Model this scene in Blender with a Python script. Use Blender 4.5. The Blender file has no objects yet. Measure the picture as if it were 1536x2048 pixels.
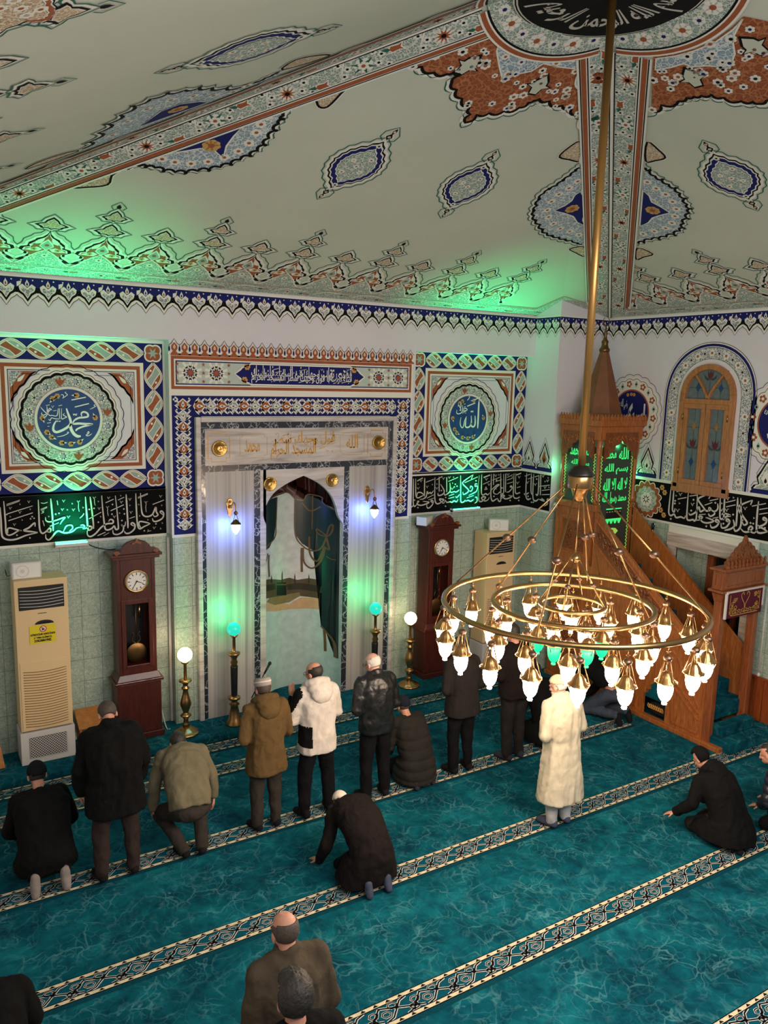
import bpy, bmesh, math, random
import numpy as np
from mathutils import Vector, Matrix
random.seed(7)
PI = math.pi
sin, cos = math.sin, math.cos
SC = bpy.context.scene
COL = SC.collection

# ------------------------------------------------------------------ camera
YAW, PITCH, ROLL, FPX = 0.5519, 0.16676, 0.02495, 1585.0
CAM = Vector((0.0, 0.0, 5.0))
_f = Vector((sin(YAW)*cos(PITCH), cos(YAW)*cos(PITCH), -sin(PITCH)))
_r0 = Vector((cos(YAW), -sin(YAW), 0.0)); _u0 = _r0.cross(_f)
_r = _r0*cos(ROLL) + _u0*sin(ROLL); _u = _u0*cos(ROLL) - _r0*sin(ROLL)
cd = bpy.data.cameras.new('camera'); cam = bpy.data.objects.new('camera', cd); COL.objects.link(cam)
mw = Matrix((( _r.x, _u.x, -_f.x, CAM.x), (_r.y, _u.y, -_f.y, CAM.y), (_r.z, _u.z, -_f.z, CAM.z), (0, 0, 0, 1)))
cam.matrix_world = mw
cd.sensor_fit = 'VERTICAL'; cd.sensor_height = 36.0; cd.lens = FPX/2048.0*36.0
cd.clip_start = 0.05; cd.clip_end = 200
SC.camera = cam

# ------------------------------------------------------------------ light and exposure
SC.view_settings.view_transform = 'Standard'
SC.view_settings.look = 'None'
SC.view_settings.gamma = 1.0
SC.view_settings.use_curve_mapping = False
SC.view_settings.exposure = 0.12
W = bpy.data.worlds.new('world'); SC.world = W; W.use_nodes = True
W.node_tree.nodes['Background'].inputs[0].default_value = (0.95, 0.95, 1.0, 1)
W.node_tree.nodes['Background'].inputs[1].default_value = 0.17

def lamp(kind, name, loc, energy, color, size=0.1, aim=None, size_y=None, spread=None, spot=None, blend=0.5):
    d = bpy.data.lights.new(name, kind); d.energy = energy; d.color = color
    if kind == 'AREA':
        d.size = size
        if size_y: d.shape = 'RECTANGLE'; d.size_y = size_y
        if spread: d.spread = spread
    else:
        d.shadow_soft_size = size
    if kind == 'SPOT':
        d.spot_size = spot; d.spot_blend = blend
    o = bpy.data.objects.new(name, d); COL.objects.link(o); o.location = loc
    if aim is not None:
        o.rotation_euler = (Vector(aim)-Vector(loc)).to_track_quat('-Z', 'Y').to_euler()
    return o
# unseen area fills without fixtures, added to brighten the hall from the gallery side
lamp('AREA', 'gallery_fill_light', (3.6, -0.2, 5.6), 165, (1.0, 0.93, 0.93), 5.0, (5.0, 9.0, 2.2), 0.3)
lamp('AREA', 'hall_fill_light', (5.0, 1.2, 5.9), 115, (0.98, 0.96, 0.94), 2.0, (5.0, 3.6, 0), 2.0)
lamp('AREA', 'gallery_up_fill', (1.0, -0.3, 5.2), 55, (1.0, 0.86, 0.76), 2.5, (3.5, 4.0, 9.0), 0.4)

# ------------------------------------------------------------------ materials
MATS = {}
def lin(c):
    return tuple(((x/255.0)/12.92 if x <= 10 else ((x/255.0+0.055)/1.055)**2.4) for x in c)
def mat(name, rgb=None, rough=0.6, metal=0.0, emit=None, estr=0.0, noise=None, bump=0.0, bscale=60.0, spec=0.5, alpha=None, trans=0.0, coat=0.0):
    m = bpy.data.materials.new(name); m.use_nodes = True
    nt = m.node_tree; b = nt.nodes['Principled BSDF']
    c = lin(rgb) if rgb else (0.5, 0.5, 0.5)
    b.inputs['Base Color'].default_value = (*c, 1); b.inputs['Roughness'].default_value = rough
    b.inputs['Metallic'].default_value = metal; b.inputs['Specular IOR Level'].default_value = spec
    if trans: b.inputs['Transmission Weight'].default_value = trans
    if coat: b.inputs['Coat Weight'].default_value = coat
    if alpha is not None: b.inputs['Alpha'].default_value = alpha
    if emit:
        b.inputs['Emission Color'].default_value = (*emit, 1); b.inputs['Emission Strength'].default_value = estr
    if noise:   # (scale, amount)
        tc = nt.nodes.new('ShaderNodeTexCoord'); n = nt.nodes.new('ShaderNodeTexNoise'); n.inputs['Scale'].default_value = noise[0]; n.inputs['Detail'].default_value = 5
        r = nt.nodes.new('ShaderNodeValToRGB'); a = noise[1]
        r.color_ramp.elements[0].position = 0.3; r.color_ramp.elements[1].position = 0.7
        r.color_ramp.elements[0].color = (*[x*(1-a) for x in c], 1); r.color_ramp.elements[1].color = (*[min(1, x*(1+a)) for x in c], 1)
        nt.links.new(tc.outputs['Object'], n.inputs['Vector']); nt.links.new(n.outputs[0], r.inputs[0]); nt.links.new(r.outputs[0], b.inputs['Base Color'])
    if bump:
        tc = nt.nodes.new('ShaderNodeTexCoord'); n = nt.nodes.new('ShaderNodeTexNoise'); n.inputs['Scale'].default_value = bscale; n.inputs['Detail'].default_value = 4
        bp = nt.nodes.new('ShaderNodeBump'); bp.inputs['Strength'].default_value = bump; bp.inputs['Distance'].default_value = 0.02
        nt.links.new(tc.outputs['Object'], n.inputs['Vector']); nt.links.new(n.outputs[0], bp.inputs['Height']); nt.links.new(bp.outputs[0], b.inputs['Normal'])
    MATS[name] = m
    return m
class NT:
    """tiny helper to chain shader nodes"""
    def __init__(s, m): s.nt = m.node_tree; s.b = s.nt.nodes['Principled BSDF']
    def n(s, t, **kw):
        x = s.nt.nodes.new(t)
        for k, v in kw.items():
            if k.startswith('_'): setattr(x, k[1:], v)
            else: x.inputs[k.replace('0', ' ')].default_value = v
        return x
    def l(s, a, b): s.nt.links.new(a, b)
    def math(s, op, a, b=None):
        x = s.nt.nodes.new('ShaderNodeMath'); x.operation = op
        for i, q in enumerate((a, b)):
            if q is None: continue
            if isinstance(q, (int, float)): x.inputs[i].default_value = q
            else: s.l(q, x.inputs[i])
        return x.outputs[0]
    def ramp(s, src, stops):
        r = s.nt.nodes.new('ShaderNodeValToRGB'); e = r.color_ramp.elements
        while len(e) < len(stops): e.new(0.5)
        for q, (p, c) in zip(e, stops): q.position = p; q.color = (*c, 1)
        s.l(src, r.inputs[0]); return r.outputs[0]
    def mix(s, f, a, b):
        x = s.nt.nodes.new('ShaderNodeMix'); x.data_type = 'RGBA'
        for i, q in ((0, f), (6, a), (7, b)):
            if isinstance(q, (int, float)): x.inputs[i].default_value = q
            elif isinstance(q, tuple): x.inputs[i].default_value = (*q, 1)
            else: s.l(q, x.inputs[i])
        return x.outputs[2]
    def coord(s, scale=(1, 1, 1)):
        t = s.nt.nodes.new('ShaderNodeTexCoord'); mp = s.nt.nodes.new('ShaderNodeMapping'); mp.inputs['Scale'].default_value = scale
        s.l(t.outputs['Object'], mp.inputs[0]); return mp.outputs[0]
    def noise(s, vec, scale, detail=4, dist=0.0):
        x = s.n('ShaderNodeTexNoise', Scale=scale, Detail=detail, Distortion=dist); s.l(vec, x.inputs['Vector']); return x
    def base(s, c): s.l(c, s.b.inputs['Base Color'])

mat('plaster', (222, 217, 222), 0.9, bump=0.05, bscale=40)
mat('ceiling_paint', (200, 202, 184), 0.9, noise=(1.2, 0.03))
mat('white_paint', (232, 228, 215), 0.8)
mat('black_paint', (14, 12, 12), 0.85, spec=0.2)
mat('band_black', (9, 8, 8), 0.85, spec=0.15)
mat('navy_paint', (28, 32, 98), 0.8, spec=0.2)
mat('roundel_blue', (22, 62, 120), 0.65, noise=(6, 0.15))
mat('orange_paint', (158, 82, 44), 0.75, noise=(30, 0.12))
mat('pale_green_paint', (188, 200, 188), 0.75)
mat('green_paint', (154, 176, 164), 0.75)
mat('dark_green_paint', (30, 96, 78), 0.75)
mat('grey_paint', (158, 166, 178), 0.75)
mat('grey_blue_paint', (150, 165, 182), 0.75)
mat('beige_paint', (196, 170, 140), 0.75)
mat('petal_gold', (206, 158, 92), 0.7)
mat('letter_silver', (206, 198, 186), 0.6)
mat('gold', (205, 160, 90), 0.28, 1.0, bump=0.25, bscale=45)
mat('gold_paint', (206, 152, 74), 0.45, 0.2)
mat('brass', (188, 148, 96), 0.28, 1.0)
mat('brass_dark', (120, 92, 58), 0.4, 1.0)
mat('copper_ball', (140, 112, 92), 0.42, 1.0, noise=(40, 0.2))
mat('spire_brown', (118, 70, 40), 0.55, noise=(8, .15)); mat('rod_brass', (176, 134, 76), 0.35, 0.75)
mat('canopy_dark', (52, 46, 42), 0.35, 0.6)
mat('chrome', (200, 200, 205), 0.2, 1.0)
mat('black_plastic', (18, 18, 20), 0.45)
mat('white_plastic', (214, 208, 202), 0.5)
mat('cream_plastic', (226, 196, 148), 0.5)
mat('vent_dark', (24, 20, 18), 0.6)
mat('sticker_yellow', (226, 205, 36), 0.5)
mat('sticker_red', (190, 40, 40), 0.5)
mat('sign_white', (235, 232, 225), 0.6)
mat('skin', (196, 140, 116), 0.55, noise=(30, 0.08))
mat('skin_pale', (214, 160, 140), 0.5, noise=(30, 0.08))
mat('hair_dark', (42, 36, 31), 0.55, noise=(60, 0.5), bump=0.4, bscale=70)
mat('hair_grey', (128, 122, 116), 0.6, noise=(90, 0.35), bump=0.5, bscale=120)
mat('hair_white', (212, 205, 198), 0.6, noise=(90, 0.15), bump=0.3, bscale=120)
mat('hair_short', (74, 62, 54), 0.65, noise=(120, 0.4), bump=0.3, bscale=150)
mat('lens_glass', (40, 44, 50), 0.1, 0.0, alpha=0.5)
def fabric(name, rgb, rough=0.9, amt=0.14, b=0.25, sheen=0.0, sp=0.15):
    m = mat(name, rgb, rough, spec=sp); t = NT(m)
    v = t.coord(); n = t.noise(v, 7, 5, 0.6); n2 = t.noise(v, 260, 2)
    c = lin(rgb)
    t.base(t.ramp(n.outputs[0], [(0.3, tuple(x*(1-amt) for x in c)), (0.7, tuple(x*(1+amt) for x in c))]))
    h = t.math('ADD', t.math('MULTIPLY', n.outputs[0], 1.0), t.math('MULTIPLY', n2.outputs[0], 0.06))
    bp = t.n('ShaderNodeBump', Strength=b, Distance=0.08); t.l(h, bp.inputs['Height']); t.l(bp.outputs[0], t.b.inputs['Normal'])
    return m
fabric('cloth_black', (15, 14, 14)); fabric('cloth_charcoal', (38, 34, 33)); fabric('cloth_brownblack', (27, 21, 20))
fabric('cloth_trouser_black', (17, 16, 19)); fabric('cloth_trouser_brown', (54, 43, 40)); fabric('cloth_trouser_grey', (56, 50, 45))
fabric('cloth_olive', (112, 104, 82)); fabric('cloth_parka', (96, 75, 45)); fabric('cloth_cream', (200, 190, 166), b=0.2)
fabric('cloth_white', (206, 197, 187), b=0.2); fabric('cloth_puffer', (40, 38, 35)); fabric('cloth_navy', (26, 27, 40), 0.35, sp=0.6)
fabric('cloth_jeans', (64, 70, 82)); fabric('cloth_lightgrey', (196, 190, 186)); fabric('cloth_jacket_brown', (74, 64, 51))
fabric('leather', (22, 22, 23), 0.36, 0.2, 0.22, sp=0.6)
fabric('knit_navy', (30, 32, 44)); fabric('knit_black', (22, 22, 26)); fabric('knit_white', (222, 206, 190)); fabric('knit_cream', (206, 192, 160)); fabric('knit_grey', (160, 150, 146))
fabric('sock_grey', (140, 130, 124)); fabric('sock_dark', (48, 50, 62)); fabric('sock_black', (26, 26, 28)); fabric('sock_slate', (70, 76, 94))
fabric('velvet_maroon', (92, 30, 48), 0.8)

def wood(name, a, b, scale=(1, 1, 1), rough=0.4, coat=0.2, k=6.0):
    m = mat(name, a, rough, coat=coat); t = NT(m)
    v = t.coord(scale); n = t.noise(v, k, 6, 1.2)
    t.base(t.ramp(n.outputs[0], [(0.3, lin(a)), (0.5, lin(tuple((x+y)/2 for x, y in zip(a, b)))), (0.7, lin(b))]))
    bp = t.n('ShaderNodeBump', Strength=0.08, Distance=0.01); t.l(n.outputs[0], bp.inputs['Height']); t.l(bp.outputs[0], t.b.inputs['Normal'])
    return m
wood('wood_minbar', (140, 74, 30), (190, 114, 58), (6, 6, 0.7))
wood('wood_carved', (104, 54, 24), (152, 86, 42), (5, 5, 1.5))
wood('wood_gate', (120, 62, 32), (160, 90, 50), (6, 6, 0.8))
wood('wood_mahogany', (62, 20, 14), (90, 34, 22), (6, 6, 0.6), 0.4, 0.15)
wood('wood_window', (150, 96, 52), (190, 130, 78), (6, 6, 0.7))
wood('wood_board', (158, 98, 44), (190, 124, 62), (3, 3, 1))
wood('wood_wainscot', (120, 54, 22), (166, 86, 42), (9, 9, 0.5), 0.35, 0.4)
# carpet: teal pile with a pale web of veins
m = mat('carpet', (8, 92, 106), 0.95, spec=0.1); t = NT(m)
v = t.coord(); nd = t.noise(v, 2.6, 4, 0.5)
vm = t.n('ShaderNodeVectorMath', _operation='MULTIPLY_ADD'); t.l(nd.outputs[1], vm.inputs[0]); vm.inputs[1].default_value = (0.55, 0.55, 0.55); t.l(v, vm.inputs[2])
vo = t.n('ShaderNodeTexVoronoi', Scale=3.6, _feature='DISTANCE_TO_EDGE'); t.l(vm.outputs[0], vo.inputs['Vector'])
vo2 = t.n('ShaderNodeTexVoronoi', Scale=7.5, _feature='DISTANCE_TO_EDGE'); t.l(vm.outputs[0], vo2.inputs['Vector'])
n1 = t.noise(v, 1.7, 5, 0.8); n2 = t.noise(v, 9, 4, 0.4); n3 = t.noise(v, 3.1, 3)
basec = t.ramp(t.math('ADD', t.math('MULTIPLY', n1.outputs[0], 0.6), t.math('MULTIPLY', n2.outputs[0], 0.4)), [(0.36, lin((0, 54, 70))), (0.5, lin((2, 80, 94))), (0.66, lin((14, 106, 118)))])
l1 = t.ramp(vo.outputs[0], [(0.0, (0.75, 0.75, 0.75)), (0.045, (0, 0, 0))]); l2 = t.ramp(vo2.outputs[0], [(0.0, (0.4, 0.4, 0.4)), (0.06, (0, 0, 0))])
lm = t.math('MULTIPLY', t.math('MAXIMUM', l1, l2), t.ramp(n3.outputs[0], [(0.40, (0.04, 0.04, 0.04)), (0.68, (0.62, 0.62, 0.62))]))
t.base(t.mix(lm, basec, lin((104, 168, 178))))
pile = t.noise(v, 420, 2); bp = t.n('ShaderNodeBump', Strength=0.35, Distance=0.01); t.l(pile.outputs[0], bp.inputs['Height']); t.l(bp.outputs[0], t.b.inputs['Normal'])
for nm, c in (('carpet_cream', (216, 204, 170)), ('carpet_dark', (14, 16, 26)), ('carpet_white', (212, 210, 200)), ('carpet_teal', (6, 78, 96)), ('carpet_deep', (4, 62, 76))):
    mat(nm, c, 0.95, spec=0.1, noise=(40, 0.15), bump=0.3, bscale=400)
def tile(name, axes):
    m = mat(name, (160, 185, 168), 0.35); t = NT(m)
    tc = t.n('ShaderNodeTexCoord'); sp = t.n('ShaderNodeSeparateXYZ'); t.l(tc.outputs['Object'], sp.inputs[0])
    cb = t.n('ShaderNodeCombineXYZ'); t.l(sp.outputs[axes], cb.inputs[0]); t.l(sp.outputs[2], cb.inputs[1])
    br = t.n('ShaderNodeTexBrick', Scale=1.0, _offset=0.0, _squash=1.0)
    br.inputs['Brick Width'].default_value = 0.24; br.inputs['Row Height'].default_value = 0.30; br.inputs['Mortar Size'].default_value = 0.003
    t.l(cb.outputs[0], br.inputs['Vector'])
    n = t.noise(cb.outputs[0], 26, 6, 1.5)
    body = t.ramp(n.outputs[0], [(0.35, lin((150, 168, 152))), (0.52, lin((172, 188, 172))), (0.68, lin((194, 204, 190)))])
    t.base(t.mix(br.outputs['Fac'], body, lin((104, 120, 108)))); return m
tile('tile_front', 0); tile('tile_side', 1)
# grey marble with vertical veining, dark marble, travertine
m = mat('marble', (190, 180, 176), 0.42); t = NT(m)
v = t.coord((3.2, 3.2, 0.06)); n = t.noise(v, 1.4, 5, 0.3); n2 = t.noise(t.coord((14, 14, 0.2)), 1.5, 3)
f = t.math('ADD', t.math('MULTIPLY', n.outputs[0], 0.75), t.math('MULTIPLY', n2.outputs[0], 0.25))
t.base(t.ramp(f, [(0.32, lin((122, 114, 116))), (0.46, lin((168, 160, 158))), (0.54, lin((190, 183, 177))), (0.66, lin((132, 124, 126)))]))
m = mat('marble_frieze', (196, 186, 178), 0.3); t = NT(m)
n = t.noise(t.coord((0.6, 1, 5)), 2.0, 6, 1.0); t.base(t.ramp(n.outputs[0], [(0.3, lin((160, 150, 146))), (0.5, lin((200, 190, 184))), (0.7, lin((216, 206, 198)))]))
m = mat('marble_dark', (52, 54, 62), 0.2, coat=0.3); t = NT(m)
vo = t.n('ShaderNodeTexVoronoi', Scale=5.0, _feature='DISTANCE_TO_EDGE'); nd = t.noise(t.coord(), 3, 4)
vm = t.n('ShaderNodeVectorMath', _operation='ADD'); t.l(nd.outputs[1], vm.inputs[0]); t.l(t.coord(), vm.inputs[1]); t.l(vm.outputs[0], vo.inputs['Vector'])
t.base(t.ramp(vo.outputs[0], [(0.0, lin((200, 198, 196))), (0.03, lin((90, 92, 100))), (0.09, lin((48, 50, 60)))]))
m = mat('travertine', (205, 190, 175), 0.5); t = NT(m)
n = t.noise(t.coord((1, 1, 12)), 2.0, 6, 0.5); t.base(t.ramp(n.outputs[0], [(0.35, lin((176, 158, 146))), (0.6, lin((212, 198, 186)))]))
# floral scroll fields: small white and dark scrolls over a pale ground
def scroll(name, ground, light, dark, sc, accent=None):
    m = mat(name, ground, 0.8); t = NT(m)
    v = t.coord(); nd = t.noise(v, sc*0.9, 3)
    vm = t.n('ShaderNodeVectorMath', _operation='MULTIPLY_ADD'); t.l(nd.outputs[1], vm.inputs[0]); vm.inputs[1].default_value = (1.6/sc,)*3; t.l(v, vm.inputs[2])
    vo = t.n('ShaderNodeTexVoronoi', Scale=sc, _feature='DISTANCE_TO_EDGE'); t.l(vm.outputs[0], vo.inputs['Vector'])
    vc = t.n('ShaderNodeTexVoronoi', Scale=sc*1.6, _feature='F1'); t.l(vm.outputs[0], vc.inputs['Vector'])
    e = t.ramp(vo.outputs[0], [(0.05, (1, 1, 1)), (0.11, (0, 0, 0))]); e2 = t.ramp(vo.outputs[0], [(0.13, (0, 0, 0)), (0.15, (1, 1, 1)), (0.19, (1, 1, 1)), (0.21, (0, 0, 0))])
    c = t.mix(e, lin(ground), lin(light)); c = t.mix(t.math('MULTIPLY', e2, 0.75), c, lin(dark))
    d = t.ramp(vc.outputs[0], [(0.10, (1, 1, 1)), (0.16, (0, 0, 0))]); c = t.mix(d, c, lin(accent or dark))
    t.base(c); return m
scroll('scroll_green', (152, 172, 162), (216, 214, 200), (60, 72, 66), 24)
scroll('scroll_grey', (148, 154, 158), (226, 224, 218), (44, 46, 50), 26)
scroll('scroll_blue', (150, 168, 180), (214, 218, 214), (70, 96, 110), 20)
scroll('scroll_orange', (152, 80, 42), (178, 112, 70), (110, 56, 32), 14, (128, 66, 36))
scroll('scroll_beige', (192, 166, 134), (222, 206, 180), (130, 96, 66), 26)
scroll('scroll_navy', (36, 42, 112), (200, 200, 205), (30, 32, 90), 12)
# light sources
def emitter(name, rgb, s, shown=None):
    return mat(name, (240, 235, 225), 0.4, emit=rgb, estr=s)
emitter('lamp_warm', (1.0, 0.75, 0.54), 54); mat('lamp_green', (10, 70, 46), 0.4, emit=(0.0, 1.0, 0.30), estr=1.3); emitter('lamp_blue', (0.14, 0.26, 1.0), 105)
emitter('globe_warm', (1.0, 0.72, 0.42), 11); mat('globe_green', (14, 90, 70), 0.35, emit=(0.02, 0.72, 0.52), estr=0.95); emitter('led_green', (0.02, 1.0, 0.42), 7.0)
mat('led_letter', (40, 110, 50), 0.4, emit=(0.06, 1.0, 0.22), estr=0.75); mat('led_ornament', (110, 120, 40), 0.4, emit=(0.45, 0.85, 0.12), estr=0.55)
mat('led_board', (62, 70, 62), 0.35)

# ------------------------------------------------------------------ geometry helpers
def tag(o, label=None, cat=None, group=None, kind=None):
    if label: o['label'] = label
    if cat: o['category'] = cat
    if group: o['group'] = group
    if kind: o['kind'] = kind
    return o
def thing(name, label, cat, loc=(0, 0, 0), rz=0.0, group=None):
    o = bpy.data.objects.new(name, None); COL.objects.link(o); o.empty_display_size = 0.1
    o.location = loc; o.rotation_euler = (0, 0, rz)
    return tag(o, label, cat, group)
def copy_tree(o, parent=None):
    c = o.copy(); COL.objects.link(c)
    if parent: c.parent = parent
    for ch in list(o.children): copy_tree(ch, c)
    return c
def basis(d):
    d = Vector(d).normalized(); a = Vector((0, 0, 1)) if abs(d.z) < 0.95 else Vector((1, 0, 0))
    x = d.cross(a).normalized(); y = x.cross(d).normalized() * -1
    return x, d.cross(x).normalized(), d
class G:
    """collects shapes and links them as ONE mesh object"""
    def __init__(s): s.v = []; s.f = []; s.m = []; s.sm = []
    def add(s, vs, fs, m, smooth=False):
        o = len(s.v); s.v += [tuple(p) for p in vs]
        for f in fs: s.f.append([i+o for i in f]); s.m.append(m); s.sm.append(smooth)
        return s
    def box(s, a, b, m):
        x0, y0, z0 = a; x1, y1, z1 = b
        return s.add([(x0, y0, z0), (x1, y0, z0), (x1, y1, z0), (x0, y1, z0), (x0, y0, z1), (x1, y0, z1), (x1, y1, z1), (x0, y1, z1)],
                     [(0, 3, 2, 1), (4, 5, 6, 7), (0, 1, 5, 4), (1, 2, 6, 5), (2, 3, 7, 6), (3, 0, 4, 7)], m)
    def loft(s, rings, m, smooth=True, cap=True, closed=True):
        n = len(rings[0]); vs = [p for r in rings for p in r]; fs = []
        for i in range(len(rings)-1):
            for j in range(n if closed else n-1):
                k = (j+1) % n; fs.append((i*n+j, i*n+k, (i+1)*n+k, (i+1)*n+j))
        if cap: fs.append(list(range(n))[::-1]); fs.append([(len(rings)-1)*n+j for j in range(n)])
        return s.add(vs, fs, m, smooth)
    def tube(s, pts, r, m, n=10, cap=True):
        pts = [Vector(p) for p in pts]; rings = []
        rr = r if isinstance(r, (list, tuple)) else [r]*len(pts)
        x = None
        for i, p in enumerate(pts):
            d = (pts[min(i+1, len(pts)-1)] - pts[max(i-1, 0)]).normalized()
            if x is None: x = basis(d)[0]
            x = (x - d*x.dot(d)).normalized(); y = d.cross(x)
            rings.append([p + (x*cos(2*PI*k/n) + y*sin(2*PI*k/n))*rr[i] for k in range(n)])
        return s.loft(rings, m, True, cap)
    def lathe(s, prof, m, c=(0, 0, 0), n=24, flute=0, fl=0.0):
        rings = []
        for r, z in prof:
            rings.append([(c[0]+r*(1+fl*cos(flute*2*PI*k/n))*cos(2*PI*k/n), c[1]+r*(1+fl*cos(flute*2*PI*k/n))*sin(2*PI*k/n), c[2]+z) for k in range(n)])
        return s.loft(rings, m)
    def ball(s, c, r, m, n=16, sc=(1, 1, 1)):
        rings = []
        for i in range(1, n//2):
            a = PI*i/(n//2) - PI/2
            rings.append([(c[0]+r*sc[0]*cos(a)*cos(2*PI*k/n), c[1]+r*sc[1]*cos(a)*sin(2*PI*k/n), c[2]+r*sc[2]*sin(a)) for k in range(n)])
        return s.loft(rings, m)
    def torus(s, c, R, r, m, n=64, k=10):
        rings = []
        for i in range(n+1):
            a = 2*PI*i/n
            rings.append([(c[0]+(R+r*cos(2*PI*j/k))*cos(a), c[1]+(R+r*cos(2*PI*j/k))*sin(a), c[2]+r*sin(2*PI*j/k)) for j in range(k)])
        return s.loft(rings, m, True, False)
    def prism(s, poly, fr, w0, w1, m):
        """2D outline in frame fr, from depth w0 to w1"""
        n = len(poly); a = [fr.p(u, v, w0) for u, v in poly]; b = [fr.p(u, v, w1) for u, v in poly]
        return s.add(a+b, [list(range(n))[::-1], [n+i for i in range(n)]] + [(i, (i+1) % n, n+(i+1) % n, n+i) for i in range(n)], m)
    def bake(s, name, off=(0, 0, 0)):
        me = bpy.data.meshes.new(name); ox = Vector(off)
        me.from_pydata([Vector(p)-ox for p in s.v], [], s.f)
        names = []
        for x in s.m:
            if x not in names: names.append(x)
        for x in names: me.materials.append(MATS[x])
        ix = {x: i for i, x in enumerate(names)}
        me.polygons.foreach_set('material_index', [ix[x] for x in s.m]); me.polygons.foreach_set('use_smooth', s.sm); me.update()
        return me
    def build(s, name, parent=None, world=False, bevel=0.0, label=None, fix=False):
        off = parent.location if (parent is not None and world) else (0, 0, 0)
        if parent is not None and world and parent.parent is not None: off = Vector(off) + parent.parent.location
        me = s.bake(name, off)
        if fix:
            bm = bmesh.new(); bm.from_mesh(me); bmesh.ops.recalc_face_normals(bm, faces=bm.faces); bm.to_mesh(me); bm.free()
        o = bpy.data.objects.new(name, me); COL.objects.link(o)
        if parent is not None: o.parent = parent
        if bevel:
            b = o.modifiers.new('bevel', 'BEVEL'); b.width = bevel; b.segments = 2; b.limit_method = 'ANGLE'; b.angle_limit = 0.7
        if label: o['label'] = label
        return o
class Fr:
    """a flat frame: origin, right, up; the normal points into the room"""
    def __init__(s, o, u, v): s.o = Vector(o); s.u = Vector(u).normalized(); s.v = Vector(v).normalized(); s.n = s.u.cross(s.v).normalized()
    def p(s, u, v, w=0.0): return s.o + s.u*u + s.v*v + s.n*w
    def px(s, x, y):
        d = _f + _r*((x-768)/FPX) - _u*((y-1024)/FPX); t = (s.o-CAM).dot(s.n)/d.dot(s.n); q = CAM + d*t - s.o
        return (q.dot(s.u), q.dot(s.v))
def floor_px(x, y, z=0.0):
    d = _f + _r*((x-768)/FPX) - _u*((y-1024)/FPX); t = (z-CAM.z)/d.z; return CAM + d*t
def at_y(x, y, Y):
    d = _f + _r*((x-768)/FPX) - _u*((y-1024)/FPX); return CAM + d*((Y-CAM.y)/d.y)
def at_x(x, y, X):
    d = _f + _r*((x-768)/FPX) - _u*((y-1024)/FPX); return CAM + d*((X-CAM.x)/d.x)
def spline(pts, n=6, closed=True):
    """Catmull-Rom through 2D points"""
    out = []; k = len(pts)
    for i in range(k if closed else k-1):
        g = (lambda j: pts[j % k]) if closed else (lambda j: pts[min(max(j, 0), k-1)])
        p0, p1, p2, p3 = g(i-1), g(i), g(i+1), g(i+2)
        for q in range(n):
            t = q/n; t2 = t*t; t3 = t2*t
            out.append(tuple(0.5*(2*p1[d] + (p2[d]-p0[d])*t + (2*p0[d]-5*p1[d]+4*p2[d]-p3[d])*t2 + (3*p1[d]-p0[d]-3*p2[d]+p3[d])*t3) for d in range(len(p1))))
    if not closed: out.append(tuple(pts[-1]))
    return out
STEP = 0.0016
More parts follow.
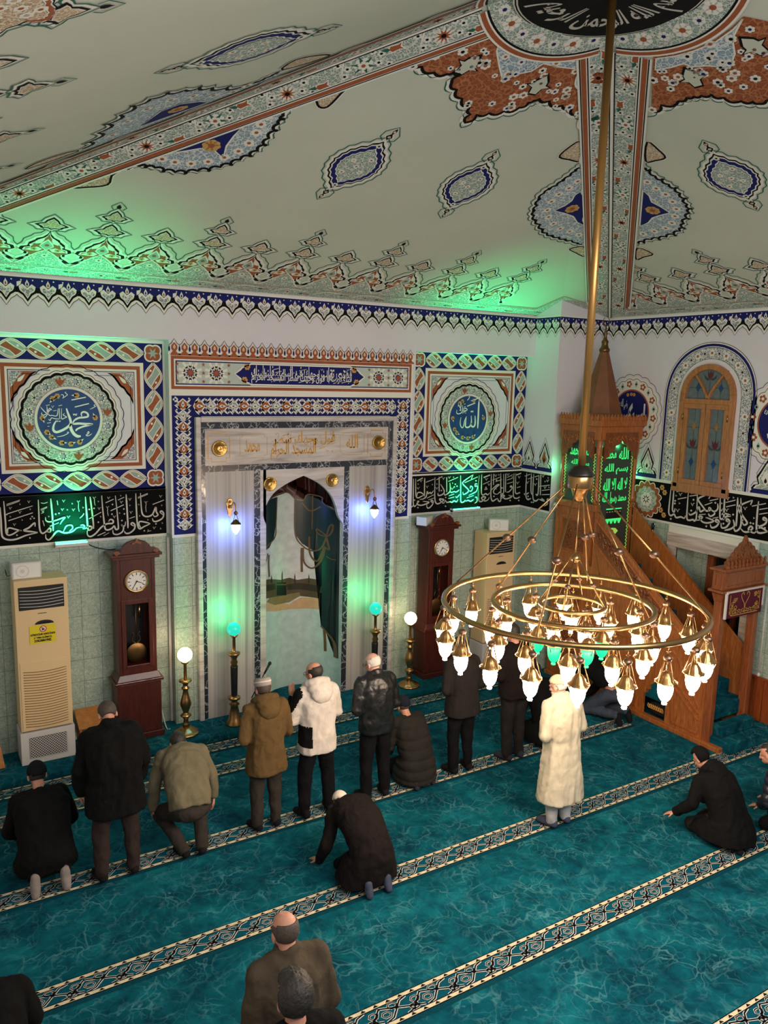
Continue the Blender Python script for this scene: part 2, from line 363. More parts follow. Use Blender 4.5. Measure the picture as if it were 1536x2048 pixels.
class Paint(G):
    """flat painted ornament lying on a frame; L counts the coats of paint"""
    def __init__(s, fr): super().__init__(); s.fr = fr; s.tf = None
    def pt(s, p, L):
        if s.tf: p = s.tf(p)
        return s.fr.p(p[0], p[1], 0.002 + L*STEP)
    def poly(s, pts, m, L):
        a = sum(pts[i][0]*pts[(i+1) % len(pts)][1] - pts[(i+1) % len(pts)][0]*pts[i][1] for i in range(len(pts)))
        if a < 0: pts = pts[::-1]
        fl = getattr(s.fr, 'crease', None)
        if fl:
            c0, c1 = fl; sd = [(p[0]-c0[0])*(c1[1]-c0[1])-(p[1]-c0[1])*(c1[0]-c0[0]) for p in pts]
            if min(sd) < 0 < max(sd):
                bm = bmesh.new(); f = bm.faces.new([bm.verts.new((p[0], p[1], 0)) for p in pts]); bmesh.ops.triangulate(bm, faces=[f])
                bmesh.ops.bisect_plane(bm, geom=bm.verts[:]+bm.edges[:]+bm.faces[:], plane_co=(*c0, 0), plane_no=(c1[1]-c0[1], -(c1[0]-c0[0]), 0)); bm.verts.index_update()
                s.add([s.pt(v.co, L) for v in bm.verts], [[v.index for v in f.verts] for f in bm.faces], m); bm.free(); return
        s.add([s.pt(p, L) for p in pts], [list(range(len(pts)))], m)
    def rect(s, u0, v0, u1, v1, m, L): s.poly([(u0, v0), (u1, v0), (u1, v1), (u0, v1)], m, L)
    def frame(s, u0, v0, u1, v1, w, m, L):
        s.rect(u0, v0, u1, v0+w, m, L); s.rect(u0, v1-w, u1, v1, m, L); s.rect(u0, v0+w, u0+w, v1-w, m, L); s.rect(u1-w, v0+w, u1, v1-w, m, L)
    def line(s, pts, w, m, L, closed=False):
        n = len(pts); ww = w if isinstance(w, (list, tuple)) else [w]*n
        vs = []; q2d = []
        for i, p in enumerate(pts):
            a = pts[(i-1) % n] if (closed or i > 0) else p; b = pts[(i+1) % n] if (closed or i < n-1) else p
            dx, dy = b[0]-a[0], b[1]-a[1]; l = math.hypot(dx, dy) or 1e-9
            nx, ny = -dy/l*ww[i]/2, dx/l*ww[i]/2
            vs += [s.pt((p[0]-nx, p[1]-ny), L), s.pt((p[0]+nx, p[1]+ny), L)]; q2d += [(p[0]-nx, p[1]-ny), (p[0]+nx, p[1]+ny)]
        fs = []
        for i in range(n if closed else n-1):
            j = (i+1) % n; fs.append((2*i, 2*j, 2*j+1, 2*i+1))
        if getattr(s.fr, 'crease', None):
            for f in fs: s.poly([q2d[k] for k in f], m, L)
        else: s.add(vs, fs, m)
    def disc(s, c, r, m, L, n=24, ry=None):
        s.poly([(c[0]+r*cos(2*PI*k/n), c[1]+(ry or r)*sin(2*PI*k/n)) for k in range(n)], m, L)
    def ring(s, c, r, w, m, L, n=48): s.line([(c[0]+r*cos(2*PI*k/n), c[1]+r*sin(2*PI*k/n)) for k in range(n)], w, m, L, True)
    def lobed(s, c, r, k, amp, n=8):
        return [(c[0]+(r+amp*abs(sin(k*a/2)))*cos(a), c[1]+(r+amp*abs(sin(k*a/2)))*sin(a)) for a in [2*PI*i/(k*n) for i in range(k*n)]]
    def flower(s, c, r, petal, core, L, k=6, ph=0.0):
        for i in range(k):
            a = 2*PI*i/k + ph; s.disc((c[0]+r*0.58*cos(a), c[1]+r*0.58*sin(a)), r*0.36, petal, L, 8)
        s.disc(c, r*0.34, core, L+1, 8)
    def leaf(s, a, b, w, m, L):
        dx, dy = b[0]-a[0], b[1]-a[1]
        s.poly([(a[0]+dx*t - dy*w*f, a[1]+dy*t + dx*w*f) for t, f in ((0, 0), (.25, .5), (.55, .42), (1, 0), (.6, -.3), (.25, -.45))], m, L)
    def tear(s, c, w, h, m, L, up=1):
        q = [(0, .5), (.16, .28), (.42, .05), (.5, -.15), (.36, -.40), (0, -.5), (-.36, -.40), (-.5, -.15), (-.42, .05), (-.16, .28)]
        s.poly([(c[0]+x*w, c[1]+up*y*h) for x, y in q], m, L)
    def rays(s, c, r0, r1, k, m, L, ph=0.0):
        s.poly([(c[0]+(r1 if i % 2 == 0 else r0)*cos(PI*i/k+ph), c[1]+(r1 if i % 2 == 0 else r0)*sin(PI*i/k+ph)) for i in range(2*k)], m, L)

# ------------------------------------------------------------------ Arabic lettering
_AR = {'ا': 0xFE8D, 'ب': 0xFE8F, 'ت': 0xFE95, 'ث': 0xFE99, 'ج': 0xFE9D, 'ح': 0xFEA1, 'خ': 0xFEA5, 'د': 0xFEA9, 'ذ': 0xFEAB, 'ر': 0xFEAD, 'ز': 0xFEAF,
       'س': 0xFEB1, 'ش': 0xFEB5, 'ص': 0xFEB9, 'ض': 0xFEBD, 'ط': 0xFEC1, 'ظ': 0xFEC5, 'ع': 0xFEC9, 'غ': 0xFECD, 'ف': 0xFED1, 'ق': 0xFED5, 'ك': 0xFED9,
       'ل': 0xFEDD, 'م': 0xFEE1, 'ن': 0xFEE5, 'ه': 0xFEE9, 'و': 0xFEED, 'ي': 0xFEF1, 'ى': 0xFEEF, 'ة': 0xFE93, 'أ': 0xFE83, 'إ': 0xFE87, 'ء': 0xFE80, 'ئ': 0xFE89}
_NJ = set('ادذرزوىةأإء')
def shape(t):
    out = []; i = 0
    def joins(a): return a in _AR and a not in _NJ
    while i < len(t):
        ch = t[i]
        if ch not in _AR: out.append(ch); i += 1; continue
        prev = i > 0 and joins(t[i-1]) and ch != 'ء'
        if ch == 'ل' and i+1 < len(t) and t[i+1] in 'اأ':
            out.append(chr({'ا': 0xFEFB, 'أ': 0xFEF7}[t[i+1]] + (1 if prev else 0))); i += 2; continue
        nxt = i+1 < len(t) and t[i+1] in _AR and ch not in _NJ and t[i+1] != 'ء'
        out.append(chr(_AR[ch] + (3 if prev and nxt else 2 if nxt else 1 if prev else 0))); i += 1
    return ''.join(out[::-1])
_TX = {}
def glyphs(text, bold=0.0, res=3):
    k = (text, bold)
    if k not in _TX:
        c = bpy.data.curves.new('lettering', 'FONT'); c.body = text; c.resolution_u = res; c.offset = bold
        o = bpy.data.objects.new('lettering', c); COL.objects.link(o)
        me = bpy.data.meshes.new_from_object(o.evaluated_get(bpy.context.evaluated_depsgraph_get()))
        _TX[k] = ([(v.co.x, v.co.y) for v in me.vertices], [tuple(p.vertices) for p in me.polygons])
        bpy.data.objects.remove(o); bpy.data.curves.remove(c); bpy.data.meshes.remove(me)
    return _TX[k]
def write(pa, text, u0, v0, u1, v1, m, L, bold=0.02, tall=0.0, arab=True, fit=True, slant=0.0):
    """letters fitted to a box; tall stretches the ascenders like a thuluth hand"""
    vs, fs = glyphs(shape(text) if arab else text, bold)
    if not vs: return
    if tall: vs = [(x, y if y < 0.32 else 0.32+(y-0.32)*(1+tall)) for x, y in vs]
    xs = [p[0] for p in vs]; ys = [p[1] for p in vs]; a, b, c, d = min(xs), max(xs), min(ys), max(ys)
    sx = (u1-u0)/(b-a); sy = (v1-v0)/(d-c)
    if not fit: sx = sy = min(sx, sy)
    cu, cv = (u0+u1)/2, (v0+v1)/2
    q = [(cu+(x-(a+b)/2)*sx + slant*(y-(c+d)/2)*sy, cv+(y-(c+d)/2)*sy) for x, y in vs]
    pa.add([pa.pt(p, L) for p in q], fs, m)

# ================================================================== THE ROOM
YU, YR, XR, XL, YB = 10.50, 10.68, 10.55, -0.55, -0.66      # upper front wall, recessed panels, right wall, left wall, back
ZC, APEX = 6.12, Vector((5.0, 4.92, 8.30))
ZREC, PX, PY = 5.43, 9.42, 9.91                             # top of recesses, pier corner
MX0, MX1 = 3.10, 6.98                                       # mihrab bay between the recesses
ZP, YP = 0.10, 9.88                                         # carpeted platform
FU = Fr((0, YU, 0), (1, 0, 0), (0, 0, 1)); FR = Fr((0, YR, 0), (1, 0, 0), (0, 0, 1))
FP = Fr((0, PY, 0), (1, 0, 0), (0, 0, 1)); FPS = Fr((PX, 0, 0), (0, -1, 0), (0, 0, 1)); RW = Fr((XR, 0, 0), (0, -1, 0), (0, 0, 1))
ZB0, ZB1 = 2.83, 3.445                                      # black lettering band
NX, NA, ND, NY = 5.07, 0.63, 0.58, 10.45                    # niche centre, half width, depth, marble face

def struct(g, name, **kw):
    o = g.build(name, **kw); o['kind'] = 'structure'; return o

# ---------------- floor with woven rows
g = Paint(Fr((0, 0, 0), (1, 0, 0), (0, 1, 0)))
g.add([(XL, YB, 0), (XR, YB, 0), (XR, 10.7, 0), (XL, 10.7, 0)], [(0, 1, 2, 3)], 'carpet')
def carpet_row(g, y0, y1, x0, x1):
    w = y1-y0; b = w*0.165
    g.rect(x0, y0-0.05, x1, y0, 'carpet_deep', 0)
    g.rect(x0, y0, x1, y1, 'carpet_teal', 0)
    g.rect(x0, y0, x1, y0+b, 'carpet_cream', 1); g.rect(x0, y1-b, x1, y1, 'carpet_cream', 1)
    for yy in (y0, y0+b, y1-b, y1): g.line([(x0, yy), (x1, yy)], 0.008, 'carpet_dark', 2)
    n = int((x1-x0)/0.115)
    for i in range(n):
        x = x0+(i+0.5)*(x1-x0)/n
        for yy in (y0+b/2, y1-b/2):
            g.poly([(x-0.026, yy-0.011), (x+0.026, yy-0.011), (x, yy+0.015)], 'carpet_dark', 2)
    a, c = y0+b, y1-b; h = c-a; p = 0.40; n = max(1, round((x1-x0)/p)); p = (x1-x0)/n
    def both(pts):
        g.line(pts, 0.026, 'carpet_white', 2); g.line(pts, 0.013, 'carpet_dark', 3)
    for i in range(n):
        x = x0+i*p
        both([(x, a), (x+p*0.18, a+h*0.12), (x+p*0.5, c-h*0.12), (x+p*0.68, c)]); both([(x+p*0.5, a), (x+p*0.68, a+h*0.12), (x+p, c-h*0.12)])
        both([(x, c-h*0.12), (x+p*0.28, c-h*0.35), (x+p*0.62, a+h*0.35), (x+p*0.95, a+h*0.1)])
        for cx, cy in ((x+p*0.30, a+h*0.78), (x+p*0.72, a+h*0.24), (x+p*0.08, a+h*0.42), (x+p*0.82, a+h*0.62)):
            rx, ry = p*0.105, h*0.15
            hx = [(cx-rx, cy), (cx-rx*0.5, cy+ry), (cx+rx*0.5, cy+ry), (cx+rx, cy), (cx+rx*0.5, cy-ry), (cx-rx*0.5, cy-ry)]
            g.line(hx, 0.020, 'carpet_white', 2, True); g.line(hx, 0.010, 'carpet_dark', 3, True)
carpet_row(g, 9.64, 9.87, XL, 8.9); carpet_row(g, 8.99, 9.26, XL, 8.95); carpet_row(g, 7.50, 7.77, XL, 9.05)
carpet_row(g, 6.04, 6.30, XL, 10.45); carpet_row(g, 4.555, 4.81, XL, 10.45); carpet_row(g, 3.05, 3.305, XL, 10.45)
struct(g, 'floor')
g = G(); g.box((XL, YP, 0.0), (PX, YR, ZP), 'carpet')
n = 24; vs = [(NX, 10.4, ZP-0.001)]
struct(g, 'floor_platform', bevel=0.025)

# ---------------- front wall: recessed bays, mihrab bay, upper wall, soffits
def yniche(x): return NY + ND*math.sqrt(max(0.0, 1-((x-NX)/NA)**2))
g = G()
def quad(a, b, c, d, m): g.add([a, b, c, d], [(0, 1, 2, 3)], m)
for x0, x1 in ((XL, MX0), (MX1, PX)):
    quad((x0, YR, 0), (x1, YR, 0), (x1, YR, ZB0), (x0, YR, ZB0), 'tile_front'); quad((x0, YR, ZB0), (x1, YR, ZB0), (x1, YR, ZREC), (x0, YR, ZREC), 'plaster')
    quad((x0, YU, ZREC), (x1, YU, ZREC), (x1, YU, ZC), (x0, YU, ZC), 'plaster'); quad((x0, YU, ZREC), (x0, YR, ZREC), (x1, YR, ZREC), (x1, YU, ZREC), 'plaster')
HX0, HX1, HZ = 3.80, 6.30, 3.9                                # opening left in the wall behind the marble
quad((MX0, YU, 0), (HX0, YU, 0), (HX0, YU, ZB0), (MX0, YU, ZB0), 'tile_front'); quad((HX1, YU, 0), (MX1, YU, 0), (MX1, YU, ZB0), (HX1, YU, ZB0), 'tile_front')
quad((MX0, YU, ZB0), (HX0, YU, ZB0), (HX0, YU, HZ), (MX0, YU, HZ), 'plaster'); quad((HX1, YU, ZB0), (MX1, YU, ZB0), (MX1, YU, HZ), (HX1, YU, HZ), 'plaster')
quad((MX0, YU, HZ), (MX1, YU, HZ), (MX1, YU, ZC), (MX0, YU, ZC), 'plaster')
for x in (MX0, MX1):
    quad((x, YU, 0), (x, YR, 0), (x, YR, ZB0), (x, YU, ZB0), 'tile_side'); quad((x, YU, ZB0), (x, YR, ZB0), (x, YR, ZREC), (x, YU, ZREC), 'plaster')
struct(g, 'wall_front')
# ---------------- corner pier
g = G()
zp = ZC + (YU-PY)*(APEX.z-ZC)/(YU-APEX.y)
g.add([(PX, YR, 0), (PX, PY, 0), (PX, PY, ZB0), (PX, YR, ZB0)], [(0, 1, 2, 3)], 'tile_side')
g.add([(PX, YR, ZB0), (PX, PY, ZB0), (PX, PY, zp), (PX, YU, ZC), (PX, YR, ZC)], [(0, 1, 2, 3, 4)], 'plaster')
g.add([(PX, PY, 0), (XR, PY, 0), (XR, PY, ZB0), (PX, PY, ZB0)], [(0, 1, 2, 3)], 'tile_front')
g.add([(PX, PY, ZB0), (XR, PY, ZB0), (XR, PY, ZC), (PX, PY, zp)], [(0, 1, 2, 3)], 'plaster')
struct(g, 'wall_pier')
# ---------------- right wall with the window and the low side opening
WY0, WY1, WZ0, WZS, WZ1 = 7.33, 8.30, 3.42, 4.78, 5.34      # arched window
DY0, DY1, DZ = 6.9, 8.15, 2.46                              # side opening
g = G()
def q2(y0, z0, y1, z1, m): g.add([(XR, y0, z0), (XR, y1, z0), (XR, y1, z1), (XR, y0, z1)], [(0, 1, 2, 3)], m)
q2(YB, 0, DY0, ZB0, 'tile_side'); q2(DY1, 0, PY, ZB0, 'tile_side'); q2(DY0, DZ, DY1, ZB0, 'tile_side'); q2(DY0, 0, DY1, 0.75, 'tile_side')
q2(YB, ZB0, WY0, ZC, 'plaster'); q2(WY1, ZB0, PY, ZC, 'plaster'); q2(WY0, ZB0, WY1, WZ0, 'plaster')
yc, wr = (WY0+WY1)/2, (WY1-WY0)/2
def warch(t): return (yc-wr*cos(PI*t), WZS+(WZ1-WZS)*sin(PI*t)**0.85)
N = 24
for i in range(N):
    a, b = warch(i/N), warch((i+1)/N)
    g.add([(XR, a[0], a[1]), (XR, b[0], b[1]), (XR, b[0], ZC), (XR, a[0], ZC)], [(0, 1, 2, 3)], 'plaster')
# reveals of the opening and its dim end
XO = XR+0.45
g.add([(XR, DY1, 0.75), (XO, DY1, 0.75), (XO, DY1, DZ), (XR, DY1, DZ)], [(0, 1, 2, 3)], 'tile_front')
g.add([(XR, DY0, 0.75), (XO, DY0, 0.75), (XO, DY0, DZ), (XR, DY0, DZ)], [(0, 1, 2, 3)], 'tile_front')
g.add([(XR, DY0, DZ), (XO, DY0, DZ), (XO, DY1, DZ), (XR, DY1, DZ)], [(0, 1, 2, 3)], 'plaster')
g.add([(XR, DY0, 0.75), (XO, DY0, 0.75), (XO, DY1, 0.75), (XR, DY1, 0.75)], [(0, 1, 2, 3)], 'travertine')
struct(g, 'wall_right')
g = G(); g.add([(XL, YB, 0), (XL, YR, 0), (XL, YR, ZC), (XL, YB, ZC)], [(0, 1, 2, 3)], 'plaster'); struct(g, 'wall_left')

# ---------------- ceiling: a four-sided hipped vault with painted ornament
P_ = Vector((PX, PY, zp)); R_ = Vector((XR, PY, ZC))
SL = math.hypot(YU-APEX.y, APEX.z-ZC)
CF = Fr((0, YU, ZC), (1, 0, 0), (0, APEX.y-YU, APEX.z-ZC)); CR = Fr((XR, 0, ZC), (0, -1, 0), (APEX.x-XR, 0, APEX.z-ZC)); CL = Fr((XL, 0, ZC), (0, 1, 0), (APEX.x-XL, 0, APEX.z-ZC))
class Fold(Fr):
    """the front slope, which folds down along the line from the pier to the apex"""
    def fold(s, q):
        d = APEX-P_; c = (q.x-P_.x)*d.y - (q.y-P_.y)*d.x
        if c > 0: return q
        nn = (R_-P_).cross(APEX-P_); z = P_.z - (nn.x*(q.x-P_.x) + nn.y*(q.y-P_.y))/nn.z
        return Vector((q.x, q.y, min(q.z, z)))
    def p(s, u, v, w=0.0): return s.fold(s.o + s.u*u + s.v*v) + s.n*w
    def px(s, x, y):
        d = _f + _r*((x-768)/FPX) - _u*((y-1024)/FPX); t = (s.o-CAM).dot(s.n)/d.dot(s.n); q = CAM + d*t
        e = APEX-P_
        if (q.x-P_.x)*e.y - (q.y-P_.y)*e.x < 0:
            nn = (R_-P_).cross(APEX-P_); t = (P_-CAM).dot(nn)/d.dot(nn); q = CAM + d*t
            q = Vector((q.x, q.y, s.o.z + (YU-q.y)*(APEX.z-ZC)/(YU-APEX.y)))
        q = q - s.o
        return (q.dot(s.u), q.dot(s.v))
CFF = Fold(CF.o, CF.u, CF.v)
CFF.crease = (Fr.px and ((P_-CF.o).dot(CF.u), (P_-CF.o).dot(CF.v)), ((APEX-CF.o).dot(CF.u), (APEX-CF.o).dot(CF.v)))
g = G(); A_ = APEX
BL, FL_ = Vector((XL, YB, ZC)), Vector((XL, YU, ZC)); BR = Vector((XR, YB, ZC)); WL = Vector((PX, YU, ZC))
g.add([FL_, A_, P_, WL], [(0, 1, 2, 3)], 'ceiling_paint'); g.add([P_, A_, R_], [(0, 1, 2)], 'ceiling_paint')
g.add([R_, A_, BR], [(0, 1, 2)], 'ceiling_paint'); g.add([BL, A_, FL_], [(0, 1, 2)], 'ceiling_paint'); g.add([BR, A_, BL], [(0, 1, 2)], 'ceiling_paint')
struct(g, 'ceiling')

def mir(pts, cu): return [(2*cu-u, v) for u, v in pts]
def crest(pa, u, v, w, tall, s=1.0):
    """lotus crest: scrolled body, pale foot and one or two bud finials"""
    T = lambda q: [(u+x*w, v+y) for x, y in q]
    sym = lambda h: h + [(-x, y) for x, y in h[-2::-1]]
    h = [(-.5, 0), (-.42, .06), (-.33, .10), (-.30, .15), (-.37, .15), (-.36, .20), (-.47, .25), (-.44, .31), (-.33, .335), (-.315, .41), (-.22, .475), (-.20, .51), (-.10, .55), (-.03, .62), (0, .70)]
    body = sym(h)
    o = [(-.50, .33), (-.43, .40), (-.41, .48), (-.30, .55), (-.26, .60), (-.15, .63), (-.09, .69), (-.16, .75)]
    pa.line(T(o), .012, 'dark_green_paint', 2); pa.line(T([(-x, y) for x, y in o]), .012, 'dark_green_paint', 2)
    pa.line(T([(x*1.05, y+.012) for x, y in body]), .05, 'white_paint', 1); pa.poly(T(body), 'black_paint', 2)
    pa.poly(T([(0, 0)] + [(x*.86, y*.93+.012) for x, y in body[1:-1]]), 'white_paint', 3)
    pa.poly(T([(0, 0)] + [(x*.80, y*.89+.014) for x, y in body[1:-1]]), 'orange_paint', 4)
    f = [(-.5, -.06), (-.36, .03), (-.25, .14), (-.14, .22), (0, .29), (.14, .22), (.25, .14), (.36, .03), (.5, -.06)]
    pa.poly(T(f), 'white_paint', 5); pa.poly(T([(x*.93, y-.018) for x, y in f]), 'scroll_green', 6)
    pa.poly(T([(0, .27), (-.13, .36), (-.1, .43), (0, .52), (.1, .43), (.13, .36)]), 'white_paint', 5); pa.poly(T([(0, .29), (-.11, .37), (0, .49), (.11, .37)]), 'green_paint', 6); pa.disc((u, v+.39), .026, 'orange_paint', 7, 8)
    for sx in (-1, 1):
        pa.leaf((u+sx*.06*w, v+.30), (u+sx*.38*w, v+.255), .5*sx, 'white_paint', 5); pa.leaf((u+sx*.20*w, v+.40), (u+sx*.05*w, v+.56), .4*sx, 'white_paint', 5); pa.flower((u+sx*.21*w, v+.29), .04, 'petal_gold', 'dark_green_paint', 6, 5)
        pa.disc((u+sx*.27*w, v+.37), .02, 'white_paint', 5, 8); pa.flower((u+sx*.2*w, v+.08), .03, 'white_paint', 'orange_paint', 7, 5)
    pa.flower((u, v+.16), .045, 'white_paint', 'orange_paint', 7, 6)
    def bud(y, bw, bh):
        q = [(0, -.05), (-.10, .04), (-.34, .03), (-.40, .16), (-.56, .30), (-.40, .44), (-.27, .50), (-.20, .72), (0, 1), (.20, .72), (.27, .50), (.40, .44), (.56, .30), (.40, .16), (.34, .03), (.10, .04)]
        z = lambda k, d=0: [(u+x*bw*k, v+y+.42*bh+(b-.42)*bh*k) for x, b in q]
        pa.line(z(1.42), .012, 'dark_green_paint', 2, True); pa.poly(z(1.25), 'white_paint', 1); pa.poly(z(1.0), 'black_paint', 3); pa.poly(z(.78), 'white_paint', 4); pa.poly(z(.70), 'scroll_beige', 5)
    bud(.73, .31, .24)
    if tall: bud(1.03, .25, .21); pa.tear((u, v+1.32), .05, .08, 'black_paint', 3); pa.line([(u-.05, v+1.26), (u-.08, v+1.31), (u, v+1.41), (u+.08, v+1.31), (u+.05, v+1.26)], .011, 'dark_green_paint', 3)
def cartouche(pa, A, B, hw, core='scroll_green', rim='navy_paint'):
    ax, ay = B[0]-A[0], B[1]-A[1]; L = math.hypot(ax, ay); ux, uy = ax/L, ay/L; cx, cy = (A[0]+B[0])/2, (A[1]+B[1])/2
    def T(q): return [(cx+ux*t*L/2-uy*w*hw, cy+uy*t*L/2+ux*w*hw) for t, w in q]
    hq = [(-.66, 0), (-.60, .10), (-.55, .28), (-.46, .36), (-.42, .56), (-.33, .66), (-.29, .80), (-.20, .84), (-.15, .93), (-.05, .93), (0, 1)]; half = hq + [(-t, w) for t, w in hq[-2::-1]]
    full = half + [(t, -w) for t, w in half[-2:0:-1]]
    s = lambda k, e=0: [(t*k+(e if t > 0 else -e if t < 0 else 0), w*k) for t, w in full]
    pa.line(T(s(1.14)), 0.013, 'dark_green_paint', 2, True); pa.poly(T(s(1.06)), 'white_paint', 1); pa.poly(T(s(.96)), 'black_paint', 2); pa.poly(T(s(.90)), 'white_paint', 3)
    pa.poly(T(s(.85)), rim, 4); pa.poly(T(s(.70)), 'white_paint', 5); pa.poly(T(s(.655)), 'dark_green_paint', 6); pa.poly(T(s(.64)), core, 7)
    for k in (-1, 1):
        pa.flower(T([(k*.52, 0)])[0], hw*.13, 'white_paint', 'black_paint', 6)
        for t, r in ((.74, .2), (.86, .13)):
            pa.poly(T([(k*(t-.09), 0), (k*t, r), (k*(t+.1), 0), (k*t, -r)]), 'white_paint', 1); pa.poly(T([(k*(t-.07), 0), (k*t, r*.66), (k*(t+.08), 0), (k*t, -r*.66)]), 'black_paint', 2)
            pa.disc(T([(k*t, 0)])[0], hw*.06, 'scroll_beige', 3, 8)
        pa.line(T([(k*.64, .1), (k*.70, .3), (k*.82, .3), (k*.97, 0), (k*.82, -.3), (k*.70, -.3), (k*.64, -.1)]), 0.012, 'dark_green_paint', 2)
    for t, w, c in ((-.22, .25, 'orange_paint'), (.2, -.28, 'orange_paint'), (.1, .32, 'beige_paint'), (-.1, -.3, 'beige_paint'), (0, 0, 'orange_paint')):
        pa.flower(T([(t, w)])[0], hw*.12, 'white_paint', c, 8)
def along(a, b, step, ph=0.5):
    L = math.hypot(b[0]-a[0], b[1]-a[1]); n = max(1, int(L/step))
    return [(a[0]+(b[0]-a[0])*(i+ph)/n, a[1]+(b[1]-a[1])*(i+ph)/n) for i in range(n)], ((b[0]-a[0])/L, (b[1]-a[1])/L)
def vine(pa, a, b, w, L=3, period=0.62):
    """rosettes, tulips and five-petal flowers down a border"""
    pts, (dx, dy) = along(a, b, period); nx, ny = -dy, dx; k = period/.75
    for i, p in enumerate(pts):
        o = lambda t, s: (p[0]+dx*t*k+nx*s*w, p[1]+dy*t*k+ny*s*w)
        if i % 2 == 0: pa.rays(p, w*.12, w*.25, 12, 'white_paint', L); pa.rays(p, w*.07, w*.17, 10, 'orange_paint', L+1); pa.disc(p, w*.05, 'black_paint', L+2, 8)
        else: pa.flower(p, w*.20, 'white_paint', 'black_paint', L, 7); pa.rays(p, w*.08, w*.24, 6, 'dark_green_paint', L+1, .3); pa.flower(p, w*.12, 'white_paint', 'orange_paint', L+2, 6)
        for t, s_, c in ((.14, .24, 'navy_paint'), (.15, -.06, 'black_paint'), (.21, .12, 'black_paint'), (-.14, -.24, 'navy_paint'), (-.16, .05, 'black_paint'), (.24, -.18, 'black_paint'), (-.22, -.10, 'black_paint'), (-.23, .20, 'black_paint')):
            pa.flower(o(t, s_), w*.085, 'white_paint', c, L, 5)
        q = o(.36, .13 if i % 2 else -.13)
        T = lambda e: [(q[0]+dx*t+nx*s_*w, q[1]+dy*t+ny*s_*w) for t, s_ in e]
        pa.poly(T(((-.07, 0), (-.05, .09), (.03, .075), (.08, .11), (.055, 0), (.08, -.11), (.03, -.075), (-.05, -.09))), 'white_paint', L); pa.poly(T(((-.06, 0), (-.04, .065), (.03, .05), (.062, .08), (.04, 0), (.062, -.08), (.03, -.05), (-.04, -.065))), 'orange_paint', L+1)
        pa.leaf(T(((-.05, 0),))[0], T(((-.13, .05),))[0], .5, 'dark_green_paint', L+1)
        cur = spline([o(-.30, -.32), o(-.12, .34), o(.12, .40), o(.40, .1)], 5, False)
        pa.line(cur, [0.006+0.016*sin(PI*m/(len(cur)-1)) for m in range(len(cur))], 'white_paint', L)
def poly_px(pa, pts, m, L, n=4, sm=True):
    q = [pa.fr.px(*p) for p in pts]; q = spline(q, n) if sm else q; pa.poly(q, m, L); return q
# base borders with their crests
def base_border(pa, u0, u1, valleys, us=1):
    pa.rect(u0, 0.0, u1, 0.02, 'white_paint', 1); pa.rect(u0, 0.02, u1, .215, 'scroll_green', 1); vine(pa, (u0, .115), (u1, .115), .19)
    pa.rect(u0, .215, u1, .222, 'black_paint', 2); pa.rect(u0, .222, u1, .262, 'white_paint', 2); pa.rect(u0, .234, u1, .250, 'orange_paint', 3); pa.rect(u0, .262, u1, .268, 'black_paint', 2)
    for i, u in enumerate(valleys): crest(pa, u, .33, .595, i % 2 == 1)
pf = Paint(CFF); pr = Paint(CR); pl = Paint(CL)
base_border(pf, XL, PX-.02, [1.555-.595*3+.595*i for i in range(16)][1:-1])
base_border(pr, -9.6, 0.2, [-8.84+.595*i for i in range(15)])
base_border(pl, 0.2, 10.2, [10.5-(1.555-XL)+.595*2-.595*i for i in range(15)])
# jog of the border round the pier head
J = [CFF.px(*p) for p in ((1068, 619), (1130, 593), (1181, 610))]; K = [CFF.px(*p) for p in ((1068, 637), (1129, 616), (1217, 640))]
pf.poly([J[0], J[1], J[2], CFF.px(1217, 622), K[2], K[1], K[0]], 'scroll_green', 4); pf.line(J, .035, 'white_paint', 5); pf.line(J, .014, 'orange_paint', 6); pf.line(K, .03, 'white_paint', 5)
ex = lambda a, b, t: (a[0]+(b[0]-a[0])*t, a[1]+(b[1]-a[1])*t)
# borders along the hips: (paint, ridge foot, ridge top, orange line foot, orange line top)
def hip(pa, r0, r1, o0, o1):
    pa.poly([r0, r1, o1, o0] if True else [], 'scroll_green', 7)
    m0 = ((r0[0]+o0[0])/2, (r0[1]+o0[1])/2); m1 = ((r1[0]+o1[0])/2, (r1[1]+o1[1])/2)
    w = (math.hypot(o0[0]-r0[0], o0[1]-r0[1]) + math.hypot(o1[0]-r1[0], o1[1]-r1[1]))/2
    vine(pa, m0, m1, min(w, .5), 9, .66)
    W2 = math.hypot(o1[0]-r1[0], o1[1]-r1[1])*.5 + math.hypot(o0[0]-r0[0], o0[1]-r0[1])*.5
    for f, w_, c, l_ in ((0.0, .055, 'white_paint', 12), (.05/W2, .012, 'black_paint', 13), (1-.075/W2, .012, 'black_paint', 13), (1.0, .125, 'white_paint', 12), (1.0, .048, 'orange_paint', 13), (1+.062/W2, .012, 'black_paint', 13)):
        a = (r0[0]+(o0[0]-r0[0])*f, r0[1]+(o0[1]-r0[1])*f); b = (r1[0]+(o1[0]-r1[0])*f, r1[1]+(o1[1]-r1[1])*f); pa.line([ex(a, b, t/30) for t in range(31)], w_, c, l_)
def onf(fr, P): q = Vector(P)-fr.o; return (q.dot(fr.u), q.dot(fr.v))
topk = lambda foot, k: foot + (APEX-foot)*k
fl_ridge0 = onf(CF, FL_ + (APEX-FL_)*.03); fl_ridge1 = onf(CF, topk(FL_, .87))
e0, e1 = CF.px(0, 417), CF.px(980, 62); ex = lambda a, b, t: (a[0]+(b[0]-a[0])*t, a[1]+(b[1]-a[1])*t)
hip(pf, fl_ridge0, fl_ridge1, ex(e0, e1, -.22), e1)
pR = Vector((XR, PY, zp)); hip(pf, onf(CF, pR), onf(CF, topk(pR, .86)), CFF.px(1180, 606), CFF.px(1165, 113))
hip(pr, onf(CR, R_), onf(CR, topk(R_, .86)), CR.px(1254, 614), CR.px(1292, 113))
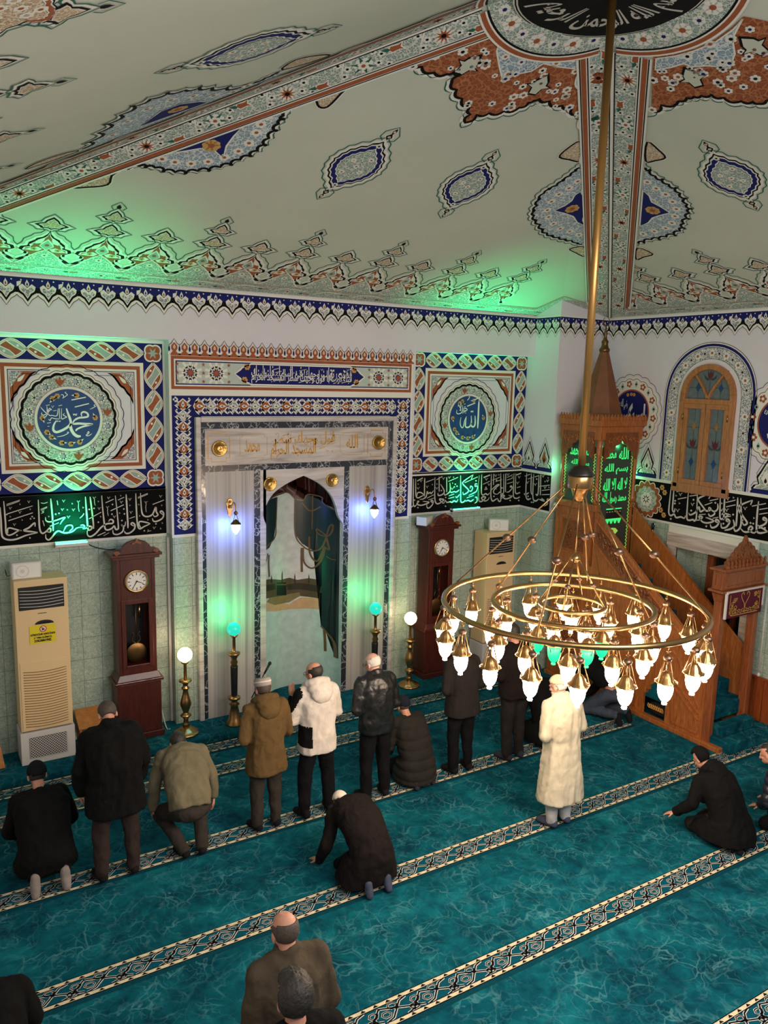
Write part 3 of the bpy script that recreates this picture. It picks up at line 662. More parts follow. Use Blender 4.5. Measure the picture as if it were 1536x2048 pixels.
pL = onf(CL, FL_ + (APEX-FL_)*.03); e0m = ex(e0, e1, -.22)
hip(pl, pL, onf(CL, topk(FL_, .87)), (10.5+XL-e0m[0]-.0, e0m[1]), (10.5+XL-e1[0], e1[1]))
# scalloped arc round the apex: ring of scroll, orange line at one metre
def arc(pa, fr, a0, a1, r0, r1, m, L, n=20):
    def P(a, r): x, y = APEX.x+r*cos(a), APEX.y+r*sin(a); return onf(fr, (x, y, 0)) if False else on_slope(fr, x, y)
    pa.poly([P(a0+(a1-a0)*i/n, r0) for i in range(n+1)] + [P(a1-(a1-a0)*i/n, r1) for i in range(n+1)], m, L)
def on_slope(fr, x, y):
    d = fr.o; n = fr.n; z = d.z - (n.x*(x-d.x)+n.y*(y-d.y))/n.z; return onf(fr, (x, y, z))
for pa, fr, a0, a1 in ((pf, CF, PI*.262, PI*.742), (pr, CR, -PI*.245, PI*.232), (pl, CL, PI*.758, PI*1.24)):
    b = .035; arc(pa, fr, a0-b*.6, a1+b*.6, .45, .97, 'scroll_green', 13); arc(pa, fr, a0+b, a1-b, .965, .985, 'black_paint', 14); arc(pa, fr, a0+b, a1-b, .985, 1.06, 'white_paint', 14); arc(pa, fr, a0+b, a1-b, 1.0, 1.04, 'orange_paint', 15)
    for i in range(7):
        a = a0+(a1-a0)*(i+.5)/7; pa.flower(on_slope(fr, APEX.x+.85*cos(a), APEX.y+.85*sin(a)), .09 if i % 2 else .06, 'white_paint', 'orange_paint' if i % 2 else 'navy_paint', 15, 7)
# orange corner pieces under the arc, half medallions on the hips (traced on the slopes)
c2 = lambda q: [(768+x/2, y/2) for x, y in q]; c1 = lambda q: [(x/2, y/2) for x, y in q]
def scallop(pts, amp=.22, k=5):
    """pointed lobes between the corners of an outline, bulging to its right hand side"""
    out = []
    for a, b in zip(pts, pts[1:]):
        dx, dy = b[0]-a[0], b[1]-a[1]; out += [(a[0]+dx*t/k+dy*amp*sin(PI*t/k), a[1]+dy*t/k-dx*amp*sin(PI*t/k)) for t in range(k)]
    return out+[pts[-1]]
def tulip(pa, c, s, up):
    ux, uy = up; q = [(-.25, -.6), (-.35, -.1), (-.8, .1), (-.45, .2), (-.4, .5), (0, 1), (.4, .5), (.45, .2), (.8, .1), (.35, -.1), (.25, -.6)]
    pa.poly([(c[0]+(x*uy+y*ux)*s*1.25, c[1]+(-x*ux+y*uy)*s*1.25) for x, y in q], 'black_paint', 6); pa.poly([(c[0]+(x*uy+y*ux)*s, c[1]+(-x*ux+y*uy)*s) for x, y in q], 'ceiling_paint', 7)
def corner_piece(pa, upper, lower, blue, tul, sg=1):
    lo = [pa.fr.px(*p) for p in lower]; lo = scallop(lo, sg*.27); up = [pa.fr.px(*p) for p in upper]
    pa.poly(lo+up, 'scroll_orange', 3); pa.line(lo, .10, 'white_paint', 2); pa.line(lo, .032, 'black_paint', 4)
    m = sum(q[0] for q in up)/len(up), sum(q[1] for q in up)/len(up)
    off = [(p[0]+(p[0]-m[0])*.09, p[1]+(p[1]-m[1])*.09) for p in lo]; pa.line(off, .013, 'dark_green_paint', 2)
    b = [pa.fr.px(*p) for p in blue]; pa.poly(b, 'scroll_blue', 5); pa.line(b, .016, 'white_paint', 6, True)
    for x, y, s, u in tul: tulip(pa, pa.fr.px(x, y), s, u)
    rr = random.Random(3); n = 0
    us = [q[0] for q in lo+up]; vs_ = [q[1] for q in lo+up]
    for i in range(160):
        q = (rr.uniform(min(us), max(us)), rr.uniform(min(vs_), max(vs_))); poly = lo+up
        ins = False; j = len(poly)-1
        for k in range(len(poly)):
            if (poly[k][1] > q[1]) != (poly[j][1] > q[1]) and q[0] < (poly[j][0]-poly[k][0])*(q[1]-poly[k][1])/(poly[j][1]-poly[k][1])+poly[k][0]: ins = not ins
            j = k
        if ins and n < 46: pa.flower(q, rr.choice((.035, .045, .055)), 'white_paint', rr.choice(('navy_paint', 'orange_paint', 'black_paint')), 6, 6); n += 1
corner_piece(pf, c2([(780, 450), (780, 232), (700, 226), (620, 213), (540, 175), (480, 133), (425, 104), (250, 172), (100, 236)]),
    c2([(100, 242), (150, 264), (200, 288), (250, 294), (285, 278), (300, 300), (270, 328), (290, 356), (312, 392), (345, 425), (345, 455), (325, 488), (370, 456), (420, 450), (480, 442), (540, 428), (578, 408), (598, 400), (620, 392), (660, 402), (712, 420), (750, 430), (778, 458)]),
    c2([(432, 112), (468, 150), (450, 200), (460, 260), (475, 325), (520, 295), (590, 280), (638, 250), (690, 262), (768, 272), (768, 242), (700, 236), (610, 220), (530, 182), (470, 138)]), ((933, 131, .15, (.25, .95)), (1075, 172, .15, (-.1, 1))))
corner_piece(pr, c2([(1660, 240), (1600, 110), (1536, 82), (1440, 62), (1390, 108), (1320, 158), (1240, 193), (1160, 214), (1078, 222), (1070, 440)]),
    c2([(1070, 446), (1110, 418), (1180, 402), (1212, 388), (1240, 384), (1270, 380), (1310, 376), (1360, 388), (1430, 402), (1478, 404), (1500, 412), (1530, 400), (1580, 350), (1640, 290)]),
    c2([(1436, 70), (1400, 112), (1330, 162), (1245, 198), (1165, 220), (1090, 230), (1086, 275), (1150, 265), (1200, 250), (1230, 262), (1300, 258), (1385, 268), (1405, 210), (1395, 150)]), ((1388, 157, .15, (.1, 1)), (1512, 92, .15, (-.3, .95))), 1)
def half_medal(pa, outline, straight, navy, hooks, sg=1):
    lo = scallop(spline([pa.fr.px(*p) for p in outline], 2, False), sg*.28); st = [pa.fr.px(*p) for p in straight]
    pa.poly(lo+st, 'scroll_blue', 3); pa.line(lo, .085, 'white_paint', 2); pa.line(lo, .034, 'black_paint', 4)
    m = ((st[0][0]+st[-1][0])/2, (st[0][1]+st[-1][1])/2); pa.line([(p[0]+(p[0]-m[0])*.09, p[1]+(p[1]-m[1])*.09) for p in lo], .013, 'dark_green_paint', 2)
    n = [pa.fr.px(*p) for p in navy]; pa.poly(n, 'navy_paint', 5); pa.line(n, .018, 'white_paint', 6, True)
    c = (sum(q[0] for q in n)/len(n), sum(q[1] for q in n)/len(n)); pa.flower(c, .10, 'petal_gold', 'orange_paint', 7, 8)
    for p in lo[5:-5:10]:
        q = (m[0]+(p[0]-m[0])*.74, m[1]+(p[1]-m[1])*.74); pa.flower(q, .06, 'white_paint', 'orange_paint', 5, 6)
        pa.disc((m[0]+(p[0]-m[0])*1.03, m[1]+(p[1]-m[1])*1.03), .022, 'black_paint', 4, 8)
    for h in hooks:
        q = spline([pa.fr.px(*p) for p in h], 3); pa.poly(q, 'scroll_beige', 3); pa.line(q, .05, 'white_paint', 2, True); pa.line(q, .024, 'black_paint', 4, True)
half_medal(pf, c2([(782, 668), (745, 700), (690, 740), (640, 770), (612, 820), (600, 860), (625, 895), (652, 930), (700, 946), (750, 960), (792, 975)]), c2([(798, 975), (790, 668)]),
    c2([(800, 758), (762, 778), (750, 800), (722, 820), (680, 840), (720, 850), (755, 862), (772, 886), (803, 900)]), [c2([(788, 562), (725, 598), (702, 626), (740, 636), (786, 640)]), c2([(800, 985), (742, 994), (768, 1010), (802, 1024)])])
half_medal(pr, c2([(1048, 668), (1086, 702), (1140, 735), (1186, 770), (1214, 815), (1224, 850), (1200, 892), (1186, 922), (1130, 946), (1070, 956), (1018, 972)]), c2([(1018, 972), (1044, 668)]),
    c2([(1036, 758), (1062, 780), (1072, 805), (1110, 825), (1145, 848), (1105, 858), (1075, 868), (1058, 888), (1024, 900)]), [c2([(1054, 566), (1100, 598), (1126, 628), (1085, 640), (1048, 642)]), c2([(1014, 990), (1076, 1014), (1040, 1026), (1010, 1036)])])
half_medal(pf, c1([(1178, 412), (1132, 460), (1114, 492), (1075, 550), (1030, 600), (960, 636), (880, 666), (790, 681), (700, 686), (620, 668), (560, 660), (488, 676)]), c1([(488, 672), (1178, 410)]),
    c1([(985, 488), (935, 540), (905, 580), (892, 628), (850, 592), (800, 590), (705, 606), (690, 592)]), [c1([(1394, 330), (1362, 372), (1310, 424), (1276, 424), (1262, 396), (1240, 384)]), c1([(470, 680), (446, 700), (430, 736), (350, 746), (284, 744)])])
half_medal(pl, c1([(330, 592), (392, 528), (480, 456), (600, 392), (740, 356), (850, 346), (960, 346), (1060, 308), (1112, 284)]), c1([(1112, 300), (330, 600)]),
    c1([(560, 500), (640, 440), (720, 410), (800, 400), (830, 404)]), [c1([(1130, 276), (1180, 236), (1280, 216), (1310, 222)]), c1([(310, 602), (250, 612), (140, 650), (110, 672)])])
# free cartouches
for A, B, w in (((803, 252), (632, 400), None), ((998, 295), (880, 438), None)):
    a, b = CF.px(*A), CF.px(*B); cartouche(pf, a, b, .31)
    cartouche(pr, (-(a[0]-.05), a[1]), (-(b[0]-.05), b[1]), .31)
a, b = CL.px(302, 147), CL.px(690, 48); cartouche(pl, a, b, .34)
a, b = CL.px(-60, 48), CL.px(140, -30); cartouche(pl, a, b, .34, 'scroll_beige', 'orange_paint')
pf.build('painted_ornament', bpy.data.objects['ceiling']); pr.build('painted_ornament', bpy.data.objects['ceiling']); pl.build('painted_ornament', bpy.data.objects['ceiling'])
# lettered disc at the crown
fd = Fr((APEX.x, APEX.y, 8.0), (1, -1, 0), (-1, -1, 0)); fd.n = Vector((0, 0, -1))
ring = [(APEX.x+.76*cos(2*PI*k/48), APEX.y+.76*sin(2*PI*k/48)) for k in range(48)]
dsc = G(); dsc.loft([[(x, y, 8.12) for x, y in ring], [(x, y, 8.0) for x, y in ring]], 'white_paint', False)
o = struct(dsc, 'trim_crown_disc')
pd = Paint(fd); pd.disc((0, 0), .72, 'black_paint', 1, 48); pd.ring((0, 0), .74, .012, 'black_paint', 1)
def ringtext(pa, text, c, r0, r1, span, m, L, mid=PI/2):
    """lettering bent round a circle, feet towards the outside"""
    vs, fs = glyphs(shape(text), .02); xs = [p[0] for p in vs]; ys = [p[1] for p in vs]; a, b, lo, hi = min(xs), max(xs), min(ys), max(ys)
    q = []
    for x, y in vs:
        t = (x-a)/(b-a); ang = mid + (t-.5)*span; r = r1-(y-lo)/(hi-lo)*(r1-r0); q.append((c[0]+r*cos(ang), c[1]+r*sin(ang)))
    pa.add([pa.pt(p, L) for p in q], fs, m)
ang = PI/2
ringtext(pd, 'بسم الله الرحمن الرحيم', (0, 0), .24, .68, 3.1, 'letter_silver', 2, -ang)
ringtext(pd, 'قل هو الله احد الله الصمد', (0, 0), .24, .68, 2.6, 'letter_silver', 2, ang)
pd.build('lettering', o)

# ================================================================== PAINTED WALLS
def frieze(fr, u0, u1, name, ph=0.0):
    pa = Paint(fr); pa.rect(u0, 6.075, u1, 6.10, 'white_paint', 1); pa.rect(u0, 5.90, u1, 6.075, 'navy_paint', 1)
    n = max(1, round((u1-u0)/.234)); p = (u1-u0)/n
    for i in range(n):
        u = u0+(i+.5)*p; h = p/2
        lob = [(-h, 5.925), (-h*.86, 5.90), (-h*.45, 5.87), (0, 5.795), (h*.45, 5.87), (h*.86, 5.90), (h, 5.925)]
        out = [(-h, 5.875), (-h*.86, 5.855), (-h*.45, 5.825), (0, 5.748), (h*.45, 5.825), (h*.86, 5.855), (h, 5.875)]
        pa.poly([(u+x, y) for x, y in out] + [(u+h, 5.93), (u-h, 5.93)], 'white_paint', 1); pa.line([(u+x, y) for x, y in out], .007, 'black_paint', 2)
        pa.poly([(u+x, y) for x, y in lob] + [(u+h, 5.96), (u-h, 5.96)], 'black_paint', 2)
        pa.poly([(u+x*.74, 5.975+(y-5.975)*.80) for x, y in lob] + [(u+h*.8, 5.97), (u+h*.45, 6.0), (u, 5.955), (u-h*.45, 6.0), (u-h*.8, 5.97)], 'white_paint', 3)
        pa.poly([(u+x*.62, 5.965+(y-5.965)*.70) for x, y in lob] + [(u+h*.4, 5.965), (u, 5.93), (u-h*.4, 5.965)], 'scroll_grey', 4)
        pa.poly([(u-h*.97, 6.02), (u-h*.5, 6.035), (u-h*.62, 5.99), (u-h*.98, 5.965)], 'white_paint', 3) if i % 2 == 0 else None
        pa.tear((u, 6.01), .045, .085, 'white_paint', 5); pa.tear((u, 6.0), .02, .045, 'orange_paint' if i % 2 else 'navy_paint', 6)
        pa.disc((u-h*.55, 6.045), .009, 'white_paint', 3, 8); pa.disc((u+h*.55, 6.045), .009, 'white_paint', 3, 8)
    o = pa.build(name); o['kind'] = 'structure'; return o
frieze(FU, XL, PX, 'trim_1'); frieze(FPS, -YU, -PY, 'trim_2'); frieze(FP, PX, XR, 'trim_3'); frieze(RW, -PY, -2.0, 'trim_4')

def braid(pa, a, b, w, m1, m2, L, period):
    """two interlaced ribbons between points a and b"""
    ln = math.hypot(b[0]-a[0], b[1]-a[1]); n = max(2, round(ln/period)); p = ln/n; dx, dy = (b[0]-a[0])/ln, (b[1]-a[1])/ln; nx, ny = -dy, dx
    P = lambda t, s_: (a[0]+dx*t+nx*s_, a[1]+dy*t+ny*s_)
    h = w*.42; K = 10
    for i in range(n):
        t0 = i*p
        up = [P(t0+p*k/K, h*sin(PI*k/K)) for k in range(K+1)]; dn = [P(t0+p*k/K, -h*sin(PI*k/K)) for k in range(K+1)]
        mid = P(t0+p*.5, 0)
        pa.poly(up+dn[-2:0:-1], m1 if i % 2 else m2, L)
        # slanted split that shows one ribbon passing over the other
        pa.poly([P(t0+p*.1, h*.3), P(t0+p*.35, h*.85), P(t0+p*.62, h*.2), P(t0+p*.9, -h*.3), P(t0+p*.65, -h*.85), P(t0+p*.38, -h*.2)], m2 if i % 2 else m1, L+1)
        pa.line([P(t0+p*.35, h*.85), P(t0+p*.55, h*.25), P(t0+p*.9, -h*.3)], .012, 'white_paint', L+2); pa.line([P(t0+p*.1, h*.3), P(t0+p*.38, -h*.2), P(t0+p*.65, -h*.85)], .012, 'white_paint', L+2)
        pa.disc(P(t0+p*.72, h*.32), .016, 'white_paint', L+3, 8); pa.disc(P(t0+p*.28, -h*.32), .016, 'white_paint', L+3, 8)
    for s_ in (1, -1):
        q = [P(ln*k/(n*K), s_*h*(sin(PI*k/K) if (k//K) % 2 == 0 else -sin(PI*k/K))*(1 if True else 1)) for k in range(n*K+1)]
        pa.line(q, .030, 'white_paint', L+3); pa.line(q, .010, 'beige_paint', L+4)
def trace(pa, x0, y0, sc, strokes, m, L, dots=(), vees=(), commas=()):
    """brush strokes followed from the lettering on the wall; the first number of a stroke is its width"""
    P = lambda x, y: pa.fr.px(x0+x/sc, y0+y/sc)
    a, b = P(0, 0), P(100, 0); k = math.hypot(b[0]-a[0], b[1]-a[1])/100; c, d = P(0, 0), P(0, 100); ky = math.hypot(c[0]-d[0], c[1]-d[1])/100; k = (k+ky)/2
    for st in strokes:
        w = st[0]*k; q = [P(st[i], st[i+1]) for i in range(1, len(st)-1, 2)]
        q = spline(q, 5, False) if len(q) > 2 else q; n = len(q)
        pa.line(q, [w*(.5+.65*min(1, 5*i/n, ) if i < n*.2 else w/w*(1.1 if i < n*.75 else 1.1-2.8*(i/n-.75))) for i in range(n)] if n > 2 else w, m, L)
    for x, y in dots: pa.poly([P(x-17, y), P(x, y+17), P(x+17, y), P(x, y-17)], m, L)
    for x, y in vees: pa.line([P(x-28, y-18), P(x-4, y+24), P(x+8, y-12), P(x+28, y-14)], [8*k, 13*k, 9*k, 4*k], m, L)
    for x, y in commas: pa.line([P(x-6, y-20), P(x-4, y+6), P(x+12, y-6)], [4*k, 12*k, 9*k], m, L)
def marks(pa, u0, u1, z0, z1, n, seed, L):
    rr = random.Random(seed)
    for i in range(n):
        u, z = rr.uniform(u0, u1), rr.uniform(z0, z1); k = rr.random()
        if k < .4: pa.line([(u-.02, z+.02), (u, z-.005), (u+.012, z+.018), (u+.026, z+.002)], [.004, .01, .008, .003], 'letter_silver', L)
        elif k < .7: pa.line([(u-.05, z-.012), (u+.05, z+.012)], [.012, .006], 'letter_silver', L)
        else: pa.line([(u+.008, z+.02), (u-.004, z+.004), (u+.006, z-.02)], [.006, .012, .003], 'letter_silver', L)
def alif(pa, u, z0, z1, w, L, foot=0.0):
    q = [(u+.012, z1), (u-.004, z1-.02), (u, (z0+z1)/2), (u+.006, z0)] + ([(u+foot*.4, z0-.03), (u+foot, z0-.02)] if foot else [])
    pa.line(q, ([w*.4, w*1.25, w, w*.85] + [w*.8, w*.3])[:len(q)], 'letter_silver', L)
def corner_orn(pa, c, s, fx, fy):
    q = [(1.0, 0), (.80, .16), (.66, .20), (.58, .36), (.46, .44), (.40, .60), (.24, .72), (.20, .90), (.08, 1.0), (0.0, 1.25)]
    q = scallop(q if True else q, -.30)
    T = lambda k, d=0: [(c[0]+(x*k+d)*s*fx, c[1]+(y*k+d)*s*fy) for x, y in q]
    pa.poly([c]+T(1.0), 'orange_paint', 4); pa.line(T(1.03), s*.10, 'white_paint', 3); pa.line(T(1.08), s*.055, 'black_paint', 4); pa.line(T(1.22), .008, 'black_paint', 3)
    pa.poly([(c[0]+x*s*fx, c[1]+y*s*fy) for x, y in ((0, 0), (.72, .03), (.5, .10), (.40, .26), (.22, .36), (.16, .6), (.03, .85))], 'scroll_grey', 5)
    for x, y in ((.62, .12), (.42, .34), (.2, .62)): pa.leaf((c[0]+x*s*fx, c[1]+y*s*fy), (c[0]+(x-.22)*s*fx, c[1]+(y+.10)*s*fy), .4*fx*fy, 'white_paint', 6)
def trace(pa, x0, y0, sc, strokes, m, L, dots=(), vees=(), commas=()):
    """brush strokes followed from the lettering on the wall; the first number of a stroke is its width"""
    P = lambda x, y: pa.fr.px(x0+x/sc, y0+y/sc)
    a, b = P(0, 0), P(100, 0); k = math.hypot(b[0]-a[0], b[1]-a[1])/100; c, d = P(0, 0), P(0, 100); ky = math.hypot(c[0]-d[0], c[1]-d[1])/100; k = (k+ky)/2
    for st in strokes:
        w = st[0]*k; q = [P(st[i], st[i+1]) for i in range(1, len(st)-1, 2)]
        q = spline(q, 5, False) if len(q) > 2 else q; n = len(q)
        pa.line(q, [w*(.5+.65*min(1, 5*i/n, ) if i < n*.2 else w/w*(1.1 if i < n*.75 else 1.1-2.8*(i/n-.75))) for i in range(n)] if n > 2 else w, m, L)
    for x, y in dots: pa.poly([P(x-17, y), P(x, y+17), P(x+17, y), P(x, y-17)], m, L)
    for x, y in vees: pa.line([P(x-28, y-18), P(x-4, y+24), P(x+8, y-12), P(x+28, y-14)], [8*k, 13*k, 9*k, 4*k], m, L)
    for x, y in commas: pa.line([P(x-6, y-20), P(x-4, y+6), P(x+12, y-6)], [4*k, 12*k, 9*k], m, L)
def marks(pa, u0, u1, z0, z1, n, seed, L):
    rr = random.Random(seed)
    for i in range(n):
        u, z = rr.uniform(u0, u1), rr.uniform(z0, z1); k = rr.random()
        if k < .4: pa.line([(u-.02, z+.02), (u, z-.005), (u+.012, z+.018), (u+.026, z+.002)], [.004, .01, .008, .003], 'letter_silver', L)
        elif k < .7: pa.line([(u-.05, z-.012), (u+.05, z+.012)], [.012, .006], 'letter_silver', L)
        else: pa.line([(u+.008, z+.02), (u-.004, z+.004), (u+.006, z-.02)], [.006, .012, .003], 'letter_silver', L)
def alif(pa, u, z0, z1, w, L, foot=0.0):
    q = [(u+.012, z1), (u-.004, z1-.02), (u, (z0+z1)/2), (u+.006, z0)] + ([(u+foot*.4, z0-.03), (u+foot, z0-.02)] if foot else [])
    pa.line(q, ([w*.4, w*1.25, w, w*.85] + [w*.8, w*.3])[:len(q)], 'letter_silver', L)
def corner_orn(pa, c, s, fx, fy):
    q = [(0, 0), (1, 0), (.82, .10), (.72, .22), (.62, .36), (.52, .52), (.36, .62), (.26, .80), (.14, .92), (0.0, 1.25)]
    T = lambda k: [(c[0]+x*s*fx*k, c[1]+y*s*fy*k) for x, y in q]
    pa.poly(T(1.12), 'black_paint', 3); pa.poly(T(1.0), 'orange_paint', 4); pa.line(T(1.25)[1:], .012, 'black_paint', 2)
    pa.poly([(c[0]+x*s*fx, c[1]+y*s*fy) for x, y in ((0, 0), (.55, .03), (.35, .22), (.22, .42), (.03, .70))], 'scroll_grey', 5)
    pa.leaf((c[0]+.3*s*fx, c[1]+.45*s*fy), (c[0]+.62*s*fx, c[1]+.12*s*fy), .35*fx*fy, 'white_paint', 6)
def roundel(pa, c, R, rin, main, small, m_in, L=4, ry=1.0):
    pa.tf = None
    E = lambda pts: [(p[0], c[1]+(p[1]-c[1])*ry) for p in pts]
    pa.line(E(pa.lobed(c, R*1.06, 26, R*.03)), .009, 'black_paint', L, True); pa.poly(E(pa.lobed(c, R, 26, R*.03)), 'white_paint', L)
    pa.line(E(pa.lobed(c, R*.95, 26, R*.03)), .007, 'black_paint', L+1, True); pa.poly(E(pa.lobed(c, R*.91, 26, R*.03)), 'black_paint', L+1); pa.poly(E(pa.lobed(c, R*.86, 26, R*.025)), 'scroll_green', L+2)
    n = 16; rm = (R*.88+rin*1.08)/2; w = (R*.88-rin)*.34
    for i in range(n):
        a = 2*PI*i/n+.2; q = E([(c[0]+rm*cos(a), c[1]+rm*sin(a))])[0]
        if i % 4 == 0: pa.poly([(q[0]+x*w*1.3, q[1]+y*w*1.3) for x, y in ((-.8, .5), (-.2, .2), (0, .8), (.3, .2), (.9, .4), (.5, -.3), (0, -.8), (-.5, -.3))], 'orange_paint', L+4)
        elif i % 2: pa.flower(q, w, 'white_paint', 'black_paint', L+4, 8); pa.rays(q, w*.3, w*.8, 7, 'grey_paint', L+6)
        else: pa.rays(q, w*.25, w*1.0, 6, 'white_paint', L+4); pa.rays(q, w*.15, w*.7, 6, 'black_paint', L+5, .4)
    pa.poly(E([(c[0]+rin*1.1*cos(2*PI*k/48), c[1]+rin*1.1*sin(2*PI*k/48)) for k in range(48)]), 'black_paint', L+4); pa.poly(E([(c[0]+rin*1.09*cos(2*PI*k/48), c[1]+rin*1.09*sin(2*PI*k/48)) for k in range(48)]), 'white_paint', L+5)
    pa.poly(E([(c[0]+rin*cos(2*PI*k/48), c[1]+rin*sin(2*PI*k/48)) for k in range(48)]), m_in, L+6)
    for a in (-2.6, -2.35, -1.9, -1.55, -1.2, 2.0, 2.2, 1.25, .05, -.05+PI):
        q = E([(c[0]+rin*.84*cos(a), c[1]+rin*.84*sin(a))])[0]; pa.flower(q, rin*.10, 'petal_gold', 'orange_paint', L+7, 6)
        pa.leaf(q, (q[0]+rin*.18*cos(a+1.9), q[1]+rin*.18*sin(a+1.9)), .4, 'white_paint', L+7)
def square_panel(name, label, x0, x1, z0, z1, cpx, words, small, extra, rr, ri):
    pa = Paint(FR); bw = .255
    pa.rect(x0-.03, z0-.03, x1+.03, z1+.03, 'white_paint', 0); pa.rect(x0, z0, x1, z1, 'navy_paint', 1)
    h = bw/2; O = 'orange_paint'; Gn = 'green_paint'
    for a, b in (((x0+bw, z0+h), (x1-bw, z0+h)), ((x1-bw, z1-h), (x0+bw, z1-h)), ((x1-h, z0+bw), (x1-h, z1-bw)), ((x0+h, z1-bw), (x0+h, z0+bw))): braid(pa, a, b, bw, O, Gn, 2, .34)
    for cx in (x0+h, x1-h):
        for cz in (z0+h, z1-h): pa.poly(pa.lobed((cx, cz), h*.74, 4, h*.2), O, 3); pa.line(pa.lobed((cx, cz), h*.74, 4, h*.2), .02, 'white_paint', 4, True); pa.rays((cx, cz), .03, .08, 6, Gn, 5)
    i = bw; pa.rect(x0+i, z0+i, x1-i, z1-i, 'white_paint', 2); pa.frame(x0+i+.045, z0+i+.045, x1-i-.045, z1-i-.045, .045, O, 3)
    i = bw+.12; pa.rect(x0+i, z0+i, x1-i, z1-i, 'plaster', 3); pa.frame(x0+i, z0+i, x1-i, z1-i, .008, 'black_paint', 4); pa.frame(x0+i+.05, z0+i+.05, x1-i-.05, z1-i-.05, .006, 'black_paint', 4)
    i += .02
    for fx, cx in ((1, x0+i), (-1, x1-i)):
        for fz, cz in ((1, z0+i), (-1, z1-i)): corner_orn(pa, (cx, cz), .29, fx, fz)
    c = FR.px(*cpx); roundel(pa, c, rr, ri, '', '', 'roundel_blue', 5)
    for args in words: trace(pa, *args[:4], 'sign_white', 13, *args[4:])
    return tag(pa.build('calligraphy_mural'), label, 'wall mural', 'square painted wall murals')
# measured on the recessed wall
sx = lambda x, y: FR.px(x, y)
square_panel('mural', 'square wall mural with blue roundel above the air conditioner with the yellow sticker', .80, sx(324, 688)[0], sx(331, 973)[1], sx(324, 688)[1], (138, 838),
    [(60, 760, 9.91, [(46,715,560,740,640,790,780,800,860,740,930,620,1000,510,1030,455,980,470,880,520,800),(56,800,860,805,960,860,1060,930,1110,1000,1110),(34,900,1010,930,970,1050,920,1230,880),(44,1240,872,1100,870,960,860,840,872),(36,840,870,870,800,960,750,1060,740,1140,720,1130,660,1060,630,1010,660,1020,720),(22,815,395,1100,340),(22,880,535,1160,465),(16,850,660,860,695,885,670,905,700,925,660),(14,605,295,640,290,660,320,640,365),(13,640,365,700,320,735,290,690,250,710,235),(13,1180,580,1240,550,1290,520,1260,500,1290,480),
      (16,1120,1060,1150,1020,1160,1050,1105,1095,1160,1100,1220,1060),(14,530,1125,640,1105,720,1070,760,1040,735,1030,740,1060),(17,200,530,260,600,330,660,335,600,330,520),(15,330,660,280,690,225,680,230,640),(15,240,740,310,720,380,600,420,590,380,560,340,640),(15,340,640,380,700,430,700,520,710,545,640,550,560),(14,575,560,580,750),(15,620,560,620,760,680,750,720,730,650,690,680,660),(15,360,770,390,800,420,750,470,760,540,770,600,760),(11,310,505,385,490),(11,560,510,630,495),(11,450,610,520,600),(11,330,855,410,840),(10,340,920,380,915)], [(545,815),(585,815)], [(450,525)])], None, None, .625, .375)
square_panel('mural', 'square wall mural with blue roundel between the mihrab and the corner pier', sx(838, 705)[0]-.12, sx(1055, 713)[0], sx(1042, 935)[1], sx(1055, 713)[1], (935, 838),
    [(890, 770, 16.17, [(52,1075,490,1060,750,1045,1100,1030,1400),(46,945,990,950,1200,930,1310,880,1350,830,1320,820,1220),(40,820,990,825,1200,780,1330,690,1370,635,1330,640,1200,665,1010),(28,665,1010,610,1150,570,1330,530,1380,480,1320,465,1200,490,1040),(30,870,505,1110,395),(30,690,685,950,580),(28,810,830,820,870,850,840,870,870,890,830),(22,690,500,750,430,770,370,745,390),(26,400,620,470,740,480,820,440,800),(24,490,560,490,720),(24,540,640,540,820,480,910,400,930,350,900,360,800),(26,560,760,640,750,690,800,600,860,560,830),(18,590,620,635,605),(18,590,710,640,690),(20,560,800,640,820)], [(540,900),(640,905),(580,890)])], None, None, .625, .385)

# ---------------- black lettering bands

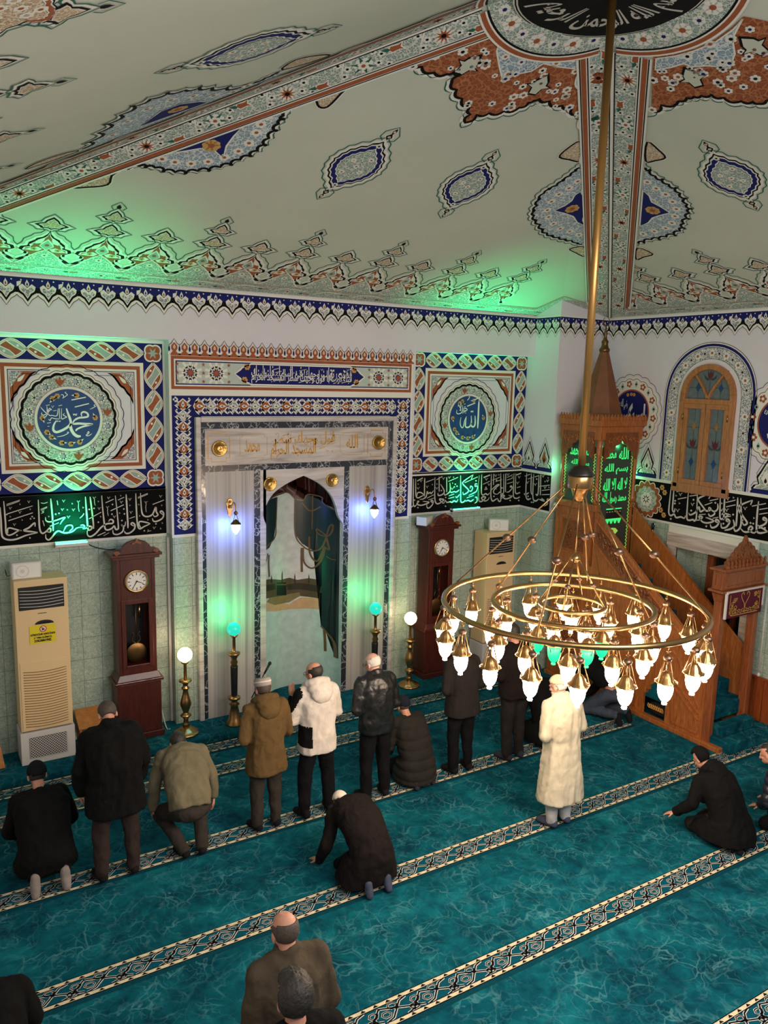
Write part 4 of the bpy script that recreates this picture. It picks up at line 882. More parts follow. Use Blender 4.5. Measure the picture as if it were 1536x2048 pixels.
def band(fr, u0, u1, label, extra):
    pa = Paint(fr); pa.rect(u0, ZB0-.035, u1, ZB1+.05, 'white_paint', 0); pa.rect(u0, ZB0, u1, ZB1, 'band_black', 1)
    extra(pa); return tag(pa.build('lettering_band'), label, 'lettering band')
u = lambda x, y, fr=FR: fr.px(x, y)[0]
S = 'letter_silver'
def b1(pa):
    trace(pa, 0, 970, 9.035, [(26,65,290,80,450,100,700,110,860,160,905,240,880,320,830,385,815),(26,140,870,135,800,180,775,280,800,390,825),(30,0,400,15,600,30,880,70,960,170,990,300,975,480,905,680,860),(30,680,855,560,840,430,820,520,770,600,700,630,690,632,750),
      (12,115,350,360,270),(12,115,375,350,290),(16,130,540,150,515,590,375),(17,150,645,590,500),(28,690,265,700,500,715,780,760,870,830,840,890,780,915,800,905,850,840,840),(28,915,245,935,450,955,700,960,830),(11,730,440,850,390),(11,740,460,850,405),(12,735,320,790,330,860,310),(12,800,460,760,480,790,490,740,515),
      (24,820,580,830,640,890,665,1000,640,1140,590,1170,590,1120,650,1085,710),(28,825,890,830,960,880,990,940,940,1000,860,1060,830,1140,860,1230,860,1320,830,1400,770,1536,760),(22,1145,840,1200,740,1290,725,1310,780,1250,830),(24,1450,730,1500,720,1536,750),(14,900,745,1060,680),(14,770,640,800,740),(14,1030,280,1045,360),(10,1420,330,1415,400,1430,480),(16,1440,600,1500,540,1510,510)],
      S, 3, [(550,610),(615,600),(580,570),(305,905),(540,955),(1005,525),(1065,510)], [(190,415),(525,300),(365,490),(265,710),(1155,285),(1130,440),(1330,445),(1420,300),(1240,575)], [(360,350),(545,440),(185,575),(400,635),(880,570),(1305,340),(1215,450),(1500,410)])
    trace(pa, 165, 970, 9.035, [(28,50,210,60,350,80,600,100,800,150,800,170,760,110,745,60,780,0,790),(26,135,210,160,400,190,650,200,790),(27,345,190,360,400,390,680,410,790,460,810,530,780,570,740,600,800,640,790,645,740,620,450,590,190),(27,470,660,500,620,550,640,540,690,440,700,340,760,230,880,140,930,90,900,85,820),(28,785,165,800,400,815,650,820,780),
      (24,545,810,560,880,640,890,720,840,740,760,700,720,760,740,775,660),(26,755,830,780,870,850,865,930,800,945,720,900,680,875,710,930,740),(26,960,150,970,400,990,700,1030,790,1110,750,1220,700),(24,1220,695,1130,670,1030,660,1020,720,1060,780),(26,1045,145,1060,400,1085,530,1160,570,1260,530,1320,400,1330,480,1360,540,1300,570,1270,520),(26,1260,600,1280,650,1340,655,1440,600,1465,520,1430,470,1400,490,1455,540),
      (11,1000,240,1180,165),(11,1000,220,1175,150),(15,415,320,560,255),(13,640,270,750,220),(16,505,465,745,355),(14,115,610,335,490),(13,845,605,945,570),(14,1265,350,1470,270),(15,270,915,415,850),(9,380,915,480,860),(12,1170,850,1190,800,1180,830,1240,825),(10,215,250,215,320,230,370),(10,455,420,450,480,465,560),(10,1150,330,1140,400,1150,490)],
      S, 3, [(530,525),(755,520),(710,640),(285,670),(1325,700),(1115,825),(120,440),(207,420),(745,432),(540,350)], [(475,230),(705,305),(860,255),(880,490),(1415,200),(305,420),(580,570),(215,230),(455,400),(1150,310),(1300,770)], [(285,300),(690,195),(855,370),(1430,370),(1440,690),(1410,790),(325,575),(1015,355),(1030,560),(670,510),(1180,630)])
band(FR, .6, u(331, 978), 'long black band of white Arabic lettering above the air conditioner with the yellow sticker', b1)
def b2(pa):
    trace(pa, 810, 940, 10.24, [(22,170,175,165,450,165,680,190,745,240,700),(20,70,710,100,740,130,755,165,720),(22,240,640,280,640,240,690,300,720,380,710,490,660,360,640),(22,440,700,450,770,500,770,560,700,570,640,535,620,530,650,570,670),(20,215,175,215,400,220,530,260,570,330,540,390,510),(20,240,540,250,470,320,460,400,520),(22,400,160,395,350,395,540),(22,300,600,370,590,430,540,450,440,470,480,510,460,530,480,560,450,580,420),
      (22,610,150,605,400,610,620,650,690,720,670,790,610,750,595,700,600,780,680,820,610),(22,820,610,850,660,920,650,960,660,1000,630,1050,650,1080,600),(20,695,140,695,440),(22,725,290,800,430,760,500,680,520,670,470),(20,850,150,850,450),(22,915,260,920,420,860,490,810,510,800,470),(20,920,420,940,460,1000,440,1040,450,1090,420,1100,400),(22,1135,110,1135,350,1135,600,1150,660,1200,650,1230,610),(22,1390,95,1250,190,1180,250,1190,300,1300,420,1200,500,1180,450),(16,1390,95,1350,190),
      (20,1300,420,1350,430,1380,360,1340,330,1330,380),(20,1480,290,1440,280,1430,330,1480,330,1460,430,1380,480,1300,520),(20,1230,640,1290,620,1340,640,1400,600),(20,1420,680,1470,640,1465,560,1430,560),(18,1030,540,1060,560,1110,500),(22,1515,110,1505,350,1500,600,1536,655),(20,245,225,360,160),(13,425,250,590,185),(16,640,200,760,130),(13,880,235,1080,150),(13,1215,260,1485,140),(13,445,575,585,505),(11,475,610,585,575),(12,890,530,1000,490),(12,880,585,1000,550),(12,1260,570,1400,520)],
      S, 3, [(190,615),(260,770),(1025,290),(1005,345),(1060,330),(825,740),(740,420),(1450,220),(830,560)], [(110,235),(270,370),(330,220),(455,340),(790,170),(910,150),(655,370),(970,380)], [(110,350),(100,520),(265,290),(555,300),(650,290),(990,150),(970,270)])
    trace(pa, 950, 930, 9.6, [(20,80,195,70,400,65,620,90,700,150,680,200,620,150,610,120,640,190,690,250,660,265,620),(20,125,180,120,400,120,540,150,575,200,550,240,570,280,530),(20,310,170,305,400,300,600,330,690,390,660,430,640),(20,430,640,450,690,490,670,490,400,490,160),(17,355,170,350,380),(18,300,490,350,440,420,380,460,380,400,430,350,500,370,550,430,560),(18,430,560,470,520,500,545,545,520,545,170),(18,585,165,580,520),(20,490,650,560,600,540,580,510,590,580,650,700,610,640,580,740,600),
      (20,745,160,735,400,735,600,790,640,870,610,910,640,930,560,925,145),(18,600,520,650,510,710,440,690,400,670,420,720,430),(19,780,160,770,400,770,520,800,550,850,530,890,540,915,480),(22,160,240,285,190),(11,150,370,280,310),(11,330,290,470,235),(11,390,320,510,280),(10,610,240,720,185),(10,610,290,720,250),(10,610,360,720,325),(20,790,190,900,150),(10,800,435,895,405),(10,895,690,960,655)],
      S, 3, [(190,465),(220,460),(205,430),(360,600),(410,290),(670,680),(835,680),(515,440)], [(220,270),(270,370),(400,200),(635,180),(850,230),(820,340)], [(455,190),(710,230),(400,460)])
band(FR, MX1+.02, PX, 'black band of white Arabic lettering on the recessed wall between the mihrab and corner pier', b2)
def b3(pa):
    trace(pa, 950, 930, 9.6, [(20,1000,150,985,400,985,600,1020,660,1080,640),(19,1090,160,1080,500,1120,570),(19,1135,170,1120,400,1120,640,1170,690,1230,650),(19,1235,190,1215,550,1170,560),(19,1270,185,1260,580),(17,950,540,970,570,1040,530),(18,1240,660,1340,690,1280,640),(16,1400,690,1420,660,1390,660,1400,740,1330,790),(10,960,215,1070,175),(10,1020,270,1110,240),(10,1150,230,1240,200),(10,1240,410,1440,385),(10,1290,490,1440,470),(10,1290,570,1440,565)], S, 3, [(1025,600),(1090,715),(1125,715),(1190,270)], [(1320,210),(1405,300),(1355,430),(1170,370),(1020,330)], [(1410,250),(1350,320),(1425,430)])
band(FPS, -YR, -PY, 'short black band of white Arabic lettering on the green lit side of the corner pier', b3)
def b4(pa):
    c = RW.px(1293, 998); pa.poly(pa.lobed(c, .27, 14, .05), 'orange_paint', 3); pa.line(pa.lobed(c, .26, 14, .05), .014, 'white_paint', 4, True); pa.poly(pa.lobed(c, .19, 12, .03), 'scroll_green', 4)
    pa.poly(pa.lobed(c, .1, 8, .02), 'white_paint', 5); pa.rays(c, .03, .09, 8, 'black_paint', 6); pa.disc(c, .03, 'white_paint', 7, 12)
    for x, y in ((1325, 975), (1330, 985), (1322, 1020), (1328, 1030)): pa.flower(RW.px(x, y), .05, 'petal_gold', 'orange_paint', 4, 6)
    trace(pa, 1330, 960, 7.457, [(21,95,100,75,300,60,480,90,530,140,510,170,560,240,550,290,570,310,530),(21,140,105,125,300,115,440,140,475,155,420),(21,355,150,340,350,330,560,360,600,420,590,440,610,470,570,480,400,490,160),(20,470,600,530,590,560,550,510,545,560,620,640,640,730,610,650,570,610,560),(22,680,660,700,710,770,690,810,620,770,590,760,620,810,640),(21,705,200,600,230,510,270,505,310,570,400,620,460,690,440,660,410,650,470),(15,705,200,655,280),
      (20,360,490,380,520,460,480,510,400,530,470,580,450,610,460),(20,690,440,740,470,790,430,790,350),(20,740,470,740,510,680,540,650,500),(21,830,220,825,400,825,560,860,580,930,540,980,530,880,495,850,520),(21,895,225,885,450,880,600),(21,840,640,850,710,920,700,970,620,930,580,920,610,970,630),(21,890,750,980,730,1040,680,1020,590),(22,1090,260,1080,480,1065,690),(22,1310,300,1180,350,1100,400,1110,460,1180,560,1230,640,1180,670,1150,610),(16,1310,300,1280,370),
      (21,1030,700,1050,760,1110,730,1140,640,1138,450,1135,270),(21,1130,720,1180,770,1250,770,1310,720,1280,690,1250,740,1330,790,1380,740),(22,1400,315,1380,500,1370,740,1420,790,1536,770),(20,1536,770,1440,710,1400,720),(21,1390,670,1420,690,1500,650,1520,590,1480,560,1470,590,1520,610),(14,175,150,285,130),(14,175,175,285,150),(12,195,285,325,260),(12,370,240,480,225),(11,595,375,710,335),(12,670,310,800,280),(10,510,515,610,510),(12,910,335,1055,300),(12,915,400,1055,370),(11,1300,390,1510,350),(11,1410,440,1536,420),(11,1410,510,1536,490),(10,715,570,800,555)],
      S, 3, [(155,310),(150,350),(90,580),(430,295),(755,340),(620,690),(1020,515),(1280,640),(1320,650),(1160,600),(875,650),(395,455),(1495,715)], [(240,210),(200,450),(405,185),(420,360),(945,275),(1205,420),(930,445),(855,440)], [(170,235),(310,185),(220,350),(450,185),(775,235),(1025,265),(850,350),(1330,570)])
    write(pa, 'الم نجعل الارض', -6.5, ZB0+.08, -5.5, ZB0+.54, S, 3, 0, .7)
band(RW, -PY, -5.4, 'black band of white Arabic lettering with a scalloped rosette under the arched window', b4)

# ---------------- small crest rows above the bands
def crest_row(fr, u0, u1, name, n):
    pa = Paint(fr); z = ZB1+.05; p = (u1-u0)/n; pa.rect(u0, z, u1, z+.07, 'navy_paint', 1)
    for i in range(n):
        c = u0+(i+.5)*p; h = p/2
        q = [(-1, .06), (-.8, .12), (-.5, .14), (-.66, .24), (-.42, .33), (0, .50), (.42, .33), (.66, .24), (.5, .14), (.8, .12), (1, .06)]
        pa.line([(c+x*h, z+y*1.1+.03) for x, y in q], .008, 'black_paint', 1); pa.poly([(c+x*h, z+y) for x, y in q], 'black_paint', 2); pa.poly([(c+x*h*.8, z+.015+y*.88) for x, y in q], 'white_paint', 3)
        pa.poly([(c+x*h*.68, z+.02+y*.80) for x, y in q], 'scroll_green', 4); pa.poly([(c, z+.36), (c-h*.3, z+.22), (c, z+.12), (c+h*.3, z+.2)], 'orange_paint' if i % 2 else 'white_paint', 5); pa.tear((c, z+.2), h*.2, .08, 'black_paint', 6)
        pa.disc((c-h, z+.05), .02, 'white_paint', 3, 8)
    o = pa.build(name); o['kind'] = 'structure'
crest_row(FPS, -YR, -PY, 'trim_5', 2); crest_row(RW, -PY+.02, -WY1-.36, 'trim_6', 3); crest_row(RW, -WY0+.36, -5.6, 'trim_7', 3)

# ---------------- roundels and window surround on the right wall
def wall_roundel(cpx, label, words, R=.58, ri=.36):
    pa = Paint(RW); c = RW.px(*cpx)
    pa.line(pa.lobed(c, R*1.05, 20, R*.05), .008, 'black_paint', 1, True); pa.poly(pa.lobed(c, R*.98, 20, R*.05), 'white_paint', 1); pa.line(pa.lobed(c, R*.92, 20, R*.05), .008, 'black_paint', 2, True)
    for i in range(20):
        a = 2*PI*(i+.5)/20; q = (c[0]+R*.82*cos(a), c[1]+R*.82*sin(a))
        if i % 2: pa.flower(q, R*.11, 'orange_paint', 'white_paint', 3, 5)
        else: pa.poly([(q[0]+x*R*.1, q[1]+y*R*.1) for x, y in ((0, 1), (.6, 0), (0, -1), (-.6, 0))], 'green_paint', 3); pa.disc(q, R*.03, 'black_paint', 4, 8)
    pa.disc(c, ri*1.1, 'white_paint', 4, 48); pa.disc(c, ri*1.07, 'orange_paint', 5, 48); pa.disc(c, ri, 'navy_paint', 6, 48)
    for t, b, bo, tl in words: write(pa, t, c[0]+b[0]*ri, c[1]+b[1]*ri, c[0]+b[2]*ri, c[1]+b[3]*ri, 'sign_white', 8, bo, tl)
    for a in (1.6, 1.85, 1.4, -.2, -2.0, -1.2): pa.flower((c[0]+ri*.84*cos(a), c[1]+ri*.84*sin(a)), ri*.09, 'petal_gold', 'orange_paint', 8, 6)
    return tag(pa.build('wall_roundel'), label, 'painted roundel', 'painted roundels on the window wall')
wall_roundel((1262, 825), 'blue and orange painted roundel partly behind the spire of the minbar', [('ابو بكر', (-.35, -.72, .85, .45), .05, .6), ('رضي الله عنه', (-.8, .1, -.2, .62), .02, .6)])
wall_roundel((1566, 848), 'blue and orange painted roundel cut off beyond the arched window', [('عمر', (-.6, -.6, .7, .4), .05, .6), ('رضي الله عنه', (-.8, .2, -.1, .62), .02, .6)])
pa = Paint(RW)
def arch_pts(off, n=24):
    r = wr+off; zt = WZ1+off-WZS
    return [(-yc-r*cos(PI*t/n)*-1, WZS+zt*sin(PI*t/n)**.85) for t in range(n+1)]
def arch_band(o0, o1, m, L):
    a, b = arch_pts(o0), arch_pts(o1); z0 = ZB1+.05
    a = [(a[0][0], z0)]+a+[(a[-1][0], z0)]; b = [(b[0][0], z0)]+b+[(b[-1][0], z0)]
    vs = [pa.pt(p, L) for p in a]+[pa.pt(p, L) for p in b]; n = len(a)
    pa.add(vs, [(i, i+1, n+i+1, n+i) for i in range(n-1)], m)
arch_band(.06, .32, 'white_paint', 1); arch_band(.075, .245, 'scroll_grey', 2); arch_band(.072, .078, 'black_paint', 3); arch_band(.243, .25, 'black_paint', 3); arch_band(.262, .300, 'navy_paint', 3); arch_band(.318, .325, 'black_paint', 3)
mid = arch_pts(.16, 16); col = [(mid[0][0], z) for z in (3.62, 3.86, 4.1, 4.34, 4.58)]
for i, q in enumerate(col + mid[1:-1] + [(mid[-1][0], p[1]) for p in col]):
    if i % 2: pa.rays(q, .02, .065, 7, 'white_paint', 4); pa.rays(q, .012, .045, 7, 'black_paint', 5, .4)
    else: pa.flower(q, .06, 'white_paint', 'orange_paint', 4, 6)
o = pa.build('trim_8'); o['kind'] = 'structure'

# ---------------- painted surround of the mihrab
pa = Paint(FU)
X0, X1 = FU.px(343, 800)[0], FU.px(821, 800)[0]; I0, I1 = FU.px(388, 840)[0], FU.px(790, 850)[0]
ZT = FU.px(345, 791)[1]; ZI = FU.px(600, 832)[1]
pa.rect(X0-.03, ZT, X1+.03, 5.28, 'white_paint', 0); pa.rect(X0-.03, ZB0-.04, I0+.10, ZT, 'white_paint', 0); pa.rect(I1-.10, ZB0-.04, X1+.03, ZT, 'white_paint', 0); pa.rect(I0, ZI-.1, I1, ZT, 'white_paint', 0)
pa.rect(X0, ZB0, I0, ZT, 'navy_paint', 1); pa.rect(I1, ZB0, X1, ZT, 'navy_paint', 1); pa.rect(I0, ZI, I1, ZT, 'navy_paint', 1)
def palm(pa, c, d, s, kind, L, k=1.5):
    """palmette on a vine: d is the running direction"""
    dx, dy = d; T = lambda q: [(c[0]+dx*a*s-dy*b*s*k, c[1]+dy*a*s+dx*b*s*k) for a, b in q]
    m = 'orange_paint' if kind else 'scroll_grey'
    pa.poly(T([(-.5, 0), (-.36, .28), (-.1, .40), (.16, .36), (.30, .2), (.5, 0), (.30, -.2), (.16, -.36), (-.1, -.40), (-.36, -.28)]), 'white_paint', L); pa.poly(T([(-.42, 0), (-.28, .20), (-.08, .30), (.14, .26), (.22, .14), (.40, 0), (.22, -.14), (.14, -.26), (-.08, -.30), (-.28, -.20)]), m, L+1)
    pa.poly(T([(-.26, 0), (-.1, .12), (.14, .06), (.28, 0), (.14, -.06), (-.1, -.12)]), 'white_paint', L+2); pa.poly(T([(-.14, 0), (-.04, .05), (.1, 0), (-.04, -.05)]), 'navy_paint' if kind else 'black_paint', L+3)
    for sg in (1, -1):
        pa.leaf(T([(-.35, .1*sg)])[0], T([(-.05, .60*sg)])[0], .35*sg, 'white_paint', L); pa.leaf(T([(.15, .3*sg)])[0], T([(.45, .55*sg)])[0], .4*sg, 'white_paint', L); pa.leaf(T([(.1, .3*sg)])[0], T([(-.1, .52*sg)])[0], .3*sg, 'white_paint', L)
        pa.disc(T([(.48, .42*sg)])[0], .07*s, 'white_paint', L, 8)
bw = I0-X0
for x in ((X0+I0)/2, (X1+I1)/2):
    n = 12; p = (ZT-ZB0-.1)/n
    for i in range(n): palm(pa, (x, ZB0+.06+(i+.5)*p), (0, 1), p*1.08, i % 2 == 1, 2, 1.25)
n = 20; p = (I1-I0)/n
for i in range(n): palm(pa, (I0+(i+.5)*p, (ZI+ZT)/2), (1 if i < n/2 else -1, 0), p*1.15, i % 2 == 0, 2, 1.1)
for x in (X0+.05, X1-.05): pa.flower((x, ZT-.05), .04, 'white_paint', 'navy_paint', 3, 4)
# lettered panel with stars
za, zb = FU.px(345, 778)[1], FU.px(343, 711)[1]
pa.rect(X0, za, X1, zb, 'orange_paint', 1); pa.rect(X0+.04, za+.04, X1-.04, zb-.04, 'white_paint', 2); q0, q1, r0, r1 = X0+.075, X1-.075, za+.075, zb-.075
pa.rect(q0-.015, r0-.015, q1+.015, r1+.015, 'navy_paint', 3); pa.rect(q0, r0, q1, r1, 'pale_green_paint', 4)
cz = (r0+r1)/2; t0, t1 = FU.px(466, 740)[0], FU.px(730, 760)[0]
def star_field(a, b):
    n = 2; w = (b-a)/n; R = (r1-r0)*.5
    for i in range(n):
        c = (a+(i+.5)*w, cz)
        for k in range(10):
            an = 2*PI*k/10+PI/10; e = (c[0]+R*1.15*cos(an), max(r0, min(r1, c[1]+R*1.15*sin(an)))); pa.line([(c[0]+R*.45*cos(an), c[1]+R*.45*sin(an)), e], .035, 'white_paint', 5)
            an2 = an+PI/10; e2 = (c[0]+R*.8*cos(an2), c[1]+R*.8*sin(an2)); pa.line([(c[0]+R*.52*cos(an), c[1]+R*.52*sin(an)), e2, (c[0]+R*.52*cos(an+PI/5), c[1]+R*.52*sin(an+PI/5))], .022, 'white_paint', 5)
        pa.rays(c, R*.34, R*.70, 10, 'white_paint', 6); pa.rays(c, R*.28, R*.5, 10, 'navy_paint', 7); pa.rays(c, R*.2, R*.40, 12, 'orange_paint', 8, .1)
    for x in (a+.01*w, a+w, b-.01*w):
        for z in (r0+.03, cz, r1-.03): pa.rays((x, z), .012, .032, 5, 'orange_paint', 7, .3)
star_field(q0, t0-.06); star_field(t1+.06, q1)
sh = [(t0+.02, cz), (t0+.10, cz+.06), (t0+.13, r1-.05), (t0+.22, r1-.02), (t0+.26, r1), (t1-.26, r1), (t1-.22, r1-.02), (t1-.13, r1-.05), (t1-.10, cz+.06), (t1-.02, cz), (t1-.10, cz-.06), (t1-.13, r0+.05), (t1-.22, r0+.02), (t1-.26, r0), (t0+.26, r0), (t0+.22, r0+.02), (t0+.13, r0+.05), (t0+.10, cz-.06)]
pa.poly(sh, 'navy_paint', 9); pa.line(sh, .022, 'white_paint', 10, True)
for x in (t0+.2, t0+.16, t1-.2, t1-.16): pa.flower((x, cz+(.1 if x in (t0+.2, t1-.2) else -.08)), .05, 'petal_gold', 'orange_paint', 10, 6)
write(pa, 'قد نرى تقلب وجهك في السماء فلنولينك', t0+.26, cz-.07, t1-.24, r1-.015, 'sign_white', 10, .01, 1.1); write(pa, 'قبلة ترضاها فول وجهك شطر المسجد الحرام', t0+.26, r0+.01, t1-.24, cz+.09, 'sign_white', 10, .01, 1.1)
marks(pa, t0+.3, t1-.3, r0+.05, r1-.05, 40, 9, 11)
# spade cresting along the top
n = 28; p = (X1+.06-X0)/n; zc = zb+.01
for i in range(n):
    c = X0+(i+.5)*p-.02; h = p/2; z1 = zc+.16
    q = [(-1, 0), (-1, .115), (-.55, .135), (0, .195), (.55, .135), (1, .115), (1, 0)]
    pa.poly([(c+x*h, zc+y) for x, y in q], 'white_paint', 1); pa.line([(c+x*h, zc+y+.015) for x, y in q[1:-1]], .007, 'black_paint', 2)
    pa.poly([(c-h*.95, zc), (c-h*.3, zc+.05), (c-h*.62, zc+.08), (c-h*.6, zc+.12), (c, zc+.165), (c+h*.6, zc+.12), (c+h*.62, zc+.08), (c+h*.3, zc+.05), (c+h*.95, zc)], 'orange_paint', 3)
    pa.tear((c, zc+.11), .03, .06, 'white_paint', 4); pa.tear((c, zc+.105), .014, .035, 'petal_gold', 5); pa.tear((c-h, zc+.09), .028, .09, 'navy_paint', 4); pa.disc((c-h, zc+.02), .02, 'white_paint', 4, 8)
pa.rect(X0, zc-.005, X1+.04, zc+.02, 'orange_paint', 4)
o = tag(pa.build('painted_surround'), 'navy and orange painted surround with lettered star panel framing the mihrab', 'painted surround')

# ================================================================== MIHRAB
FM = Fr((0, NY, 0), (1, 0, 0), (0, 0, 1))
mih = thing('mihrab', 'grey marble prayer niche with gilded discs and a painted curtain scene', 'mihrab', (NX, NY, 0))
mx0, mx1, mzt = FM.px(401, 900)[0], FM.px(784, 900)[0], FM.px(600, 843)[1]
ix0, ix1 = FM.px(411, 1000)[0], FM.px(773, 1000)[0]
ax0, ax1 = FM.px(520, 1050)[0], FM.px(686, 1050)[0]; zh = FM.px(520, 940)[1]; zh2 = FM.px(520, 928)[1]
arcp = [FM.px(*p) for p in ((524, 1050), (526, 1030), (533, 1008), (548, 985), (575, 966), (607, 951), (638, 967), (660, 988), (671, 1012), (676, 1032), (677, 1048))]
arcp[0] = (NX-NA, arcp[0][1]); arcp[-1] = (NX+NA, arcp[-1][1])
arcs = spline(arcp[:6], 4, False)[:-1] + spline(arcp[5:], 4, False)
yb = YU-0.001
g = G()
g.box((ix0, NY, ZP), (ax0-.09, yb, zh), 'marble'); g.box((ax1+.09, NY, ZP), (ix1, yb, zh), 'marble')
g.build('side_panel', mih, True)
g = G()
for x0, x1 in ((ax0, NX-NA), (NX+NA, ax1)): g.box((x0, NY-.012, ZP), (x1, yb, arcs[0][1]), 'marble_frieze')
za = arcs[0][1]
for a, b in zip([(ax0, za)]+arcs+[], arcs+[(ax1, za)]):
    g.add([(a[0], NY-.012, a[1]), (b[0], NY-.012, b[1]), (b[0], NY-.012, zh), (a[0], NY-.012, zh)], [(0, 1, 2, 3)], 'marble_frieze')
    g.add([(a[0], NY-.012, a[1]), (b[0], NY-.012, b[1]), (b[0], NY+.05, b[1]), (a[0], NY+.05, a[1])], [(0, 1, 2, 3)], 'marble_frieze')
g.build('arch_panel', mih, True)
g = G(); g.box((ix0, NY, zh2), (ix1, yb, mzt-.09), 'marble_frieze')
fz0, fz1 = zh2+.05, mzt-.14
fr_ = g.build('frieze_panel', mih, True)
g = G()
g.box((mx0, NY-.008, ZP), (ix0, yb, mzt), 'marble_dark'); g.box((ix1, NY-.008, ZP), (mx1, yb, mzt), 'marble_dark'); g.box((ix0, NY-.008, mzt-.09), (ix1, yb, mzt), 'marble_dark')
g.box((ix0, NY-.008, zh), (ix1, yb, zh2), 'marble_dark'); g.box((ax0-.09, NY-.008, ZP), (ax0, yb, zh), 'marble_dark'); g.box((ax1, NY-.008, ZP), (ax1+.09, yb, zh), 'marble_dark')
g.build('dark_marble_border', mih, True)
g = G()
for x0, x1 in ((mx0-.07, mx0), (mx1, mx1+.07)): g.box((x0, NY-.04, ZP), (x1, yb, mzt+.07), 'marble_frieze')
g.box((mx0, NY-.04, mzt), (mx1, yb, mzt+.07), 'marble_frieze'); g.build('moulding', mih, True, .012)
# gilded writing and frames on the frieze
pa = Paint(Fr((0, NY, 0), (1, 0, 0), (0, 0, 1)))
tx = lambda x: FM.px(x, 895)[0]
write(pa, 'فول وجهك شطر', tx(545), fz0+.20, tx(670), fz1+.0, 'gold_paint', 1, .025, .8); write(pa, 'المسجد الحرام', tx(541), fz0-.0, tx(632), fz0+.30, 'gold_paint', 1, .025, .9)
write(pa, 'محمد', tx(489), fz0+.12, tx(520), fz1-.1, 'gold_paint', 1, .025, .8); write(pa, 'الله', tx(692), fz0+.14, tx(716), fz1-.06, 'gold_paint', 1, .025, .8)
marks(pa, tx(545), tx(670), fz0+.03, fz1-.03, 26, 5, 1)
for i, m_ in enumerate(pa.m): pa.m[i] = 'gold_paint'
def notched(u0, u1, z0, z1, c=.05): return [(u0+c, z0), (u1-c, z0), (u1-c, z0+c), (u1, z0+c), (u1, z1-c), (u1-c, z1-c), (u1-c, z1), (u0+c, z1), (u0+c, z1-c), (u0, z1-c), (u0, z0+c), (u0+c, z0+c)]
for a, b in ((413, 462), (733, 772)): pa.line(notched(tx(a)+.02, tx(b)-.02, fz0, fz1), .012, 'gold_paint', 1, True)
for a, b in ((480, 534), (680, 728)): pa.line(notched(tx(a), tx(b), fz0+.04, fz1-.03, .04), .006, 'gold_paint', 1, True)
pa.build('gilded_lettering', fr_, False) if False else pa.build('gilded_lettering', mih, True)
for x, y, r in ((438, 897, .108), (756, 885, .108), (539, 968, .100), (663, 960, .100)):
    c = FM.px(x, y); g = G()
    fr2 = Fr((c[0], NY-.012, c[1]), (1, 0, 0), (0, 0, 1)); rings = []
    for rr, w in ((r, 0), (r, .018), (r*.88, .026), (r*.80, .014), (r*.42, .030), (r*.36, .018), (r*.12, .034)): rings.append([fr2.p(rr*(1+(.04*cos(12*2*PI*k/48) if .3 < rr/r < .86 else 0))*cos(2*PI*k/48), rr*sin(2*PI*k/48), w) for k in range(48)])
    g.loft(rings, 'gold'); g.build('gilded_disc', mih, True)
# the concave niche and its painted scene
def ndist(x, y):
    d = _f + _r*((x-768)/FPX) - _u*((y-1024)/FPX); ex_, ey = d.x/NA, d.y/ND; fx, fy = (CAM.x-NX)/NA, (CAM.y-NY)/ND
    A, B, C_ = ex_*ex_+ey*ey, 2*(ex_*fx+ey*fy), fx*fx+fy*fy-1; D = B*B-4*A*C_
    if D < 0: q = CAM + d*((NY+.02-CAM.y)/d.y); return (max(NX-NA+.01, min(NX+NA-.01, q.x)), q.z)
    q = CAM + d*((-B+math.sqrt(D))/(2*A))
    return (max(NX-NA+.004, min(NX+NA-.004, q.x)), q.z)
class NichePaint(G):
    def poly(s, pts, m, L):
        bm = bmesh.new(); a = sum(pts[i][0]*pts[(i+1) % len(pts)][1] - pts[(i+1) % len(pts)][0]*pts[i][1] for i in range(len(pts)))
        if a < 0: pts = pts[::-1]
        bm.faces.new([bm.verts.new((x, 0, z)) for x, z in pts])
        bmesh.ops.triangulate(bm, faces=bm.faces[:])
        for i in range(1, 40):
            x = NX - NA*cos(PI*i/40); bmesh.ops.bisect_plane(bm, geom=bm.verts[:]+bm.edges[:]+bm.faces[:], plane_co=(x, 0, 0), plane_no=(1, 0, 0))
        bm.verts.index_update(); k = 1-L*.0022
        s.add([(NX+(v.co.x-NX)*k, NY+.012+(yniche(v.co.x)-NY)*k-.012, v.co.z) for v in bm.verts], [[v.index for v in f.verts] for f in bm.faces], m, True); bm.free()
    def line(s, pts, w, m, L):
        pts = spline(pts, 4, False) if len(pts) > 2 else pts
        for a, b in zip(pts, pts[1:]):
            dx, dy = b[0]-a[0], b[1]-a[1]; l = math.hypot(dx, dy) or 1e-6; nx, ny = -dy/l*w/2, dx/l*w/2
            s.poly([(a[0]-nx, a[1]-ny), (b[0]-nx, b[1]-ny), (b[0]+nx, b[1]+ny), (a[0]+nx, a[1]+ny)], m, L)
for nm, c in (('niche_sky', (204, 208, 206)), ('niche_lower', (180, 204, 198)), ('drape_maroon', (72, 34, 30)), ('drape_green', (14, 42, 44)), ('cord', (100, 78, 48)), ('skyline', (84, 74, 52)), ('skyline_dark', (50, 46, 34)), ('courtyard', (128, 118, 78)), ('sand', (196, 164, 122)), ('kaaba', (20, 18, 18))):
    mat(nm, c, 0.35, noise=(9, .12))
g = G(); n = 40; rows = [ZP-.02, 1.35, 3.62]; ang = [PI*i/n for i in range(n+1)]
